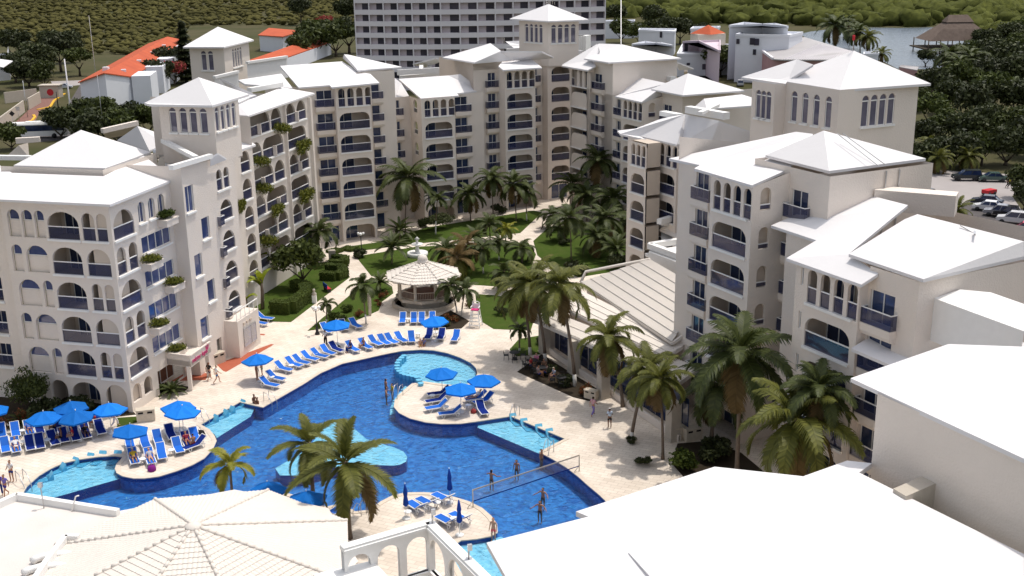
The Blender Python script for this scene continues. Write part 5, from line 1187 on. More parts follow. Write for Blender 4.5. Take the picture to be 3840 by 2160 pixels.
def hedge(poly, wd, h, label):
    P = pxs(poly); root = wroot("hedge", tuple(P[0]), label, "hedge", "clipped hedges"); mb = MB(); rnd = random.Random(len(poly) * 7 + int(P[0].x))
    for i in range(len(P) - 1): mb.bar(P[i] + Vector((0, 0, h / 2)), P[i + 1] + Vector((0, 0, h / 2)), wd * .9, h * .96)
    for i in range(len(P) - 1):
        L = (P[i + 1] - P[i]).length; d = (P[i + 1] - P[i]) / L; s = Vector((-d.y, d.x, 0))
        for k in range(int(L * (wd + 2 * h) * 55)):
            t = rnd.uniform(-.1, L + .1); u = rnd.uniform(0, wd + 2 * h)
            if u < h: q = s * (-wd / 2) + Vector((0, 0, u))
            elif u < h + wd: q = s * (u - h - wd / 2) + Vector((0, 0, h))
            else: q = s * (wd / 2) + Vector((0, 0, u - h - wd))
            p = P[i] + d * t + q; a_ = Vector((rnd.gauss(0, 1), rnd.gauss(0, 1), rnd.gauss(0, 1))).normalized() * .085; b_ = a_.orthogonal().normalized() * .06
            mb.face([p - a_, p + b_, p + a_, p - b_])
    mb.build("foliage", M['hedge'], root)
hedge([(1020, 1172), (1092, 1176), (1150, 1128), (1142, 1098), (1100, 1092)], 1.3, 1.35, "curled clipped hedge on the lawn beside the stair tower")
hedge([(1205, 1048), (1262, 1052), (1292, 1040), (1280, 1022), (1225, 1018)], 1.1, 1.0, "U-shaped clipped hedge left of the path junction, nearer one")
hedge([(1238, 1000), (1290, 1002), (1296, 985), (1250, 980)], 1.0, .9, "small clipped hedge at the path junction, further one")
hedge([(1240, 942), (1270, 950)], 1.8, .35, "dark clipped hedge bed before the left central block, left of the pale step")
hedge([(1290, 935), (1330, 940)], 1.8, .35, "dark clipped hedge bed before the left central block, right of the pale step")
# banana plants against the wing
def banana(base, tops, label):
    B = G(*base, 0); root = empty("banana_plant", B, 0, label, "banana plant", "banana plants"); rnd = random.Random(base[0])
    H = over(tops[0], tops[1], B); mb = MB(); mb.tube([(0, 0, 0), (.1, .05, H * .45), (.05, .1, H * .8)], [.22, .17, .1], 7); mb.build("stem", M['bark'], root); mb = MB()
    for i in range(9):
        a_ = rnd.uniform(0, 6.28); e = math.radians(rnd.uniform(48, 85)); L = H * rnd.uniform(.38, .5); p = Vector((.05, .08, H * .55 + rnd.uniform(0, .15) * H)); h = Vector((math.cos(a_), math.sin(a_), 0)); s = Vector((-h.y, h.x, 0)); pr = None
        for k in range(9):
            f = k / 8; wd = L * .17 * math.sin(math.pi * (.06 + .92 * f)) ** .6; d = h * math.cos(e) + Vector((0, 0, math.sin(e)))
            cur = (p - s * wd + Vector((0, 0, wd * .3)), p.copy(), p + s * wd + Vector((0, 0, wd * .3)))
            if pr: mb.mesh([*pr, *cur], ((0, 1, 4, 3), (1, 2, 5, 4)))
            pr = cur; p = p + d * (L / 8); e -= .16
    mb.build("leaves", M['banana'], root)
banana((962, 1075), (970, 900), "tall yellow-green banana plant against the wing's foot, upper one")
banana((985, 1160), (995, 1010), "broad yellow-green banana plant beside the two shaded loungers")
banana((925, 1190), (925, 1090), "dark narrow banana plant next to the stair tower wall")
# hanging vines on the wing's balconies
def on_plane(px, py, Bk, b):
    O3 = Bk.P(0, b, 0); nn = Vector((Bk.v.x, Bk.v.y, 0)); d = ray(px, py); t = (nn.x * O3.x + nn.y * O3.y) / (nn.x * d.x + nn.y * d.y); return Vector((d.x * t, d.y * t, CAMH + d.z * t))
for i, (x, y, sw, sh, lab) in enumerate([(1062, 478, 1.8, 1.5, "topmost vine hanging from the wing's balconies"), (1138, 547, 2.3, 1.9, "vine at the wing's far end, second from the top"), (984, 602, 1.7, 1.5, "vine on the wing's near column below the roof stub"), (1150, 730, 2.4, 1.9, "large vine at the wing's far end, third floor"), (994, 703, 1.7, 1.5, "vine on the wing's near column, fourth floor"), (1042, 785, 1.9, 1.5, "vine in the middle of the wing, third floor"), (1010, 900, 1.9, 1.7, "lowest large vine above the banana plants"), (908, 770, 1.0, 1.7, "narrow vine beside the stair tower's edge")]):
    p = on_plane(x, y, LW, -4.0 if i < 7 else -3.0); r_ = empty("hanging_vine", p, 0, lab, "vine", "vines on the left wing's balconies")
    c = bpy.data.objects.new("foliage", LC['vine', i % 2]); COL.objects.link(c); c.parent = r_; c.scale = (sw * .55, sw * 1.0, sh * .95); c.rotation_euler = (0, 0, -math.radians(14.5)); _kidmap.setdefault(r_.name, []).append(c)
for i, (x, y, a0, a1, z, lab) in enumerate([(629, 800, 8.4, 10, 0, "planter with a taller sprig, topmost on the left block"), (571, 962, 4.6, 6, 0, "planter with round yellow-green shrub on the left block's fourth floor"), (655, 1047, 0, 0, 0, "planter at the corner of the stair tower, third floor"), (600, 1202, 0, 0, 0, "planter with trailing shrub on the second floor"), (664, 1297, 0, 0, 0, "long planter on top of the entrance canopy")]):
    p = on_plane(x, y, LB, .5); r_ = empty("balcony_planter", p, -math.radians(14.5), lab, "planter", "planters on the left block"); mb = MB(); mb.box((-.05, 0, -.75), (.9, 1.9, .55)); mb.box((-.05, 0, -.46), (1.0, 2.0, .1)); mb.build("box", M['wall'], r_)
    c = bpy.data.objects.new("foliage", LC['vine' if i else 'bush', 0]); COL.objects.link(c); c.parent = r_; c.scale = (.8, 1.3, .95); c.location = (0, 0, -.1); _kidmap.setdefault(r_.name, []).append(c)
ag = empty("agave", G(646, 1478, 0), 0, "large grey-green agave in the bed beside the entrance canopy", "agave"); c = bpy.data.objects.new("leaves", CR['cycad', 0]); COL.objects.link(c); c.parent = ag; c.scale = (1.5, 1.5, 1.3); c.location = (0, 0, .4); _kidmap[ag.name] = [c]
ag = empty("agave", G(85, 1590, 0), 0, "spiky agave in the dark bed behind the left loungers", "agave"); c = bpy.data.objects.new("leaves", CR['cycad', 0]); COL.objects.link(c); c.parent = ag; c.scale = (1.6, 1.6, 1.4); c.location = (0, 0, .3); _kidmap[ag.name] = [c]
# ---------------------------------------------------------------- pool furniture
def lounger_proto(cloth, name="sun_lounger"):
    r = empty(name, (0, 0, -50))
    mb = MB(); mb.box((0, .37, .37), (.60, 1.22, .035)); mb.build("seat", cloth, r)
    mb = MB(); q = [Vector((-.30, -.22, .37)), Vector((.30, -.22, .37)), Vector((.30, -.86, .88)), Vector((-.30, -.86, .88))]; o = Vector((0, -.03, -.03))
    mb.mesh(q + [p + o for p in q], ((0, 1, 2, 3), (7, 6, 5, 4), (0, 4, 5, 1), (1, 5, 6, 2), (2, 6, 7, 3), (3, 7, 4, 0))); mb.build("backrest", cloth, r)
    mb = MB()
    for s in (-1, 1):
        mb.bar((s * .33, -.25, .35), (s * .33, 1.0, .35), .055, .06); mb.bar((s * .33, -.24, .36), (s * .33, -.9, .89), .05, .05); mb.bar((s * .33, -.55, .62), (s * .33, -.62, .34), .04); mb.bar((s * .33, -.75, .34), (s * .33, -.2, .34), .05)
    mb.bar((-.33, 1.0, .35), (.33, 1.0, .35), .05); mb.bar((-.33, -.9, .89), (.33, -.9, .89), .05); mb.build("frame", M['plastic'], r)
    for s in (-1, 1):
        for y in (-.55, .62):
            mb = MB(); mb.tube([(s * .33, y + .16, .34), (s * .37, y + .02, .0)], .026, 5); mb.tube([(s * .33, y - .16, .34), (s * .37, y, .0)], .026, 5); mb.build("leg", M['plastic'], r)
    return r
PL = {'b': lounger_proto(M['blue']), 'n': lounger_proto(M['navy'])}  # navy copy carries parasol shade in its cloth colour
_used = {}
def place(proto, loc, rz, label, cat, group, scale=None):
    if proto.name not in _used: _used[proto.name] = 1; r = proto; r.location = loc; r.rotation_euler = (0, 0, rz); r.scale = (scale or 1,) * 3
    else: r = dup(proto, loc, rz, scale or 1)
    r["label"] = label; r["category"] = cat
    if group: r["group"] = group
    return r
def lounge(h, f, label, k='b', group="blue sun loungers around the pool"):
    H, F_ = G(*h), G(*f); d = (F_ - H).normalized(); c = (H + F_) / 2
    r = place(PL[k], (c.x, c.y, 0), math.atan2(-d.x, d.y), label, "sun lounger", group); LG.append((c, math.atan2(-d.x, d.y))); return r
LG = []
Rw = "blue lounger in the curved poolside row, "
LL = [((1033, 1386), (1096, 1402), Rw + "nearest the leftmost parasol, with a coral towel"), ((1073, 1369), (1132, 1386), Rw + "second from its left end"), ((1100, 1361), (1161, 1376), Rw + "third from its left end"), ((1132, 1347), (1193, 1362), Rw + "fourth from its left end"), ((1168, 1337), (1229, 1351), Rw + "with its left neighbour's white table beside it"), ((1205, 1322), (1255, 1341), Rw + "with dark bags on it"), ((1238, 1311), (1286, 1330), Rw + "half under the second parasol", 'n'),
      ((1302, 1308), (1343, 1328), Rw + "under a seated person in navy"), ((1352, 1299), (1390, 1317), Rw + "under a seated shirtless man"), ((1389, 1288), (1427, 1304), Rw + "empty, right of the shirtless man"), ((1424, 1284), (1458, 1302), Rw + "second right of the shirtless man"), ((1450, 1280), (1487, 1298), Rw + "with a dark towel over its back"), ((1487, 1274), (1523, 1293), Rw + "with a crumpled towel on the seat"), ((1541, 1268), (1547, 1296), Rw + "last before the water stubs"),
      ((1616, 1256), (1600, 1284), "dark blue lounger left of the parasol beside the lifeguard chair", 'n'), ((1661, 1258), (1648, 1286), "dark blue lounger right of that parasol's pole", 'n'), ((1718, 1262), (1699, 1294), "single lounger standing apart right of the parasol by the shallow pool"), ((1513, 1198), (1508, 1222), "leftmost lounger before the gazebo's planter", 'b'), ((1553, 1198), (1552, 1222), "second lounger before the gazebo's planter", 'b'), ((1583, 1198), (1581, 1221), "third lounger before the gazebo's planter", 'b'), ((1622, 1196), (1621, 1220), "rightmost lounger before the gazebo, half behind a parasol", 'b'),
      ((1208, 1238), (1243, 1258), "lounger beside the three-globe lamp, under a parasol"), ((1278, 1224), (1300, 1250), "lounger behind the second parasol, back to the lawn", 'n'), ((1318, 1222), (1350, 1238), "dark blue lounger beside the white-footed palm", 'b'), ((946, 1216), (1000, 1226), "nearer of two loungers by the stair tower's right corner"), ((968, 1200), (1020, 1206), "further of two loungers by the stair tower's right corner"), ((980, 1447), (1043, 1460), "lounger with a bag under the leftmost poolside parasol"), ((1003, 1422), (1068, 1436), "lounger right of the bag-laden one at the pool's left edge"),
      ((1680, 1483), (1612, 1492), "dark shaded lounger on the round deck, furthest back", 'n'), ((1672, 1508), (1604, 1519), "dark lounger on the round deck, second from the back", 'n'), ((1671, 1534), (1605, 1545), "bright lounger at the round deck's left side"), ((1726, 1558), (1652, 1566), "lounger on the round deck seen side-on, nearest the water"), ((1796, 1534), (1821, 1567), "lounger at the round deck's right, facing the camera", 'n'), ((1818, 1500), (1752, 1510), "lounger with a sunbather on the round deck"), ((1828, 1510), (1800, 1518), "lounger with raised back at the round deck's right rear", 'b'),
      ((18, 1672), (26, 1712), "front-row lounger at the left picture edge"), ((57, 1672), (66, 1711), "front-row lounger under the person in white", 'b'), ((110, 1664), (119, 1704), "dark front-row lounger right of the person in white", 'n'), ((147, 1658), (156, 1697), "dark front-row lounger left of the parasol pole", 'n'), ((192, 1650), (212, 1680), "front-row lounger right of the parasol pole", 'n'), ((236, 1640), (247, 1669), "front-row lounger under a brown-skinned sitter", 'n'), ((277, 1634), (290, 1663), "front-row lounger under a person in red", 'n'), ((318, 1625), (329, 1653), "front-row lounger under a person in dark clothes", 'n'), ((368, 1606), (388, 1642), "dark lounger at the right end of the left group", 'n'),
      ((6, 1620), (11, 1655), "back-row lounger at the left picture edge"), ((57, 1616), (64, 1652), "back-row lounger behind the person in white"), ((106, 1611), (117, 1642), "back-row lounger with a sitter in a white cap"), ((145, 1610), (155, 1638), "back-row lounger in the first parasol's shade", 'n'), ((214, 1605), (222, 1628), "back-row lounger between the first two parasols", 'n'), ((282, 1600), (290, 1626), "back-row lounger behind the person in red"), ((362, 1585), (374, 1610), "back-row lounger by the woman in a white dress", 'n'),
      ((495, 1712), (512, 1757), "lounger under the man in a yellow shirt on the peninsula"), ((556, 1712), (574, 1757), "lounger under a sunbathing woman on the peninsula"), ((602, 1694), (613, 1738), "empty lounger right of the sunbathing woman"), ((486, 1668), (493, 1694), "lounger behind the man in the yellow shirt", 'b'), ((541, 1665), (553, 1692), "lounger behind the sunbathing woman"), ((589, 1650), (600, 1677), "lounger behind the empty one on the peninsula"), ((634, 1628), (650, 1657), "dark lounger under the peninsula's twin parasols", 'n'), ((657, 1670), (682, 1716), "lounger beside a small white table on the peninsula"), ((694, 1654), (710, 1686), "dark lounger with a dark red towel", 'n'), ((727, 1643), (742, 1668), "lounger beside the bags on the peninsula"), ((762, 1672), (702, 1694), "navy-towelled lounger lying crosswise on the peninsula", 'n'),
      ((1588, 1932), (1538, 1900), "left lounger on the bottom deck by a closed parasol"), ((1628, 1914), (1577, 1888), "second lounger on the bottom deck with a rolled towel"), ((1688, 1897), (1636, 1871), "furthest lounger on the bottom deck with a rolled towel"), ((1704, 1984), (1650, 1955), "lounger half hidden behind the arcaded parapet's corner"), ((1756, 1976), (1700, 1943), "rightmost lounger on the bottom deck"), ((1232, 1950), (1268, 1925), "lounger partly hidden beside the spiky palm pair")]
for a in LL: lounge(*a)
# side tables
r = empty("side_table", (0, 0, -50)); mb = MB(); mb.lathe((0, 0, .42), ((.27, 0), (.27, .04)), 10, sm=False); mb.build("table_top", M['plastic'], r)
for i in range(4):
    a_ = i * math.pi / 2 + .78; mb = MB(); mb.tube([(.15 * math.cos(a_), .15 * math.sin(a_), .42), (.22 * math.cos(a_), .22 * math.sin(a_), 0)], .025, 5); mb.build("leg", M['plastic'], r)
for x, y, lab in [(1093, 1386, "white side table between the row's first loungers"), (1182, 1340, "white side table in the middle of the curved row"), (1020, 1430, "white side table under the leftmost poolside parasol"), (1568, 1266, "white side table at the row's right end"), (1637, 1262, "white side table at the foot of the parasol by the shallow pool"), (1530, 1210, "white side table between the gazebo loungers"), (1622, 1500, "white side table between the two dark loungers on the round deck"), (1672, 1543, "white side table left of the round deck's near pole"), (1757, 1537, "white side table right of the round deck's near pole"), (86, 1675, "white side table beside the person in white"), (180, 1668, "white side table at the left group's parasol pole"), (88, 1632, "white side table in the left group's back row"), (538, 1740, "white side table with things on it, between the two sunbathers"), (645, 1706, "white side table left of the lone peninsula lounger"), (1530, 1940, "white side table under the bottom deck's left closed parasol"), (1640, 1905, "white side table between the bottom deck's far loungers"), (1703, 1965, "white side table between the bottom deck's near loungers"), (1258, 1965, "white side table next to the octagonal roof's right edge")]:
    place(r, G(x, y), RND.uniform(0, 1), lab, "side table", "white resin side tables")
# parasols
def parasol_proto():
    r = empty("parasol", (0, 0, -50)); mb = MB(); n = 6; R = 1.42; top = Vector((0, 0, 2.62)); P = [Vector((R * math.cos(2 * math.pi * i / n), R * math.sin(2 * math.pi * i / n), 2.02)) for i in range(n)]
    for i in range(n):
        a, b = P[i], P[(i + 1) % n]; m_ = (a + b) / 2 * .985 + Vector((0, 0, .0)); mid = top.lerp((a + b) / 2, .55) - Vector((0, 0, .05)); ma, mb_ = top.lerp(a, .55) + Vector((0, 0, .015)), top.lerp(b, .55) + Vector((0, 0, .015))
        mb.mesh([top, ma, mid, mb_, a, m_, b], ((0, 1, 2), (0, 2, 3), (1, 4, 5, 2), (2, 5, 6, 3)))
        d = Vector((0, 0, -.13)); mb.mesh([a, m_, b, a + d, m_ + d, b + d], ((0, 3, 4, 1), (1, 4, 5, 2)))
    mb.build("canopy", M['canopy'], r)
    mb = MB(); mb.tube([(0, 0, 0), (0, 0, 2.7)], .028, 6); mb.lathe((0, 0, 2.66), ((.05, 0), (.04, .06), (0, .08)), 6); mb.build("pole", M['plastic'], r)
    mb = MB(); 
    for p in P: mb.bar((0, 0, 2.5), p * .97, .02)
    for p in P: mb.bar((0, 0, 1.75), Vector((0, 0, 2.45)).lerp(p, .5) - Vector((0, 0, .05)), .018)
    mb.build("ribs", M['plastic'], r)
    mb = MB(); mb.lathe((0, 0, 0), ((.28, 0), (.28, .07), (.08, .12), (.06, .3)), 10); mb.build("base", M['plastic'], r); return r
pp = parasol_proto()
for i, (x, y, lab) in enumerate([(975, 1430, "blue parasol at the pool's left edge shading two standing people"), (1267, 1294, "blue parasol behind the curved row, beside the lamp post"), (1636, 1279, "blue parasol in front of the gazebo's loungers"), (1660, 1484, "rear left parasol of three on the round deck"), (1729, 1547, "front parasol of three on the round deck"), (1814, 1512, "right parasol of three on the round deck"), (176, 1658, "left parasol of the left lounger group"), (303, 1652, "middle parasol of the left lounger group"), (278, 1618, "parasol mostly hidden behind the left group's middle one"), (418, 1626, "right parasol of the left group, beside the woman in white"), (494, 1710, "parasol over the man in the yellow shirt"), (675, 1618, "rear one of the peninsula's twin parasols"), (688, 1637, "front one of the peninsula's twin parasols"), (-24, 1630, "parasol cut off by the left picture edge"), (1010, 1942, "parasol peeping out behind the octagonal roof, left one"), (1160, 1978, "parasol behind the spiky palm and octagonal roof, right one")]):
    q = place(pp, G(x, y), i * .37 + .2, lab, "parasol", "open blue parasols"); q.rotation_euler = (RND.uniform(-.05, .05), RND.uniform(-.06, .02), i * .37 + .2)
r = empty("closed_parasol", (0, 0, -50)); mb = MB(); mb.lathe((0, 0, .95), ((.10, 0), (.2, .12), (.17, .45), (.12, .75), (.16, .95), (.1, 1.35), (.03, 1.65)), 9); mb.build("canopy", M['closed'], r)
mb = MB(); mb.tube([(0, 0, 0), (0, 0, 2.68)], .028, 6); mb.build("pole", M['plastic'], r); mb = MB(); mb.lathe((0, 0, 0), ((.3, 0), (.3, .07), (.07, .12)), 10); mb.build("base", M['plastic'], r)
for x, y, lab in ((1688, 1885, "closed dark blue parasol at the bottom deck's far edge"), (1524, 1945, "closed dark blue parasol at the bottom deck's left side"), (1724, 2008, "closed dark blue parasol nearest the arcaded parapet")): place(r, G(x, y), 0, lab, "parasol", "closed parasols")
# ---------------------------------------------------------------- people
def skin(name, V, Ed, m, sub=1):
    me = bpy.data.meshes.new(name + "_sk"); me.from_pydata([v[:3] for v in V], Ed, []); o = bpy.data.objects.new(name + "_sk", me); COL.objects.link(o)
    md = o.modifiers.new("s", 'SKIN'); md.use_smooth_shade = True
    for i, v in enumerate(V):
        sv_ = me.skin_vertices[0].data[i]; sv_.radius = (v[3], v[4] if len(v) > 4 else v[3]); sv_.use_root = i == 0
    if sub: o.modifiers.new("b", 'SUBSURF').levels = sub
    dg = bpy.context.evaluated_depsgraph_get(); out = bpy.data.meshes.new_from_object(o.evaluated_get(dg)); bpy.data.objects.remove(o); bpy.data.meshes.remove(me)
    out.name = name; out.materials.clear(); out.materials.append(m)
    for p in out.polygons: p.use_smooth = True
    return out
def pose(kind):
    "joint positions: x right, y forward, z up"
    J = dict(pel=(0, 0, .95), sp=(0, -.01, 1.13), ch=(0, 0, 1.34), nk=(0, .0, 1.49), hb=(0, .02, 1.56), hm=(0, .03, 1.63), ht=(0, .01, 1.70))
    A_ = {-1: [(.17, 0, 1.42), (.23, -.02, 1.15), (.25, .07, .92)], 1: [(.17, 0, 1.42), (.23, -.02, 1.15), (.25, .07, .92)]}
    Lg = {-1: [(.09, 0, .90), (.11, .02, .5), (.11, -.02, .09), (.12, .15, .04)], 1: [(.09, 0, .90), (.11, .02, .5), (.11, -.02, .09), (.12, .15, .04)]}
    if kind == 'walk':
        Lg[-1] = [(.09, 0, .90), (.10, .22, .53), (.10, .26, .1), (.11, .42, .05)]; Lg[1] = [(.09, 0, .90), (.10, -.08, .5), (.10, -.38, .16), (.11, -.28, .04)]
        A_[-1] = [(.17, 0, 1.42), (.22, -.15, 1.17), (.23, -.12, .94)]; A_[1] = [(.17, 0, 1.42), (.22, .1, 1.16), (.22, .28, 1.02)]
    if kind == 'carry': A_[1] = [(.17, 0, 1.42), (.22, .04, 1.15), (.16, .26, 1.12)]; A_[-1] = [(.17, 0, 1.42), (.22, .04, 1.15), (.16, .26, 1.10)]
    if kind == 'wade': A_ = {s: [(.17, 0, 1.42), (.40, .08, 1.25), (.52, .25, 1.2)] for s in (-1, 1)}
    if kind == 'sit':
        for k in J: J[k] = (J[k][0], J[k][1], J[k][2] - .50)
        A_ = {s: [(.17, 0, .92), (.22, .06, .66), (.15, .28, .60)] for s in (-1, 1)}; Lg = {s: [(.09, .03, .44), (.12, .43, .48), (.12, .44, .09), (.12, .6, .04)] for s in (-1, 1)}
    if kind == 'lie':
        J = dict(pel=(0, 0, .50), sp=(0, -.15, .60), ch=(0, -.32, .76), nk=(0, -.42, .88), hb=(0, -.45, .95), hm=(0, -.48, 1.02), ht=(0, -.52, 1.08))
        A_ = {s: [(.18, -.34, .83), (.28, -.12, .66), (.24, .12, .60)] for s in (-1, 1)}; Lg = {s: [(.09, .05, .49), (.13, .46, .60 if s > 0 else .50), (.13, .86, .46), (.13, .92, .58)] for s in (-1, 1)}
    return J, A_, Lg
PM = {}
def person_meshes(kind):
    if kind in PM: return PM[kind]
    J, A_, Lg = pose(kind); V = []; Ed = []
    def add(p, r, par=None, r2=None):
        V.append((*p, r, r2 or r)); i = len(V) - 1
        if par is not None: Ed.append((par, i))
        return i
    pel = add(J['pel'], .135, None, .105); sp = add(J['sp'], .115, pel, .09); ch = add(J['ch'], .14, sp, .10); nk = add(J['nk'], .05, ch); hb = add(J['hb'], .07, nk); hm = add(J['hm'], .088, hb, .1); add(J['ht'], .06, hm)
    hx = J['hm']; add((hx[0], hx[1] + .115, hx[2] - .01), .014, hm)
    for s in (-1, 1):
        add((s * .095, hx[1], hx[2]), .018, hm); a = A_[s]; sh = add((s * a[0][0], *a[0][1:]), .058, ch); el = add((s * a[1][0], *a[1][1:]), .042, sh); wr = add((s * a[2][0], *a[2][1:]), .03, el)
        d = (Vector(a[2]) - Vector(a[1])).normalized(); w_ = Vector((s * a[2][0], *a[2][1:])); d = Vector((s * d.x, d.y, d.z)); pa = w_ + d * .08; pi_ = add(pa, .036, wr, .018); sd = d.cross(Vector((s, 0, 0))).normalized()
        for k, (o_, l_) in enumerate(((-.028, .075), (-.01, .085), (.01, .08), (.028, .062))):
            f1 = add(pa + sd * o_ + d * .04, .009, pi_); add(pa + sd * o_ * 1.1 + d * (.04 + l_ * .6) - Vector((s * .02, 0, 0)), .008, f1)
        t1 = add(w_ + d * .05 - sd * .05, .011, wr); add(w_ + d * .1 - sd * .065 - Vector((s * .02, 0, 0)), .009, t1)
        l = Lg[s]; hp = add((s * l[0][0], *l[0][1:]), .092, pel); kn = add((s * l[1][0], *l[1][1:]), .058, hp); an = add((s * l[2][0], *l[2][1:]), .04, kn); add((s * l[3][0], *l[3][1:]), .034, an)
    out = dict(body=(V, Ed))
    tv = [(*J['pel'], .140, .115), (*J['sp'], .128, .105), (*J['ch'], .155, .118), (*Vector(J['ch']).lerp(Vector(J['nk']), .55), .09, .08)]; te = [(0, 1), (1, 2), (2, 3)]
    for s in (-1, 1):
        a = A_[s]; i = len(tv); tv += [(s * a[0][0], *a[0][1:], .072), tuple((*Vector((s * a[0][0], *a[0][1:])).lerp(Vector((s * a[1][0], *a[1][1:])), .7), .06))]; te += [(2, i), (i, i + 1)]
    out['top'] = (tv, te)
    def legs(f, r): 
        sv = [(*Vector(J['pel']).lerp(Vector(J['sp']), .3), .142, .115), (*J['pel'], .148, .12)]; se = [(0, 1)]
        for s in (-1, 1):
            l = Lg[s]; i = len(sv); a, b, c = (Vector((s * q[0], *q[1:])) for q in l[:3]); sv += [(*a, .105)]; se += [(1, i)]
            if f <= 1: sv += [(*a.lerp(b, f), .085)]; se += [(i, i + 1)]
            else: sv += [(*b, .08), (*b.lerp(c, f - 1), .07)]; se += [(i, i + 1), (i + 1, i + 2)]
        return sv, se
    out['shorts'] = legs(.55, 0); out['trousers'] = legs(1.85, 0); out['trunks'] = legs(.18, 0)
    h = Vector(J['hm']); t = Vector(J['ht']); ax = (t - h).normalized(); hv = [(*(h - ax * .02 - Vector((0, .055, 0))), .085, .06), (*(h + ax * .045 - Vector((0, .02, 0))), .098, .1), (*(t + ax * .012), .07)]; out['hair'] = (hv, [(0, 1), (1, 2)])
    hv2 = [(*(h - Vector((0, .075, .16))), .05, .03), (*(h - Vector((0, .07, .03))), .085, .06)] + hv[1:]; out['long_hair'] = (hv2, [(0, 1), (1, 2), (2, 3)])
    bb = h + ax * .05; out['cap'] = ([(*(bb + Vector((0, .16, -.01))), .05, .012), (*bb, .1, .1), (*(t + ax * .02), .07)], [(0, 1), (1, 2)])
    PM[kind] = out; return out
MC = {}
def cmat(c):
    k = tuple(round(x, 3) for x in c)
    if k not in MC: MC[k] = mat("cloth_%d" % len(MC), c, .85, .1)
    return MC[k]
SK = [mat("skin_light", (.52, .29, .20), .55, .3), mat("skin_tan", (.36, .18, .11), .55, .3), mat("skin_brown", (.20, .10, .065), .55, .3)]
MESHC = {}
def person(px, z, heading, kind, label, skn=0, top=None, bottom=None, btype='shorts', hair=(.03, .02, .015), long=False, cap=None, scale=1.0, group=None, loc=None):
    P = Vector(loc) if loc else G(*px, z); P.z = z; r = empty("person", P, -math.radians(heading), label, "person", group, scale); src = person_meshes(kind)
    def part(key, name, m):
        kk = (kind, key, m.name)
        if kk not in MESHC: MESHC[kk] = skin(name, *src[key], m)
        o = bpy.data.objects.new(name, MESHC[kk]); COL.objects.link(o); o.parent = r; _kidmap.setdefault(r.name, []).append(o)
    part('body', 'body', SK[skn])
    if top: part('top', 'top', cmat(top))
    if bottom: part(btype, {'shorts': 'shorts', 'trousers': 'trousers', 'trunks': 'trunks'}[btype], cmat(bottom))
    part('long_hair' if long else 'hair', 'hair', cmat(hair))
    if cap: part('cap', 'cap', cmat(cap))
    return r
WH, NV, BK, RD = (.75, .75, .75), (.02, .04, .18), (.015, .015, .018), (.45, .04, .05)
person((46, 1806), 0, 190, 'carry', "man in a white tank top and navy shorts standing by the shallow pool's left rail", 1, WH, NV)
person((24, 1862), 0, 200, 'walk', "person in a purple shirt at the left edge by the flat roof", 1, (.16, .13, .42), (.05, .04, .25))
person((4, 1858), 0, 170, 'stand', "person in dark blue leaning at the very left edge", 1, (.1, .04, .2), NV, 'trousers')
person((433, 1601), 0, 60, 'walk', "woman in a long white cover-up walking behind the left loungers", 0, (.72, .68, .7), (.7, .66, .68), 'trousers', long=True)
person((965, 1428), 0, 100, 'stand', "woman in a dark bikini standing under the leftmost poolside parasol", 1, None, BK, 'trunks', long=True)
person((984, 1412), 0, 250, 'stand', "shirtless man in green trunks under the leftmost poolside parasol", 0, None, (.05, .28, .2))
person((787, 1426), 0, 30, 'walk', "woman in a black top walking past the entrance canopy with a blue bag", 0, BK, (.1, .08, .12), 'shorts', (.16, .06, .03), True)
person((815, 1438), 0, 60, 'walk', "man in a white shirt and blue shorts carrying a blue towel bag", 0, WH, (.08, .2, .38))
person((1222, 1298), 0, 200, 'carry', "waiter in a white shirt and black trousers behind the curved row", 2, WH, BK, 'trousers')
person((2224, 1560), 0, 40, 'walk', "woman in purple trousers and a pink top walking by the restaurant", 1, (.6, .35, .4), (.20, .16, .42), 'trousers', long=True)
person((2286, 1606), 0, 350, 'carry', "waiter with a white cap and pale blue shirt carrying a tray by the restaurant", 2, (.5, .6, .75), BK, 'shorts', cap=WH)
person((1851, 2030), -.34, 200, 'stand', "woman in a pink swimsuit standing in the shallow edge of the pool", 0, None, (.75, .12, .14), 'shorts', (.2, .09, .04), True)
SWIM = [((1844, 1842), 30, "woman standing in the water left of the net", True, 'wade'), ((1938, 1803), 200, "person standing in the water behind the net", True, 'stand'), ((2036, 1912), 210, "swimmer with raised arms, further of two near the big roof", True, 'wade'), ((2025, 1962), 200, "broad-shouldered swimmer with spread arms, nearest the big roof", False, 'wade'), ((2030, 1762), 120, "bather crouching at the pool edge by the ladder", False, 'stand'), ((1449, 1488), 60, "bather furthest left at the round deck's steps", True, 'stand'), ((1473, 1506), 240, "child in yellow at the round deck's steps", False, 'stand'), ((1450, 1520), 90, "bather nearest on the round deck's steps side", True, 'wade')]
for p_, h_, lab, lg, kd in SWIM: person(p_, -1.14, h_, kd, lab, 1, (.5, .4, .05) if 'yellow' in lab else None, BK, 'trunks', long=lg, group="bathers in the pool")
person((955, 1528), -.40, 130, 'sit', "man sitting on the pool edge beside the left stepped shelf", 2, None, BK, 'shorts'); person((968, 1540), -.66, 220, 'sit', "second bather sitting low at the corner of the left stepped shelf", 2, None, BK, 'trunks')
person((1577, 1312), -.40, 170, 'sit', "person in yellow trunks sitting on the shallow pool's edge", 0, None, (.65, .5, .05), 'shorts', (.5, .4, .25)); person((1590, 1310), -.40, 190, 'sit', "person in violet sitting on the shallow pool's edge", 1, (.2, .2, .4), (.05, .05, .2), 'trunks', long=True)
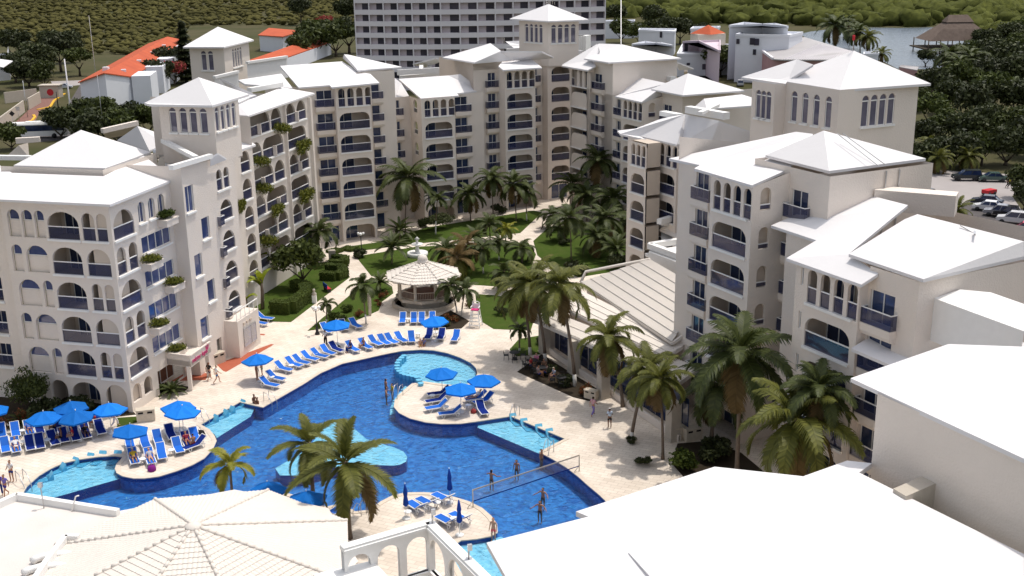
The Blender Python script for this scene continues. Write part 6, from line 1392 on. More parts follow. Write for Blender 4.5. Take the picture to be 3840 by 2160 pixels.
def on_lounger(i, kind, label, off=0.0, **k):
    c, rz = LG[i]; r = person(None, 0.0, 0, kind, label, loc=(c.x, c.y, 0), **k); r.rotation_euler = (0, 0, rz)
    if kind == 'lie': r.location = (c.x + math.sin(rz) * -(.05), c.y + math.cos(rz) * .05, -.06)
    else: r.location = (c.x + math.cos(rz) * .18, c.y + math.sin(rz) * .18, 0.0); r.rotation_euler = (0, 0, rz - math.pi / 2 + off)
    return r
on_lounger(7, 'sit', "person in a navy towel sitting in the curved row", skn=1, top=NV, bottom=NV, btype='trousers'); on_lounger(8, 'sit', "shirtless man sitting in the curved row", skn=1, bottom=NV, hair=(.1, .04, .03))
on_lounger(33, 'lie', "pale sunbather with a white towel lying on the round deck", skn=0, bottom=WH, btype='trunks', top=WH); on_lounger(36, 'lie', "person in white lying in the left front row", skn=1, top=WH, bottom=WH)
on_lounger(40, 'sit', "brown-skinned sitter in shade in the left front row", skn=2, bottom=BK, long=True); on_lounger(41, 'sit', "person in a red swimsuit in the left front row", skn=0, top=RD, bottom=RD, btype='trunks', long=True); on_lounger(42, 'lie', "person in dark clothes lying in the left front row", skn=2, top=BK, bottom=BK)
on_lounger(46, 'lie', "sitter with a white cap in the left back row", skn=1, top=(.1, .2, .6), bottom=NV, cap=WH); on_lounger(48, 'sit', "person in brown between the left parasols", skn=2, bottom=BK); on_lounger(50, 'sit', "person in red at the back of the left group", skn=1, top=RD, bottom=RD)
on_lounger(51, 'lie', "man in a yellow shirt and cap reading on the peninsula", skn=1, top=(.42, .30, .03), bottom=BK, cap=(.4, .4, .4)); on_lounger(52, 'lie', "woman in a grey bikini sunbathing on the peninsula", skn=0, top=(.4, .42, .5), bottom=(.25, .05, .25), btype='trunks', long=True); on_lounger(59, 'lie', "person in a dark red towel under the peninsula's parasols", skn=1, top=(.2, .02, .04), bottom=(.2, .02, .04)); on_lounger(61, 'sit', "shirtless person on the navy towel at the peninsula's right", skn=1, bottom=RD, btype='trunks')
# ---------------------------------------------------------------- café tables and chairs
r = empty("cafe_chair", (0, 0, -50)); mb = MB(); mb.box((0, 0, .45), (.42, .42, .04)); mb.build("seat", M['black'], r)
mb = MB(); mb.tube([(-.2, -.2, .45), (-.2, -.26, .85), (.2, -.26, .85), (.2, -.2, .45)], .02, 5)
for x in (-.1, 0, .1): mb.bar((x, -.2, .47), (x, -.26, .85), .025)
mb.build("backrest", M['black'], r)
mb = MB()
for s in (-1, 1): mb.tube([(s * .22, -.22, .66), (s * .24, .18, .66), (s * .22, .2, .45)], .02, 5)
mb.build("armrest", M['black'], r)
for x in (-.2, .2):
    for y in (-.2, .2): mb = MB(); mb.tube([(x, y, .44), (x * 1.1, y * 1.1, 0)], .02, 5); mb.build("leg", M['black'], r)
rt = empty("cafe_table", (0, 0, -50)); mb = MB(); mb.lathe((0, 0, .71), ((.5, 0), (.5, .03)), 14, sm=False); mb.build("table_top", M['black'], rt); mb = MB(); mb.tube([(0, 0, 0), (0, 0, .71)], .04, 6); mb.lathe((0, 0, 0), ((.3, 0), (.28, .03)), 10); mb.build("pedestal", M['black'], rt)
tabs = [((1930, 1348), "dark café table furthest from the restaurant pillar"), ((1998, 1378), "dark café table before the triangular lawn"), ((2030, 1405), "dark café table with seated guests"), ((2105, 1442), "dark café table nearest the leaning palm")]; ci = 0
CL = ["facing the pool", "with its back to the pool", "on the left side", "on the right side"]
for ti, (p_, lab) in enumerate(tabs):
    c = G(*p_); place(rt, c, 0, lab, "café table", "café tables by the restaurant")
    for k in range(4):
        a_ = k * math.pi / 2 + ti * .5; q = c + Vector((math.cos(a_), math.sin(a_), 0)) * .78
        place(r, q, a_ + math.pi / 2, "black metal chair %s of the %s" % (CL[(k + ti) % 4], ["café table furthest out", "second café table", "busy café table", "café table by the palm"][ti]), "chair", "café chairs by the restaurant")
for (x, y), h_, lab, sk, tp in [((1990, 1385), 120, "guest in a red top at the café table before the lawn", 1, RD), ((2012, 1370), 200, "guest in pink leaning over the café table", 0, (.6, .2, .35)), ((2018, 1418), 60, "bare-armed guest at the busy café table", 1, (.25, .2, .2)), ((2050, 1412), 300, "guest facing the pool at the busy café table", 2, (.12, .1, .1)), ((2078, 1425), 240, "man in a hat and striped shirt at the café's right end", 0, (.3, .35, .45)), ((2040, 1392), 180, "guest in brown at the back of the busy café table", 1, (.2, .12, .08))]:
    person((x, y), 0.02, h_, 'sit', lab, sk, tp, NV, 'shorts', cap=(.5, .45, .35) if 'hat' in lab else None, group="café guests")
# ---------------------------------------------------------------- other things on the deck
def handrail(p, q, label, h=.85):
    A_, B_ = G(*p), G(*q); r = wroot("handrail", tuple(A_), label, "handrail", "pool handrails"); mb = MB(); d = (B_ - A_); s = Vector((-d.y, d.x, 0)).normalized() * .5
    for o in (Vector((0, 0, 0)), s): mb.tube([A_ + o, A_ + o + Vector((0, 0, h)), A_.lerp(B_, .5) + o + Vector((0, 0, h)), B_ + o + Vector((0, 0, h * .25)), B_ + o - Vector((0, 0, .5))], .03, 6)
    mb.build("rail", M['alu'], r)
handrail((990, 1505), (1020, 1520), "chrome handrail at the pool's left corner by the stepped shelf"); handrail((736, 1572), (765, 1585), "chrome handrail behind the peninsula's twin parasols"); handrail((1930, 1552), (1912, 1562), "chrome handrail at the right stepped shelf's corner"); handrail((2055, 1690), (2035, 1706), "chrome ladder rail at the pool's right edge", 1.0); handrail((1375, 1925), (1345, 1912), "chrome handrail at the bottom deck's steps"); handrail((1492, 1478), (1470, 1495), "white handrail on the round deck's steps", 1.0); handrail((62, 1805), (92, 1835), "chrome handrail at the left shallow end")
nr_ = wroot("volleyball_net", tuple(G(1774, 1902)), "volleyball net stretched across the pool between two posts", "net"); A_, B_ = G(1774, 1902), G(2172, 1768)
for p in (A_, B_): mb = MB(); mb.tube([p, p + Vector((0, 0, 1.35))], .04, 6); mb.tube([p + Vector((-.4, -.2, 0)), p + Vector((0, 0, .5))], .025, 5); mb.build("post", M['stone'], nr_)
mb = MB(); mb.bar(A_ + Vector((0, 0, 1.3)), B_ + Vector((0, 0, 1.3)), .03, .1); mb.build("top_tape", M['stone'], nr_); mb = MB(); mb.bar(A_ + Vector((0, 0, .45)), B_ + Vector((0, 0, .45)), .03, .06)
mb.build("bottom_tape", M['navy'], nr_)
mb = MB()
for i in range(90): p = A_.lerp(B_, i / 90); mb.bar(p + Vector((0, 0, .45)), p + Vector((0, 0, 1.3)), .006)
for i in range(1, 9): z = .45 + .85 * i / 9; mb.bar(A_ + Vector((0, 0, z)), B_ + Vector((0, 0, z)), .006)
mb.build("mesh", M['room'], nr_)
# water stubs dividing the shallow pool
r = empty("pool_stub", (0, 0, -50)); mb = MB(); mb.lathe((0, 0, 0), ((.24, -1.14), (.24, .18), (.27, .18), (.27, .26), (0, .27)), 12, sm=False); mb.build("post", M['aqua'], r)
ST_ = [(1514, 1300), (1518, 1307), (1521, 1315), (1515, 1330), (1506, 1338), (1497, 1347), (1491, 1357), (1489, 1368), (1490, 1379), (1497, 1388), (1507, 1396), (1519, 1401), (1533, 1404), (1548, 1407), (1563, 1411), (1571, 1422), (1578, 1434)]
for x, y in ST_[3:]: place(r, G(x, y + 12, 0), 0, "aqua-tiled round post in the curved row dividing shallow from deep water", "post", "round posts in the pool")
# tiled loungers in the shallow shelves
r = empty("pool_slab_lounger", (0, 0, -50)); mb = MB(); pr = [(-.75, .55), (-.35, .05), (.75, .02)]
for i in range(2): (y0, z0), (y1, z1) = pr[i], pr[i + 1]; mb.quad((-.3, y0, z0), (.3, y0, z0), (.3, y1, z1), (-.3, y1, z1))
mb.quad((-.3, -.75, .55), (-.3, -.75, -.05), (.3, -.75, -.05), (.3, -.75, .55))
for s in (-.3, .3): mb.face([(s, -.75, -.05), (s, .75, -.05), (s, .75, .02), (s, -.35, .05), (s, -.75, .55)])
mb.build("slab", M['aqua'], r)
for x, y, a_, lab in [(160, 1803, -1.0, "aqua slab lounger furthest left in the left shelf"), (208, 1772, -.75, "second aqua slab lounger in the left shelf"), (258, 1752, -.55, "third aqua slab lounger in the left shelf"), (320, 1737, -.35, "fourth aqua slab lounger in the left shelf"), (370, 1729, -.2, "fifth aqua slab lounger in the left shelf"), (430, 1728, -.1, "rightmost aqua slab lounger in the left shelf"), (785, 1588, -.7, "nearest aqua slab in the stepped shelf by the peninsula"), (823, 1568, -.7, "second aqua slab in the stepped shelf by the peninsula"), (848, 1555, -.7, "third aqua slab in the stepped shelf by the peninsula"), (888, 1530, -.7, "furthest aqua slab in the stepped shelf by the peninsula"), (1934, 1585, .35, "furthest aqua slab in the right shelf"), (1976, 1604, .35, "second aqua slab in the right shelf"), (2032, 1626, .35, "third aqua slab in the right shelf"), (2072, 1643, .35, "nearest aqua slab in the right shelf")]:
    place(r, G(x, y, -.33), a_ + math.pi if False else a_ + math.pi, lab, "pool seat", "tiled loungers in the pool")
# bins
r = empty("litter_bin", (0, 0, -50)); mb = MB(); mb.box((0, 0, .5), (1.5, .72, 1.0)); mb.box((0, 0, 1.06), (1.58, .8, .12)); mb.bar((0, -.365, .05), (0, -.365, .75), .02); mb.bar((-.75, -.363, .72), (.75, -.363, .72), .02); mb.build("housing", mat("cast_stone_bin", (.60, .53, .43), .8, .1, .3, 4), r)
mb = MB()
for x in (-.38, .38): mb.box((x, -.36, .86), (.42, .03, .16))
mb.build("slot", M['dark'], r)
for x, y, a_, lab in [(549, 1577, .25, "pale twin litter bin at the left block's corner with flowers behind"), (815, 1362, .95, "pale twin litter bin beside the entrance door"), (2217, 1495, -.6, "pale litter bin at the restaurant pillar"), (2545, 1645, .4, "pale litter bin in shade by the last restaurant pillar, left"), (2595, 1648, .4, "pale litter bin in shade by the last restaurant pillar, right")]: place(r, G(x, y), a_, lab, "litter bin", "litter bins", .75 if '2217' in str(x) else .95)
# lamps
def lamp(px, H, label):
    r = empty("lamp_post", G(*px), .6, label, "lamp post", "garden lamp posts"); mb = MB(); mb.lathe((0, 0, 0), ((.26, 0), (.24, .12), (.14, .3), (.12, .7), (.06, .8), (.05, H), (.09, H + .05)), 10)
    for a_ in (0, 2.09, 4.19): mb.tube([(0, 0, H), (.25 * math.cos(a_), .25 * math.sin(a_), H - .08), (.36 * math.cos(a_), .36 * math.sin(a_), H + .1)], .025, 5)
    mb.build("post", M['black'], r)
    for a_ in (0, 2.09, 4.19): mb = MB(); mb.lathe((.36 * math.cos(a_), .36 * math.sin(a_), H + .1), [(.17 * math.sin(math.pi * k / 8), .17 - .17 * math.cos(math.pi * k / 8)) for k in range(9)], 10); mb.build("globe", M['white'], r)
    mb = MB(); mb.lathe((0, 0, H + .1), [(.17 * math.sin(math.pi * k / 8), .17 - .17 * math.cos(math.pi * k / 8)) for k in range(9)], 10); mb.build("globe", M['white'], r)
lamp((1190, 1254), 2.5, "black lamp post with white globes beside the curved lounger row"); lamp((1357, 963), 2.7, "black lamp post with white globes at the garden path junction")
# lifeguard chair
r = empty("lifeguard_chair", G(1784, 1224), math.radians(168), "tall white lifeguard chair with steps beside the shallow pool", "lifeguard chair")
mb = MB()
for s in (-1, 1): mb.bar((s * .55, .55, 0), (s * .36, .3, 1.75), .09); mb.bar((s * .55, -.6, 0), (s * .36, -.3, 1.75), .09); mb.bar((s * .36, -.3, 1.75), (s * .36, -.38, 2.5), .07); mb.bar((s * .5, -.4, .5), (s * .5, .45, .5), .06); mb.bar((s * .42, -.38, 1.15), (s * .42, .38, 1.15), .06); mb.bar((s * .4, -.3, 2.1), (s * .4, .35, 2.1), .08)
mb.build("frame", M['plastic'], r)
for i in range(4): mb = MB(); z = .32 + i * .36; mb.box((0, .62 - i * .09, z), (1.02 - i * .08, .2, .05)); mb.build("step", M['plastic'], r)
mb = MB(); mb.box((0, 0, 1.75), (.8, .65, .06)); mb.build("seat", M['plastic'], r)
mb = MB(); mb.prism([(-.36, -.40), (.36, -.40), (.36, -.34), (-.36, -.34)], 1.8, 2.35); mb.tube([(-.33, -.37, 2.35), (-.2, -.37, 2.55), (.2, -.37, 2.55), (.33, -.37, 2.35)], .04, 6); mb.build("backrest", M['plastic'], r)
mb = MB(); mb.box((0, .1, 1.83), (.78, .5, .1)); mb.build("cushion", M['pink'], r)
# statues, posts, bench, fountain
r = empty("stone_post", G(1388, 1183), 0, "slender pale stone totem post at the lawn's edge left of the gazebo", "stone post"); mb = MB()
for i in range(7): mb.box((0, 0, .2 + i * .34), (.30 if i % 2 else .26, .28, .33), 0, i * .2)
mb.build("shaft", M['stone'], r)
r = empty("bust_statue", G(1180, 1136), 0, "pale bust on a pedestal beside the left garden path", "statue"); mb = MB(); mb.box((0, 0, .45), (.45, .45, .9)); mb.build("pedestal", M['white'], r); mb = MB(); mb.lathe((0, 0, .9), ((.22, 0), (.28, .2), (.1, .38), (.15, .5), (.14, .66), (0, .74)), 10); mb.build("bust", M['stone'], r)
r = empty("fountain", G(1566, 960), 0, "white tiered fountain half hidden behind the gazebo", "fountain"); mb = MB(); mb.lathe((0, 0, 0), ((1.3, 0), (1.3, .5), (1.1, .5), (.3, .35), (.2, 1.3), (.75, 1.5), (.7, 1.6), (.15, 1.55), (.15, 2.1), (.35, 2.2), (0, 2.5)), 16); mb.build("basin", M['white'], r)
r = empty("stone_box", G(1246, 976), .3, "square pale stone pedestal on the path beside the clipped hedges", "pedestal"); mb = MB(); mb.box((0, 0, .6), (.75, .75, 1.2)); mb.box((0, 0, 1.22), (.85, .85, .12)); mb.build("block", M['stone'], r)
r = empty("garden_bench", G(1228, 1092), math.radians(-62), "red garden bench beside the left garden path", "bench"); mb = MB(); mb.box((0, 0, .43), (1.4, .45, .05)); mb.build("seat", M['red'], r); mb = MB(); mb.box((0, -.24, .72), (1.4, .05, .45), 0); mb.build("backrest", M['closed'], r)
for x in (-.6, .6): mb = MB(); mb.box((x, 0, .2), (.08, .42, .4)); mb.build("leg", M['black'], r)
def bag(px, col, label, s=.35):
    r = wroot("bag", tuple(G(*px)), label, "bag"); mb = MB(); c = G(*px); mb.lathe(c, ((s * .6, 0), (s * .75, s * .3), (s * .55, s * .85), (s * .2, s)), 8); mb.tube([c + Vector((-s * .3, 0, s * .9)), c + Vector((0, 0, s * 1.4)), c + Vector((s * .3, 0, s * .9))], .02, 4); mb.build("body", cmat(col), r)
bag((1776, 1548), (.3, .05, .05), "red bag under the right lounger on the round deck"); bag((752, 1640), BK, "dark bag beside the peninsula's rear loungers", .6); bag((995, 1440), BK, "black bag on the deck under the leftmost poolside parasol", .45); bag((570, 1765), (.2, .02, .2), "purple bag at the sunbathing woman's feet", .45); bag((1268, 1312), BK, "dark bag heap beside the second parasol's lounger", .45)
# ---------------------------------------------------------------- distant surroundings
M['fartower'] = mat("lilac_white_concrete", (.80, .765, .79), .9, .1, .2, .05)
M['recess'] = mat("pinkish_recess", (.58, .51, .53), .9, .1, .3, .3)
M['farwin'] = mat("dark_hotel_window", (.03, .028, .05), .15, .5, .5, .3, col2=(.10, .09, .11), obj=True)
M['redtile'] = mat("red_clay_roof", (.50, .115, .055), .85, .1, .6, .25, .4, 3.0, col2=(.36, .08, .045), detail=8)
M['bluewhite'] = mat("whitewash_house", (.74, .755, .80), .9, .1, .3, .3, col2=(.64, .655, .70))
M['pinkwall'] = mat("pink_house_wall", (.50, .30, .30), .9, .1, .3, .4)
M['asphalt'] = mat("worn_asphalt", (.115, .105, .105), .9, .1, .5, .4, detail=8)
M['lotpave'] = mat("pale_parking_paving", (.36, .33, .32), .9, .1, .4, .3, col2=(.27, .25, .25), detail=8)
M['brickpave'] = mat("brick_sidewalk", (.24, .13, .11), .9, .1, .5, 1.5)
M['yellow'] = mat("yellow_kerb_paint", (.65, .38, .03), .7, .2)
M['thatch'] = mat("grey_thatch", (.16, .125, .105), .95, .05, .6, .8, .8, 6, col2=(.10, .075, .065), detail=8)
M['metalroof'] = mat("ribbed_metal_roof", (.42, .40, .40), .6, .3, .3, .2)
def at_depth(px, Y, z): d = ray(px, 300); return Vector((d.x * Y / d.y, Y, z))
# curved white hotel slab
tw = wroot("high_rise_hotel", tuple(at_depth(1800, 310, 0)), "tall pale concrete hotel slab with rows of recessed windows behind the central blocks", "building")
edges = [1341 + i * 53 for i in range(7)]; edges = edges[:7] + [1664 + 66 * i for i in range(1, 5)] + [1930 + 56.5 * i for i in range(1, 7)]
def dep(px): return 306 + 5.5 * ((px - 1805) / 465) ** 2
Pc = [at_depth(x, dep(x), 0) for x in edges]; fl0 = 22.95; FHt = 3.0; wins = []
mb = MB(); NF = 13
back = Vector((0, 14, 0))
for i in range(len(Pc) - 1):
    a, b = Pc[i], Pc[i + 1]; d = (b - a).normalized(); o = Vector((d.y, -d.x, 0))
    for f in range(NF):
        z0 = fl0 - 6 * FHt + (f - 1) * FHt; u = Vector((0, 0, 1))
        mb.quad(a + u * z0, b + u * z0, b + u * (z0 + 1.25), a + u * (z0 + 1.25), 0)
        ra, rb = a - o * 1.0, b - o * 1.0
        mb.quad(ra + u * (z0 + 1.25), rb + u * (z0 + 1.25), rb + u * (z0 + FHt), ra + u * (z0 + FHt), 1)
        mb.quad(a + u * (z0 + 1.25), b + u * (z0 + 1.25), rb + u * (z0 + 1.25), ra + u * (z0 + 1.25), 0); mb.quad(ra + u * (z0 + FHt), rb + u * (z0 + FHt), b + u * (z0 + FHt), a + u * (z0 + FHt), 0)
        wins.append((f, ra.lerp(rb, .47) + o * .05, ra.lerp(rb, .93) + o * .05, z0 + 1.3, z0 + FHt - .12))
    for p in (a, b): mb.bar(p - o * .5 + Vector((0, 0, 0)), p - o * .5 + Vector((0, 0, fl0 + 6 * FHt)), .28, 1.1)
top = fl0 + 6 * FHt
mb.prism([(p.x, p.y + 1.05) for p in Pc] + [(p.x, p.y + 14) for p in reversed(Pc)], 0, top); mb.build("wall", [M['fartower'], M['recess']], tw)
n_ = 0; sm = MB()
for f, a, b, z0, z1 in wins:
    if 2 <= f <= 7 and n_ < 98:
        m_ = MB(); m_.quad(Vector((a.x, a.y, z0)), Vector((b.x, b.y, z0)), Vector((b.x, b.y, z1)), Vector((a.x, a.y, z1))); m_.build("window", M['farwin'], tw); n_ += 1
    else: sm.quad(Vector((a.x, a.y, z0)), Vector((b.x, b.y, z0)), Vector((b.x, b.y, z1)), Vector((a.x, a.y, z1)))
tag(sm.build("window_rows", M['farwin'], tw), kind="stuff")
# red-roofed row of houses on the left
rh = wroot("row_houses", tuple(G(400, 400)), "long terrace of white row houses with an orange-red tiled roof on the left", "row houses")
rl, rr, re = G(391, 273, 9), G(628, 137, 9), None; el, er = G(292, 308, 6.6), G(499, 288, 6.8)
dv = rr - rl; dv.z = 0
mk_roof(rh.root if hasattr(rh, 'root') else rh, dict(a=el, b=rl, c=rr, d=el + dv), ["a b c d"], .25, "roof", M['redtile']); mk_roof(rh, dict(a=rl, b=er, c=er + dv, d=rr), ["a b c d"], .25, "roof", M['redtile'])
mb = MB()
def wallq(mb, a, b, z0, za, zb=None, m=0): mb.quad(Vector((a.x, a.y, z0)), Vector((b.x, b.y, z0)), Vector((b.x, b.y, zb if zb is not None else za)), Vector((a.x, a.y, za)), m)
ei = .95; A1_, B1_, C1_ = rl.lerp(el, .95), rl, rl.lerp(er, .97); off = dv.normalized() * .6
for p in (A1_, B1_, C1_): p += Vector((0, 0, 0))
wallq(mb, A1_ + off, B1_ + off, 0, 6.6, 8.8); wallq(mb, B1_ + off, C1_ + off, 0, 8.8, 6.7); wallq(mb, C1_ + off, C1_ + dv, 0, 6.6)
ux = dv.normalized(); sx_ = Vector((ux.y, -ux.x, 0)); sx_ = sx_ if sx_.x > 0 else -sx_
for k in range(5):
    c = C1_ + ux * (5 + k * dv.length / 5.2) + sx_ * 2.2; mb.box((c.x, c.y, 3.55), (4.6, dv.length / 10, 7.1 + .1 * (k % 2)), 0, math.atan2(sx_.y, sx_.x))
mb.build("wall", M['bluewhite'], rh)
fd = (C1_ - A1_).normalized(); nf = -ux
for t, z0, z1, w_ in ((.25, 3.8, 5.3, 1.1), (.4, 3.8, 5.4, 1.1), (.82, 4.4, 5.9, 1.1), (.86, 1.0, 2.8, 1.1), (.06, 3.6, 4.8, 1.2)):
    mb = MB(); p = (A1_ + off).lerp(C1_ + off, t) - ux * .06; mb.quad(Vector((p.x, p.y, z0)) - fd * w_ / 2, Vector((p.x, p.y, z0)) + fd * w_ / 2, Vector((p.x, p.y, z1)) + fd * w_ / 2, Vector((p.x, p.y, z1)) - fd * w_ / 2); mb.build("window", M['farwin'], rh)
mb = MB()
for k in range(4):
    c = rl.lerp(er, .45) + ux * (9 + k * dv.length / 4.6); mb.box((c.x, c.y, 8.0), (1.2, 1.2, .8), 0, .3)
mb.box((el.x + 3, el.y + 12, 7.8), (1.4, 1.4, 2.4)); mb.build("chimney", M['bluewhite'], rh)
r2 = wroot("row_houses", tuple(G(1080, 260)), "second red-roofed terrace further back, right of the left belvedere tower", "row houses")
W = dict(a=G(925, 228, 6), b=G(1236, 121, 6.5), c=G(1267, 133, 5.5), d=G(1240, 157, 4.5), e=G(1078, 214, 4.5)); mk_roof(r2, W, ["a b c d e"], .3, "roof", M['redtile'])
mb = MB(); a, b, c = W['a'], W['e'], W['d']; wallq(mb, a, b, 0, 5.6, 4.2); wallq(mb, b, c, 0, 4.2); mb.build("wall", M['bluewhite'], r2)
r3 = wroot("row_houses", tuple(G(1040, 180)), "furthest small house with a red roof and arched porch, upper left", "house")
W = dict(a=G(967, 131, 6), b=G(1008, 104, 7), c=G(1140, 112, 7), d=G(1060, 137, 6), e=G(1110, 113, 7)); mk_roof(r3, W, ["a b e d", "e c d"], .3, "roof", M['redtile'])
mb = MB(); p = [G(972, 133, 5.8), G(1058, 138, 5.8), G(1140, 114, 6.6), G(1185, 125, 5.8)]
for i in range(3): wallq(mb, p[i], p[i + 1], 0, 5.7)
mb.build("wall", M['bluewhite'], r3)
lh = wroot("white_house", tuple(G(10, 330)), "white house cut off by the left picture edge beyond the compound wall", "house")
mb = MB(); p = [G(-60, 270, 0), G(18, 300, 0), G(40, 270, 0)]
wallq(mb, G(-80, 310, 0), G(40, 300, 0), 0, 8); wallq(mb, G(40, 300, 0), G(44, 260, 0), 0, 8); mb.build("wall", M['bluewhite'], lh); mk_roof(lh, dict(a=G(-80, 232, 8.2), b=G(12, 252, 8), c=G(48, 228, 8), d=G(0, 221, 8.4)), ["a b c d"])
# street on the left
flat("road", pxs([(215, 460), (300, 318), (330, 322), (330, 400), (300, 520), (60, 540), (60, 470)]), .0, M['asphalt'])
flat("side_road", pxs([(205, 330), (330, 315), (330, 300), (190, 305)]), .005, M['lotpave'])
flat("sidewalk", pxs([(115, 405), (205, 372), (212, 378), (150, 415), (135, 450), (60, 500), (20, 495)]), .02, M['brickpave']); flat("sidewalk", pxs([(150, 355), (200, 345), (215, 360), (180, 410), (115, 410)]), .015, M['brickpave'])
for q in ([(140, 412), (188, 402), (203, 378), (243, 352)], [(75, 470), (122, 452), (131, 440), (126, 432)]):
    P = pxs(q); mb = MB()
    for i in range(len(P) - 1): mb.bar(P[i] + Vector((0, 0, .08)), P[i + 1] + Vector((0, 0, .08)), .6, .2)
    tag(mb.build("kerb", M['yellow']), kind="structure")
cw = wroot("compound_wall", tuple(G(80, 440)), "long pale compound wall along the left street", "wall"); mb = MB()
for a, b in (((-10, 500), (92, 420)), ((108, 412), (153, 385)), ((20, 388), (140, 372))): a, b = G(*a), G(*b); mb.bar(a + Vector((0, 0, 1.4)), b + Vector((0, 0, 1.4)), .3, 2.8)
mb.build("panel", M['stone'], cw)
def pole(px, z, h, r_, label, name="lamp_post", m=None):
    c = G(*px); rt_ = empty(name, c, 0, label, "pole"); mb = MB(); mb.tube([(0, 0, 0), (0, 0, h)], [r_, r_ * .6], 6); mb.build("shaft", m or M['alu'], rt_); return rt_, c
pole((276, 500), 0, over(267, 220, G(276, 500)), .22, "tall slim pale pole rising from the trees on the left", "tall_pole", M['fartower']); pole((219, 408), 0, 4.2, .16, "short dark post at the left street's kerb", "street_post", M['black']); pole((104, 440), 0, 8.5, .1, "grey utility pole beside the yellow kerb", "utility_pole"); pole((365, 330), 0, 20, .07, "very thin antenna mast over the red roof", "antenna_mast", M['fartower']); pole((392, 520), 0, 13, .06, "thin mast behind the left block's terrace", "antenna_mast")
for px_, lab in (((52, 475), "dark diamond traffic sign on the brick sidewalk"), ((73, 455), "pale rectangular traffic sign on the brick sidewalk")):
    rt_, c = pole(px_, 0, 2.9, .06, lab, "traffic_sign"); mb = MB(); mb.box((0, -.08, 2.9), (.9, .06, .9), 0, 0, Matrix.Rotation(math.radians(45 if 'diamond' in lab else 0), 3, 'Y')); mb.build("plate", M['black'] if 'diamond' in lab else M['alu'], rt_)
kiosk = wroot("kiosk", tuple(G(195, 365)), "small white guard kiosk with a red roundel beside the street", "kiosk"); mb = MB(); c = G(195, 365); mb.box(c + Vector((0, 0, 1.6)), (5, 3, 3.2)); mb.box(c + Vector((0, 0, 3.3)), (5.6, 3.6, .2)); mb.build("wall", M['stone'], kiosk)
mb = MB(); mb.face([c + Vector((.3 + .9 * math.cos(t * math.pi / 6), -1.53, 1.5 + .9 * math.sin(t * math.pi / 6))) for t in range(12)]); mb.build("emblem", M['red'], kiosk)
bus = empty("bus", G(150, 516), math.radians(8), "white coach with dark windows half hidden by a tree on the left street", "bus"); mb = MB()
pr = [(-1.25, .5), (1.25, .5), (1.25, 2.9), (1.05, 3.25), (-1.05, 3.25), (-1.25, 2.9)]; L_ = 5.6
for i in range(6):
    (y0, z0), (y1, z1) = pr[i], pr[(i + 1) % 6]; mb.quad((-L_, y0, z0), (L_, y0, z0), (L_, y1, z1), (-L_, y1, z1))
mb.face([(-L_, y, z) for y, z in pr[::-1]]); mb.face([(L_, y, z) for y, z in pr]); mb.box((0, 0, 3.32), (5, 1.4, .2)); mb.build("body", M['white'], bus)
mb = MB(); mb.quad((-L_ + .2, -1.27, 1.55), (L_ - .3, -1.27, 1.55), (L_ - .3, -1.27, 2.75), (-L_ + .2, -1.27, 2.75)); mb.quad((-L_ - .02, -1.1, 1.5), (-L_ - .02, 1.1, 1.5), (-L_ - .02, 1.1, 2.85), (-L_ - .02, -1.1, 2.85)); mb.build("window", M['door'], bus)
for x in (-3.8, 3.2): mb = MB(); mb.tube([(x, -1.3, .5), (x, -1.0, .5)], .5, 12); mb.build("wheel", M['black'], bus)
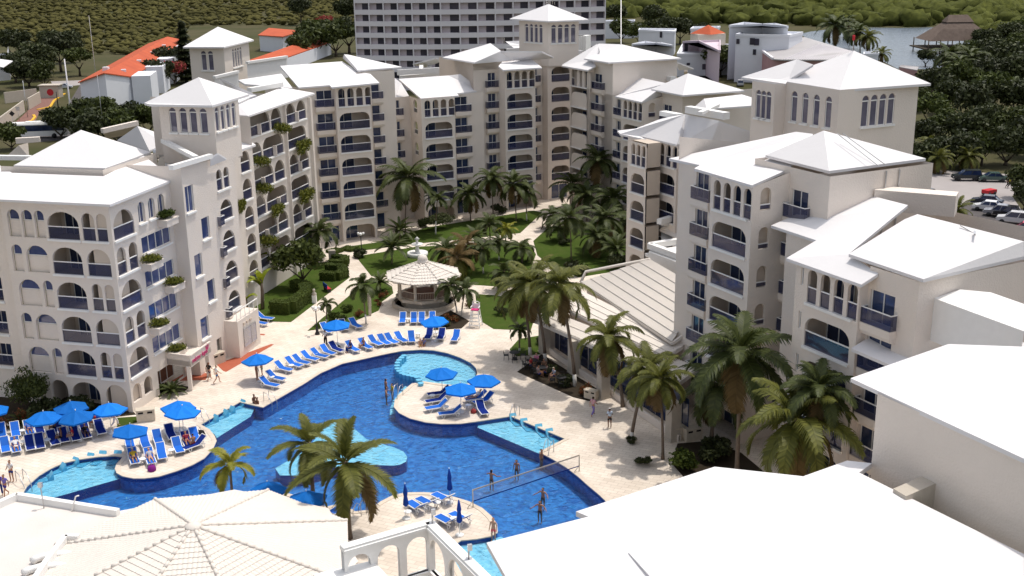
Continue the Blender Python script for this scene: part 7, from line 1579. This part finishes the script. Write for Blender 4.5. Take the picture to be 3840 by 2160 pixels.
# cars
def car(px, hd, col, label, kind='sedan'):
    r = empty("parked_car", G(*px) if len(px) == 2 else px, math.radians(hd), label, "car", "parked cars"); W2 = .86
    if kind == 'sedan': lo = [(-2.2, .35), (-2.25, .75), (-1.5, .92), (1.1, .95), (2.1, .75), (2.2, .35)]; cb = [(-1.55, .9), (-.95, 1.42), (.45, 1.42), (1.15, .92)]
    elif kind == 'suv': lo = [(-2.2, .4), (-2.25, .95), (-2.2, 1.0), (1.15, 1.02), (2.1, .9), (2.2, .4)]; cb = [(-2.2, .98), (-2.0, 1.68), (.4, 1.70), (1.15, 1.0)]
    else: lo = [(-2.5, .45), (-2.55, 1.0), (-.6, 1.02), (1.3, 1.02), (2.4, .92), (2.5, .45)]; cb = [(-.75, 1.0), (-.55, 1.68), (.7, 1.68), (1.4, 1.0)]
    cm = cmat(col); cm.node_tree.nodes["Principled BSDF"].inputs["Roughness"].default_value = .25; cm.node_tree.nodes["Principled BSDF"].inputs["Coat Weight"].default_value = .6
    def loft(pr, ws, m): 
        mb = MB(); n = len(pr)
        for s in (-1, 1): q = [(x, s * w, z) for (x, z), w in zip(pr, ws)]; mb.face(q if s < 0 else q[::-1])
        for i in range(n - 1 if m is None else n):
            j = (i + 1) % n; (x0, z0), (x1, z1) = pr[i], pr[j]; mb.quad((x0, -ws[i], z0), (x0, ws[i], z0), (x1, ws[j], z1), (x1, -ws[j], z1))
        return mb
    loft(lo, [.80, .86, .86, .86, .84, .78], 1).build("body", cm, r); loft(cb, [.80, .66, .66, .78], 1).build("glazing", M['door'], r)
    mb = MB(); (xa, za), (xb, zb) = cb[1], cb[2]; mb.box(((xa + xb) / 2, 0, za + .02), (xb - xa + .1, 1.36, .06))
    for (x0, z0), (x1, z1) in ((cb[0], cb[1]), (cb[2], cb[3])):
        for s in (-1, 1): mb.bar((x0, s * (.80 if z0 < 1.1 else .66), z0), (x1, s * (.80 if z1 < 1.1 else .66), z1), .08)
    for s in (-1, 1): mb.bar(((xa + xb) / 2, s * .67, za), ((cb[0][0] + cb[3][0]) / 2, s * .8, cb[0][1]), .08)
    mb.build("roof", cm, r)
    for x in (lo[0][0] + .8, lo[-1][0] - .8):
        for s in (-1, 1): mb = MB(); mb.tube([(x, s * .70, .32), (x, s * .88, .32)], .32, 10); mb.lathe((0, 0, 0), ((0, 0),), 3) if False else None; mb.build("wheel", M['black'], r)
    for s in (-1, 1): mb = MB(); mb.box((lo[-2][0] + .05, s * .62, .68), (.12, .3, .14)); mb.build("headlight", M['alu'], r)
    return r
flat("parking_lot", pxs([(3380, 640), (3560, 640), (3900, 660), (3900, 745), (3830, 720), (3795, 735), (3840, 800), (3950, 900), (3950, 1000), (3600, 900), (3400, 800)]), .0, M['lotpave'])
flat("parking_asphalt", pxs([(3640, 745), (3700, 745), (3950, 870), (3950, 1010), (3640, 880), (3560, 820)]), .006, M['asphalt'])
car((3622, 676), 175, (.02, .025, .03), "dark green car in the back row, left end", 'suv'); car((3720, 680), 172, (.06, .10, .09), "teal sedan in the back row, middle"); car((3836, 680), 175, (.35, .37, .42), "silver car at the back row's right edge"); car((3700, 768), 150, (.025, .03, .05), "dark sedan behind the white one in the front row"); car((3706, 790), 150, (.7, .7, .72), "white sedan in the front row"); car((3758, 812), 150, (.28, .28, .31), "grey pickup beside the white sedan", 'pickup'); car((3795, 818), 150, (.02, .02, .025), "black pickup between the grey one and the white car", 'pickup'); car((3800, 838), 150, (.66, .66, .68), "white estate car near the red one", 'suv'); car((3845, 880), 150, (.50, .02, .06), "red off-roader at the right picture edge", 'suv'); car((3480, 742), 20, (.03, .03, .035), "dark car glimpsed between tower and palms", 'sedan')
car((242, 332), 8, (.62, .64, .7), "white sedan crossing at the left street's end"); car((2776, 322), 80, (.5, .5, .52), "pale van parked under the trees by the pink hall", 'suv')
person((3785, 705), 0, 100, 'walk', "person in a yellow vest walking across the parking lot", 2, (.6, .6, .05), BK, 'trousers'); person((3776, 704), 0, 80, 'walk', "person in dark clothes walking beside the yellow vest", 2, BK, BK, 'trousers')
r = empty("cart", G(3708, 731), .5, "red handcart with bundles on the parking lot", "cart"); mb = MB(); mb.box((0, 0, .6), (2.0, 1.2, .5)); mb.build("body", M['red'], r)
for x in (-.6, .6): mb = MB(); mb.tube([(x, -.65, .3), (x, .65, .3)], .28, 8); mb.build("wheel", M['black'], r)
# white and pink houses on the right
def house(name, poly, z, m, label, wins=(), z0=0.0, par=True):
    P = [G(x, y, z) for x, y in poly]; r = wroot(name, tuple(Vector((P[0].x, P[0].y, 0))), label, "house"); mb = MB(); mb.prism([(p.x, p.y) for p in P], z0, z - .5)
    if par:
        for i in range(len(P)): mb.bar(P[i] - Vector((0, 0, .25)), P[(i + 1) % len(P)] - Vector((0, 0, .25)), .35, .7)
    mb.build("wall", m, r); nW = 0
    for (x, y, w_, h_) in wins:
        a, b = P[0], P[1]; dd_ = Vector((b.x - a.x, b.y - a.y, 0)); nn = Vector((dd_.y, -dd_.x, 0)).normalized(); d = ray(x, y); t = (nn.x * a.x + nn.y * a.y) / (nn.x * d.x + nn.y * d.y); c = Vector((d.x * t, d.y * t, CAMH + d.z * t)); c += (-nn if nn.y > 0 else nn) * .25; u = dd_.normalized()
        mb = MB(); mb.quad(c - u * w_ / 2 - Vector((0, 0, h_ / 2)), c + u * w_ / 2 - Vector((0, 0, h_ / 2)), c + u * w_ / 2 + Vector((0, 0, h_ / 2)), c - u * w_ / 2 + Vector((0, 0, h_ / 2))); mb.build("window", M['farwin'], r)
    return r
house("white_house", [(2540, 202), (2765, 195), (2760, 165), (2560, 165)], 6.5, M['bluewhite'], "white house wall with two dark windows in front of the villa cluster", [(2642, 250, 1.6, 1.6), (2682, 250, 1.6, 1.6), (2580, 240, 1, .7)])
house("white_house", [(2760, 128), (2960, 132), (3010, 120), (2800, 115)], 13, M['bluewhite'], "tall white villa with stepped terraces, centre of the villa cluster", [(2822, 155, 1.4, 1.8), (2838, 157, 1.4, 1.8), (2768, 155, .9, 1.4), (2830, 195, .9, 1.5)])
house("white_house", [(2735, 95), (2905, 88), (2955, 98), (2790, 84)], 15, M['bluewhite'], "uppermost white villa block with roof machinery", [(2889, 112, 1.0, 1.6)])
house("pink_house", [(2560, 155), (2620, 152), (2700, 190), (2700, 150)], 9, mat("pale_pink_wall", (.62, .52, .58), .9, .1), "small pink-white house with dark doors left in the villa cluster", [(2572, 180, 1.4, 3), (2600, 182, 1.6, 3)])
house("white_house", [(2590, 108), (2690, 104), (2700, 98), (2600, 100)], 10, M['bluewhite'], "white house with a red-roofed turret behind the pink house", [(2670, 135, 1.5, 1.5)])
tr_ = wroot("turret_house", tuple(G(2655, 180)), "cream house with a little red pyramid roof in the villa cluster", "house"); mb = MB(); c = G(2655, 125, 10); mb.box((c.x, c.y, 5), (9, 7, 10), 0, .2); mb.build("wall", M['stone'], tr_); mb = MB(); mb.lathe(c + Vector((0, 0, 0)), ((5.6, 0), (0, 2.6)), 4, sm=False); mb.build("roof", M['redtile'], tr_); mb = MB(); q = G(2660, 160, 5.5); mb.box(q, (6, 2, .4), 0, .2); mb.build("awning", M['red'], tr_)
house("white_house", [(2265, 80), (2380, 78), (2380, 74), (2265, 76)], 7, M['bluewhite'], "low white wall of a house right of the high-rise", [])
house("white_house", [(2395, 112), (2530, 118), (2535, 108), (2400, 106)], 8, M['bluewhite'], "white two-block house among trees, right of the high-rise", [(2480, 130, 1, 2)])
house("white_house", [(2370, 165), (2480, 160), (2525, 170), (2420, 155)], 5, M['bluewhite'], "flat white house partly behind a tree, right of the antenna", [])
dm = wroot("dome_house", tuple(G(2310, 130)), "low white domed building right of the high-rise", "house"); mb = MB(); c = G(2312, 135, 0); mb.lathe(c, [(4 * math.cos(t * math.pi / 12), 4 + 2.5 * math.sin(t * math.pi / 12)) for t in range(7)], 14); mb.box(c + Vector((6, -4, 2.5)), (26, 8, 5)); mb.build("wall", M['bluewhite'], dm)
hl_ = wroot("pink_hall", tuple(G(2900, 280)), "pink-walled hall with a grey ribbed metal roof behind the penthouse tower", "hall")
W = dict(a=G(2829, 170, 9), b=G(3017, 139, 11), c=G(3200, 193, 9.5), d=G(3180, 225, 8), e=G(2938, 224, 8), f=G(2898, 221, 8), g=G(3072, 166, 10.5)); mk_roof(hl_, W, ["a b g e f", "b c g", "g c d e"], .3, "roof", M['metalroof'])
mb = MB(); wallq(mb, W['a'], W['f'], 0, 8.9, 7.9); wallq(mb, W['f'], W['d'], 0, 7.9); mb.build("wall", M['pinkwall'], hl_)
mb = MB()
for i in range(26): t = i / 26; mb.bar(W['e'].lerp(W['d'], t) + Vector((0, 0, .08)), W['g'].lerp(W['c'], t) + Vector((0, 0, .08)), .12)
mb.bar(W['a'] + Vector((0, 0, .1)), W['f'] + Vector((0, 0, .1)), .6); mb.build("roof_rib", M['fartower'], hl_)
house("white_house", [(3240, 203), (3295, 200), (3295, 192), (3240, 195)], 4, M['bluewhite'], "small white hut by the lagoon palms", [])
fl_ = wroot("flat_shed", tuple(G(3480, 295)), "low shed with a flat pale roof under the right trees", "shed"); mk_roof(fl_, dict(a=G(3450, 292, 3), b=G(3580, 322, 3), c=G(3640, 320, 3), d=G(3520, 275, 3)), ["a b c d"], .3, "roof", M['roof']); mb = MB(); wallq(mb, G(3455, 294, 3), G(3580, 321, 3), 0, 2.8); mb.build("wall", M['pinkwall'], fl_)
fl_ = wroot("flat_shed", tuple(G(3400, 270)), "grey-roofed pink shed between the penthouse roof and the lagoon", "shed"); mk_roof(fl_, dict(a=G(3370, 250, 3.5), b=G(3440, 263, 3.5), c=G(3445, 250, 4), d=G(3380, 243, 4)), ["a b c d"], .3, "roof", M['metalroof']); mb = MB(); wallq(mb, G(3372, 251, 3.5), G(3440, 263, 3.5), 0, 3.3); mb.build("wall", M['pinkwall'], fl_)
pa = wroot("thatched_pavilion", tuple(G(3580, 195)), "thatched palapa pavilion on stilts over the lagoon", "pavilion"); c = G(3580, 196); mb = MB()
c.z = 0; mb.prism([(c.x - 13, c.y - 8), (c.x + 12, c.y - 8), (c.x + 12, c.y + 8), (c.x - 13, c.y + 8)], 1.6, 2.0); mb.build("deck", M['wood_b'], pa)
mb = MB(); zz_ = [(11.5, 7.5, 4.4), (6.5, 4.5, 8.2), (4.0, 2.2, 10.2), (4.6, 2.6, 10.3), (3.2, .1, 12.6)]
for i in range(4):
    (a0, b0, z0), (a1, b1, z1) = zz_[i], zz_[i + 1]; q0 = [(-a0, -b0, z0), (a0, -b0, z0), (a0, b0, z0), (-a0, b0, z0)]; q1 = [(-a1, -b1, z1), (a1, -b1, z1), (a1, b1, z1), (-a1, b1, z1)]
    for k in range(4): mb.face([c + Vector(q0[k]), c + Vector(q0[(k + 1) % 4]), c + Vector(q1[(k + 1) % 4]), c + Vector(q1[k])])
mb.build("roof", M['thatch'], pa)
for x in (-12, -8, -4, 0, 4, 8, 11):
    for y in (-7.5, 7): mb = MB(); mb.tube([c + Vector((x, y, -1)), c + Vector((x, y, 4.8))], .2, 5); mb.build("post", M['wood_b'], pa)
mb = MB(); mb.bar(c + Vector((-13, -8, 2.9)), c + Vector((-4, -8, 2.9)), .15); mb.build("railing", M['wood_b'], pa)
# lagoon and shore
def lag_mat():
    m, t, b = new_mat("lagoon_water"); b.inputs["Base Color"].default_value = (.12, .15, .19, 1); b.inputs["Roughness"].default_value = .22; tc = t.nodes.new("ShaderNodeTexCoord"); mp = t.nodes.new("ShaderNodeMapping"); mp.inputs["Scale"].default_value = (.12, .5, 1); t.links.new(tc.outputs["Object"], mp.inputs[0])
    n = t.nodes.new("ShaderNodeTexNoise"); n.inputs["Scale"].default_value = 1.2; n.inputs["Detail"].default_value = 6; t.links.new(mp.outputs[0], n.inputs["Vector"]); bp = t.nodes.new("ShaderNodeBump"); bp.inputs["Strength"].default_value = .8; bp.inputs["Distance"].default_value = .6; t.links.new(n.outputs["Fac"], bp.inputs["Height"]); t.links.new(bp.outputs[0], b.inputs["Normal"]); return m
flat("lagoon", pxs([(3000, 128), (3037, 119), (3176, 102), (3375, 105), (3574, 101), (3640, 116), (3672, 134), (3680, 170), (3640, 205), (3560, 235), (3540, 262), (3365, 258), (3280, 215), (3100, 190)]), .05, lag_mat())
# ---------------------------------------------------------------- trees around and the mangrove beyond
tl_ = "trees left of the hotel"
for x, y, R_, H_, k, lab in [(310, 515, 5.5, 4.2, ('leaf', 0), "broad tree hiding the rear of the bus"), (390, 482, 5, 3.6, ('leaf', 1), "broad tree before the row houses' gable"), (480, 505, 5.0, 3.6, ('dark', 0), "dark tree behind the left block's terraces"), (560, 505, 4.5, 3.4, ('leaf', 2), "tree left of the belvedere"), (230, 520, 5, 3.6, ('dark', 1), "low tree at the bus's front"), (45, 560, 4, 2.8, ('leaf', 1), "leafy shrub above the left block's roof edge"), (350, 545, 5, 3.6, ('dark', 2), "tree directly behind the lower pyramid roof"), (440, 540, 5, 3.6, ('leaf', 0), "tree behind the sloping terrace wall"),
                          (60, 310, 6, 5, ('dark', 0), "dark tree beyond the compound wall"), (110, 325, 6, 4.5, ('dark', 1), "tree at the compound wall's corner"), (170, 330, 5, 4, ('leaf', 2), "small tree beside the kiosk"), (150, 300, 7, 6.5, ('dark', 2), "tree behind the kiosk"), (230, 270, 7, 8, ('dark', 0), "tall dark tree behind the white sedan"), (300, 285, 5, 5.5, ('leaf', 1), "tree at the row houses' left corner"), (60, 260, 7, 9, ('dark', 1), "tall dark tree at the left edge"), (200, 240, 6, 8, ('dark', 1), "dark tree left of the tall pole"), (270, 235, 6, 7, ('dark', 2), "dark tree behind the antenna"), (520, 330, 5, 4.5, ('leaf', 0), "tree right of the row houses' walls"), (590, 340, 6, 5, ('dark', 1), "tree behind the belvedere roof"), (640, 300, 6, 6, ('dark', 2), "dark tree right of the row houses"), (560, 300, 4, 4.5, ('leaf', 2), "small tree against the row houses' walls"),
                          (1180, 222, 9, 7, ('leaf', 0), "round tree before the second red roof"), (1260, 212, 9, 7.5, ('leaf', 1), "round tree left of the high-rise"), (1120, 235, 6, 5, ('leaf', 2), "tree below the second red roof"), (1310, 200, 8, 8, ('dark', 0), "dark tree at the high-rise's left foot"), (1310, 110, 9, 9, ('dark', 1), "dark tree further behind, left of the high-rise"), (1130, 95, 7, 9, ('dark', 2), "dark tree at the forest edge beyond the red roofs")]:
    tree((x, y), R_, H_, k, lab, tl_)
tree((655, 320), 4.5, 4.0, ('flower', 0), "pink bougainvillea left of the belvedere tower", tl_, "bush"); tree((1225, 135), 6, 5, ('flower', 0), "red flowering tree beyond the second red roof", tl_)
# conifer
cB = G(700, 310); r = empty("conifer_tree", cB, 0, "tall dark conifer beside the rear belvedere tower", "tree"); Hc = over(696, 78, cB); mb = MB(); mb.tube([(0, 0, 0), (0, 0, Hc)], [.5, .05], 6); mb.build("trunk", M['wood_b'], r); rnd = np.random.default_rng(5); n = 5200
f = rnd.uniform(.05, 1, n); rr_ = (1 - f) ** .75 * 5.2 * (.65 + .35 * np.sin(f * 60)) + .3; a_ = rnd.uniform(0, 6.28, n); q = rr_ * rnd.uniform(.35, 1, n); mb = MB()
for i in range(n):
    p = Vector((q[i] * math.cos(a_[i]), q[i] * math.sin(a_[i]), f[i] * Hc)); u = Vector((math.cos(a_[i]), math.sin(a_[i]), -.25)) * .8; v = Vector((-math.sin(a_[i]), math.cos(a_[i]), .1)) * .3; mb.face([p - u, p + v, p + u, p - v])
mb.build("crown", M['leaf_d'], r)
tr2 = "trees right of the hotel"; rnd = random.Random(3)
spots = [(3480, 470, 7, 6), (3560, 430, 8, 7), (3650, 450, 8, 7), (3740, 430, 9, 8), (3820, 450, 9, 8), (3470, 560, 6, 5), (3540, 540, 7, 6), (3620, 560, 7, 6), (3700, 545, 8, 7), (3790, 560, 8, 7), (3860, 590, 7, 7), (3500, 380, 8, 7), (3600, 370, 8, 8), (3700, 360, 9, 9), (3800, 350, 9, 9), (3440, 420, 6, 6), (3660, 310, 8, 8), (3760, 300, 9, 9), (3840, 290, 9, 10), (3520, 620, 5, 4.5), (3600, 625, 6, 5), (3680, 620, 6, 5.5), (3770, 620, 7, 6), (3450, 640, 5, 4), (3860, 740, 6, 5), (3840, 790, 5, 4), (3720, 255, 8, 8), (3800, 240, 8, 9), (3470, 250, 5, 5), (3540, 265, 5, 4.5), (3620, 250, 7, 7), (3690, 205, 8, 8), (3780, 190, 9, 9), (3840, 170, 9, 9)]
wh_ = ["at the far right", "behind the parking lot", "beside the penthouse tower", "towards the lagoon"]
ADJ = ["dense", "loose", "broad", "tall", "rounded", "ragged", "spreading", "low", "full"]; TN = ["dark green", "olive", "brownish", "mid green"]
for i, (x, y, R_, H_) in enumerate(spots):
    k = ('leaf' if i % 3 == 0 else 'dark', i % 3); place_ = "at the right picture edge" if x > 3780 else "behind the parking lot" if y > 520 else "beside the penthouse tower's wall" if x < 3520 else "between the parking lot and the lagoon"
    tree((x, y), R_ * rnd.uniform(.6, .8), H_ * .62, k, "%s %s tree %s, number %s from the tower" % (ADJ[i % 9], TN[i % 4], place_, ["one", "two", "three", "four", "five", "six", "seven", "eight", "nine", "ten", "eleven"][i % 11]) if False else "%s %s tree %s" % (ADJ[i % 9], TN[(i // 9) % 4], place_), tr2)
for x, y, R_, H_, k, lab in [(2700, 285, 6, 5, ('leaf', 1), "bright tree before the white house wall"), (2760, 280, 5, 4, ('dark', 1), "tree left of the pink hall"), (2470, 170, 8, 6, ('dark', 0), "wide tree over the flat white house"), (2400, 175, 6, 5, ('leaf', 0), "tree right of the antenna mast"), (2330, 160, 6, 5, ('leaf', 2), "tree before the domed house"), (2550, 165, 6, 6, ('dark', 2), "tree between the white houses"), (2310, 110, 7, 7, ('dark', 1), "tree behind the domed house"), (2450, 118, 7, 7, ('dark', 2), "tree behind the two-block house"), (2620, 165, 5, 5, ('dark', 0), "tree beside the pink house")]:
    tree((x, y), R_, H_, k, lab, tr2)
lp = "palms around the lagoon and parking lot"
for b_, c_, R_, k_, lab in [((3135, 190), (3130, 95), 8.5, ('cocod', 0), "big dark palm left of the lagoon"), ((3200, 185), (3205, 118), 6.5, ('cocod', 1), "palm in the lagoon-side row, second"), ((3225, 205), (3222, 122), 6.0, ('cocod', 0), "leaning palm beside the lagoon"), ((3262, 210), (3258, 138), 5.5, ('coco', 1), "palm right in the lagoon row"), ((3310, 245), (3308, 200), 4.0, ('coco', 2), "small palm at the lagoon's near shore"), ((3560, 310), (3560, 205), 6.5, ('cocod', 0), "tall palm before the palapa"), ((3640, 320), (3640, 215), 6.5, ('cocod', 1), "tall palm right of the palapa"), ((3600, 330), (3600, 240), 6.0, ('cocod', 1), "palm between the shed and the palapa"), ((3520, 650), (3520, 590), 3.6, ('coco', 0), "palm right of the penthouse tower's foot"), ((3480, 600), (3485, 545), 3.6, ('coco', 1), "palm against the penthouse tower"), ((3620, 640), (3630, 585), 3.4, ('coco', 2), "palm behind the parked dark car"), ((3590, 880), (3592, 785), 2.9, ('coco', 0), "palm between the arched porch and the car park"), ((3800, 420), (3800, 330), 5, ('cocod', 0), "palm at the far right edge"), ((3180, 140), (3170, 85), 7, ('cocod', 1), "palm on the lagoon's left shore behind the big one"), ((90, 290), (85, 225), 6, ('cocod', 0), "dark palm at the left among the street trees"), ((165, 290), (160, 245), 5, ('coco', 1), "palm with pale trunk left of the red roofs")]:
    palm(b_, c_, R_, k_, lab, lp, 0, .22)
# mangrove forest: thousands of leafy mounds nobody could count
def mounds(name, n, xr, yr, rr, seed, m, hz, keep=None, sub=2):
    rnd = np.random.default_rng(seed); bm = bmesh.new(); bmesh.ops.create_icosphere(bm, subdivisions=sub, radius=1); v0 = np.array([v.co[:] for v in bm.verts]); f0 = np.array([[v.index for v in f.verts] for f in bm.faces]); bm.free()
    Y = yr[0] * (yr[1] / yr[0]) ** rnd.uniform(0, 1, n); X = rnd.uniform(-1, 1, n) * (xr * Y); pts = np.stack([X, Y], 1)
    if keep: k = np.array([keep(x, y) for x, y in pts]); pts = pts[k]
    n = len(pts); R_ = rnd.uniform(*rr, n) * (.7 + pts[:, 1] / 900); V = []; 
    for i in range(n):
        d = 1 + .33 * np.sin(v0 @ rnd.normal(0, 5, 3) + rnd.uniform(0, 6)) + .14 * rnd.normal(size=len(v0)); q = v0 * (d * R_[i])[:, None] if np.ndim(R_[i]) else v0 * d[:, None] * R_[i]; q[:, 2] *= hz; V.append(q + [pts[i, 0], pts[i, 1], R_[i] * .2 + rnd.uniform(0, 1.5)])
    V = np.concatenate(V); Fc = (f0[None] + (np.arange(n) * len(v0))[:, None, None]).reshape(-1, 3)
    me = bpy.data.meshes.new(name); me.vertices.add(len(V)); me.vertices.foreach_set("co", V.ravel()); me.loops.add(Fc.size); me.loops.foreach_set("vertex_index", Fc.ravel()); me.polygons.add(len(Fc)); me.polygons.foreach_set("loop_start", np.arange(len(Fc)) * 3); me.update(calc_edges=True); me.materials.append(m)
    o = bpy.data.objects.new(name, me); COL.objects.link(o); return tag(o, kind="stuff")
M['mangrove'] = mat("mangrove_canopy", (.10, .11, .026), .95, .05, .8, .55, 1.0, 2.2, col2=(.04, .047, .014), detail=8, island=.4)
M['brush'] = mat("dry_brush", (.115, .105, .035), .95, .05, .9, .02, 1.0, 2.5, col2=(.055, .052, .02), detail=6, island=.45)
from mathutils.geometry import intersect_point_tri_2d
LAG = [(p.x, p.y) for p in pxs([(2990, 128), (3037, 117), (3176, 99), (3375, 102), (3574, 98), (3650, 114), (3685, 134), (3690, 170), (3640, 210), (3560, 240), (3540, 265), (3365, 260), (3280, 218), (3100, 195)])]
def inside(x, y, poly):
    c = False; j = len(poly) - 1
    for i in range(len(poly)):
        if (poly[i][1] > y) != (poly[j][1] > y) and x < (poly[j][0] - poly[i][0]) * (y - poly[i][1]) / (poly[j][1] - poly[i][1]) + poly[i][0]: c = not c
        j = i
    return c
def vis_px(x, y, z=0):
    c = ROT.transposed() @ Vector((x, y, z - CAMH)); return CX + FPX * c.x / -c.z, CY - FPX * c.y / -c.z
def keepL(x, y):
    px_, py_ = vis_px(x, y); lim = 205 if px_ < 700 else 95 if px_ < 1330 else 60
    return px_ < 2300 and py_ < lim - 30 * (px_ < 260) + 0 and py_ > -60
def keepR(x, y):
    px_, py_ = vis_px(x, y); lim = 70 if px_ < 2500 else 92 if px_ < 2760 else 95 if px_ < 3050 else 99 if px_ < 3620 else 190
    return px_ > 2200 and py_ < lim and py_ > -60 and not inside(x, y, LAG)
mounds("mangrove_forest", 5200, .56, (330, 1150), (2.4, 5.0), 1, M['mangrove'], .8, keepR)
mounds("brush_plain", 26000, .56, (300, 1150), (.7, 1.7), 2, M['brush'], .55, keepL, 1)
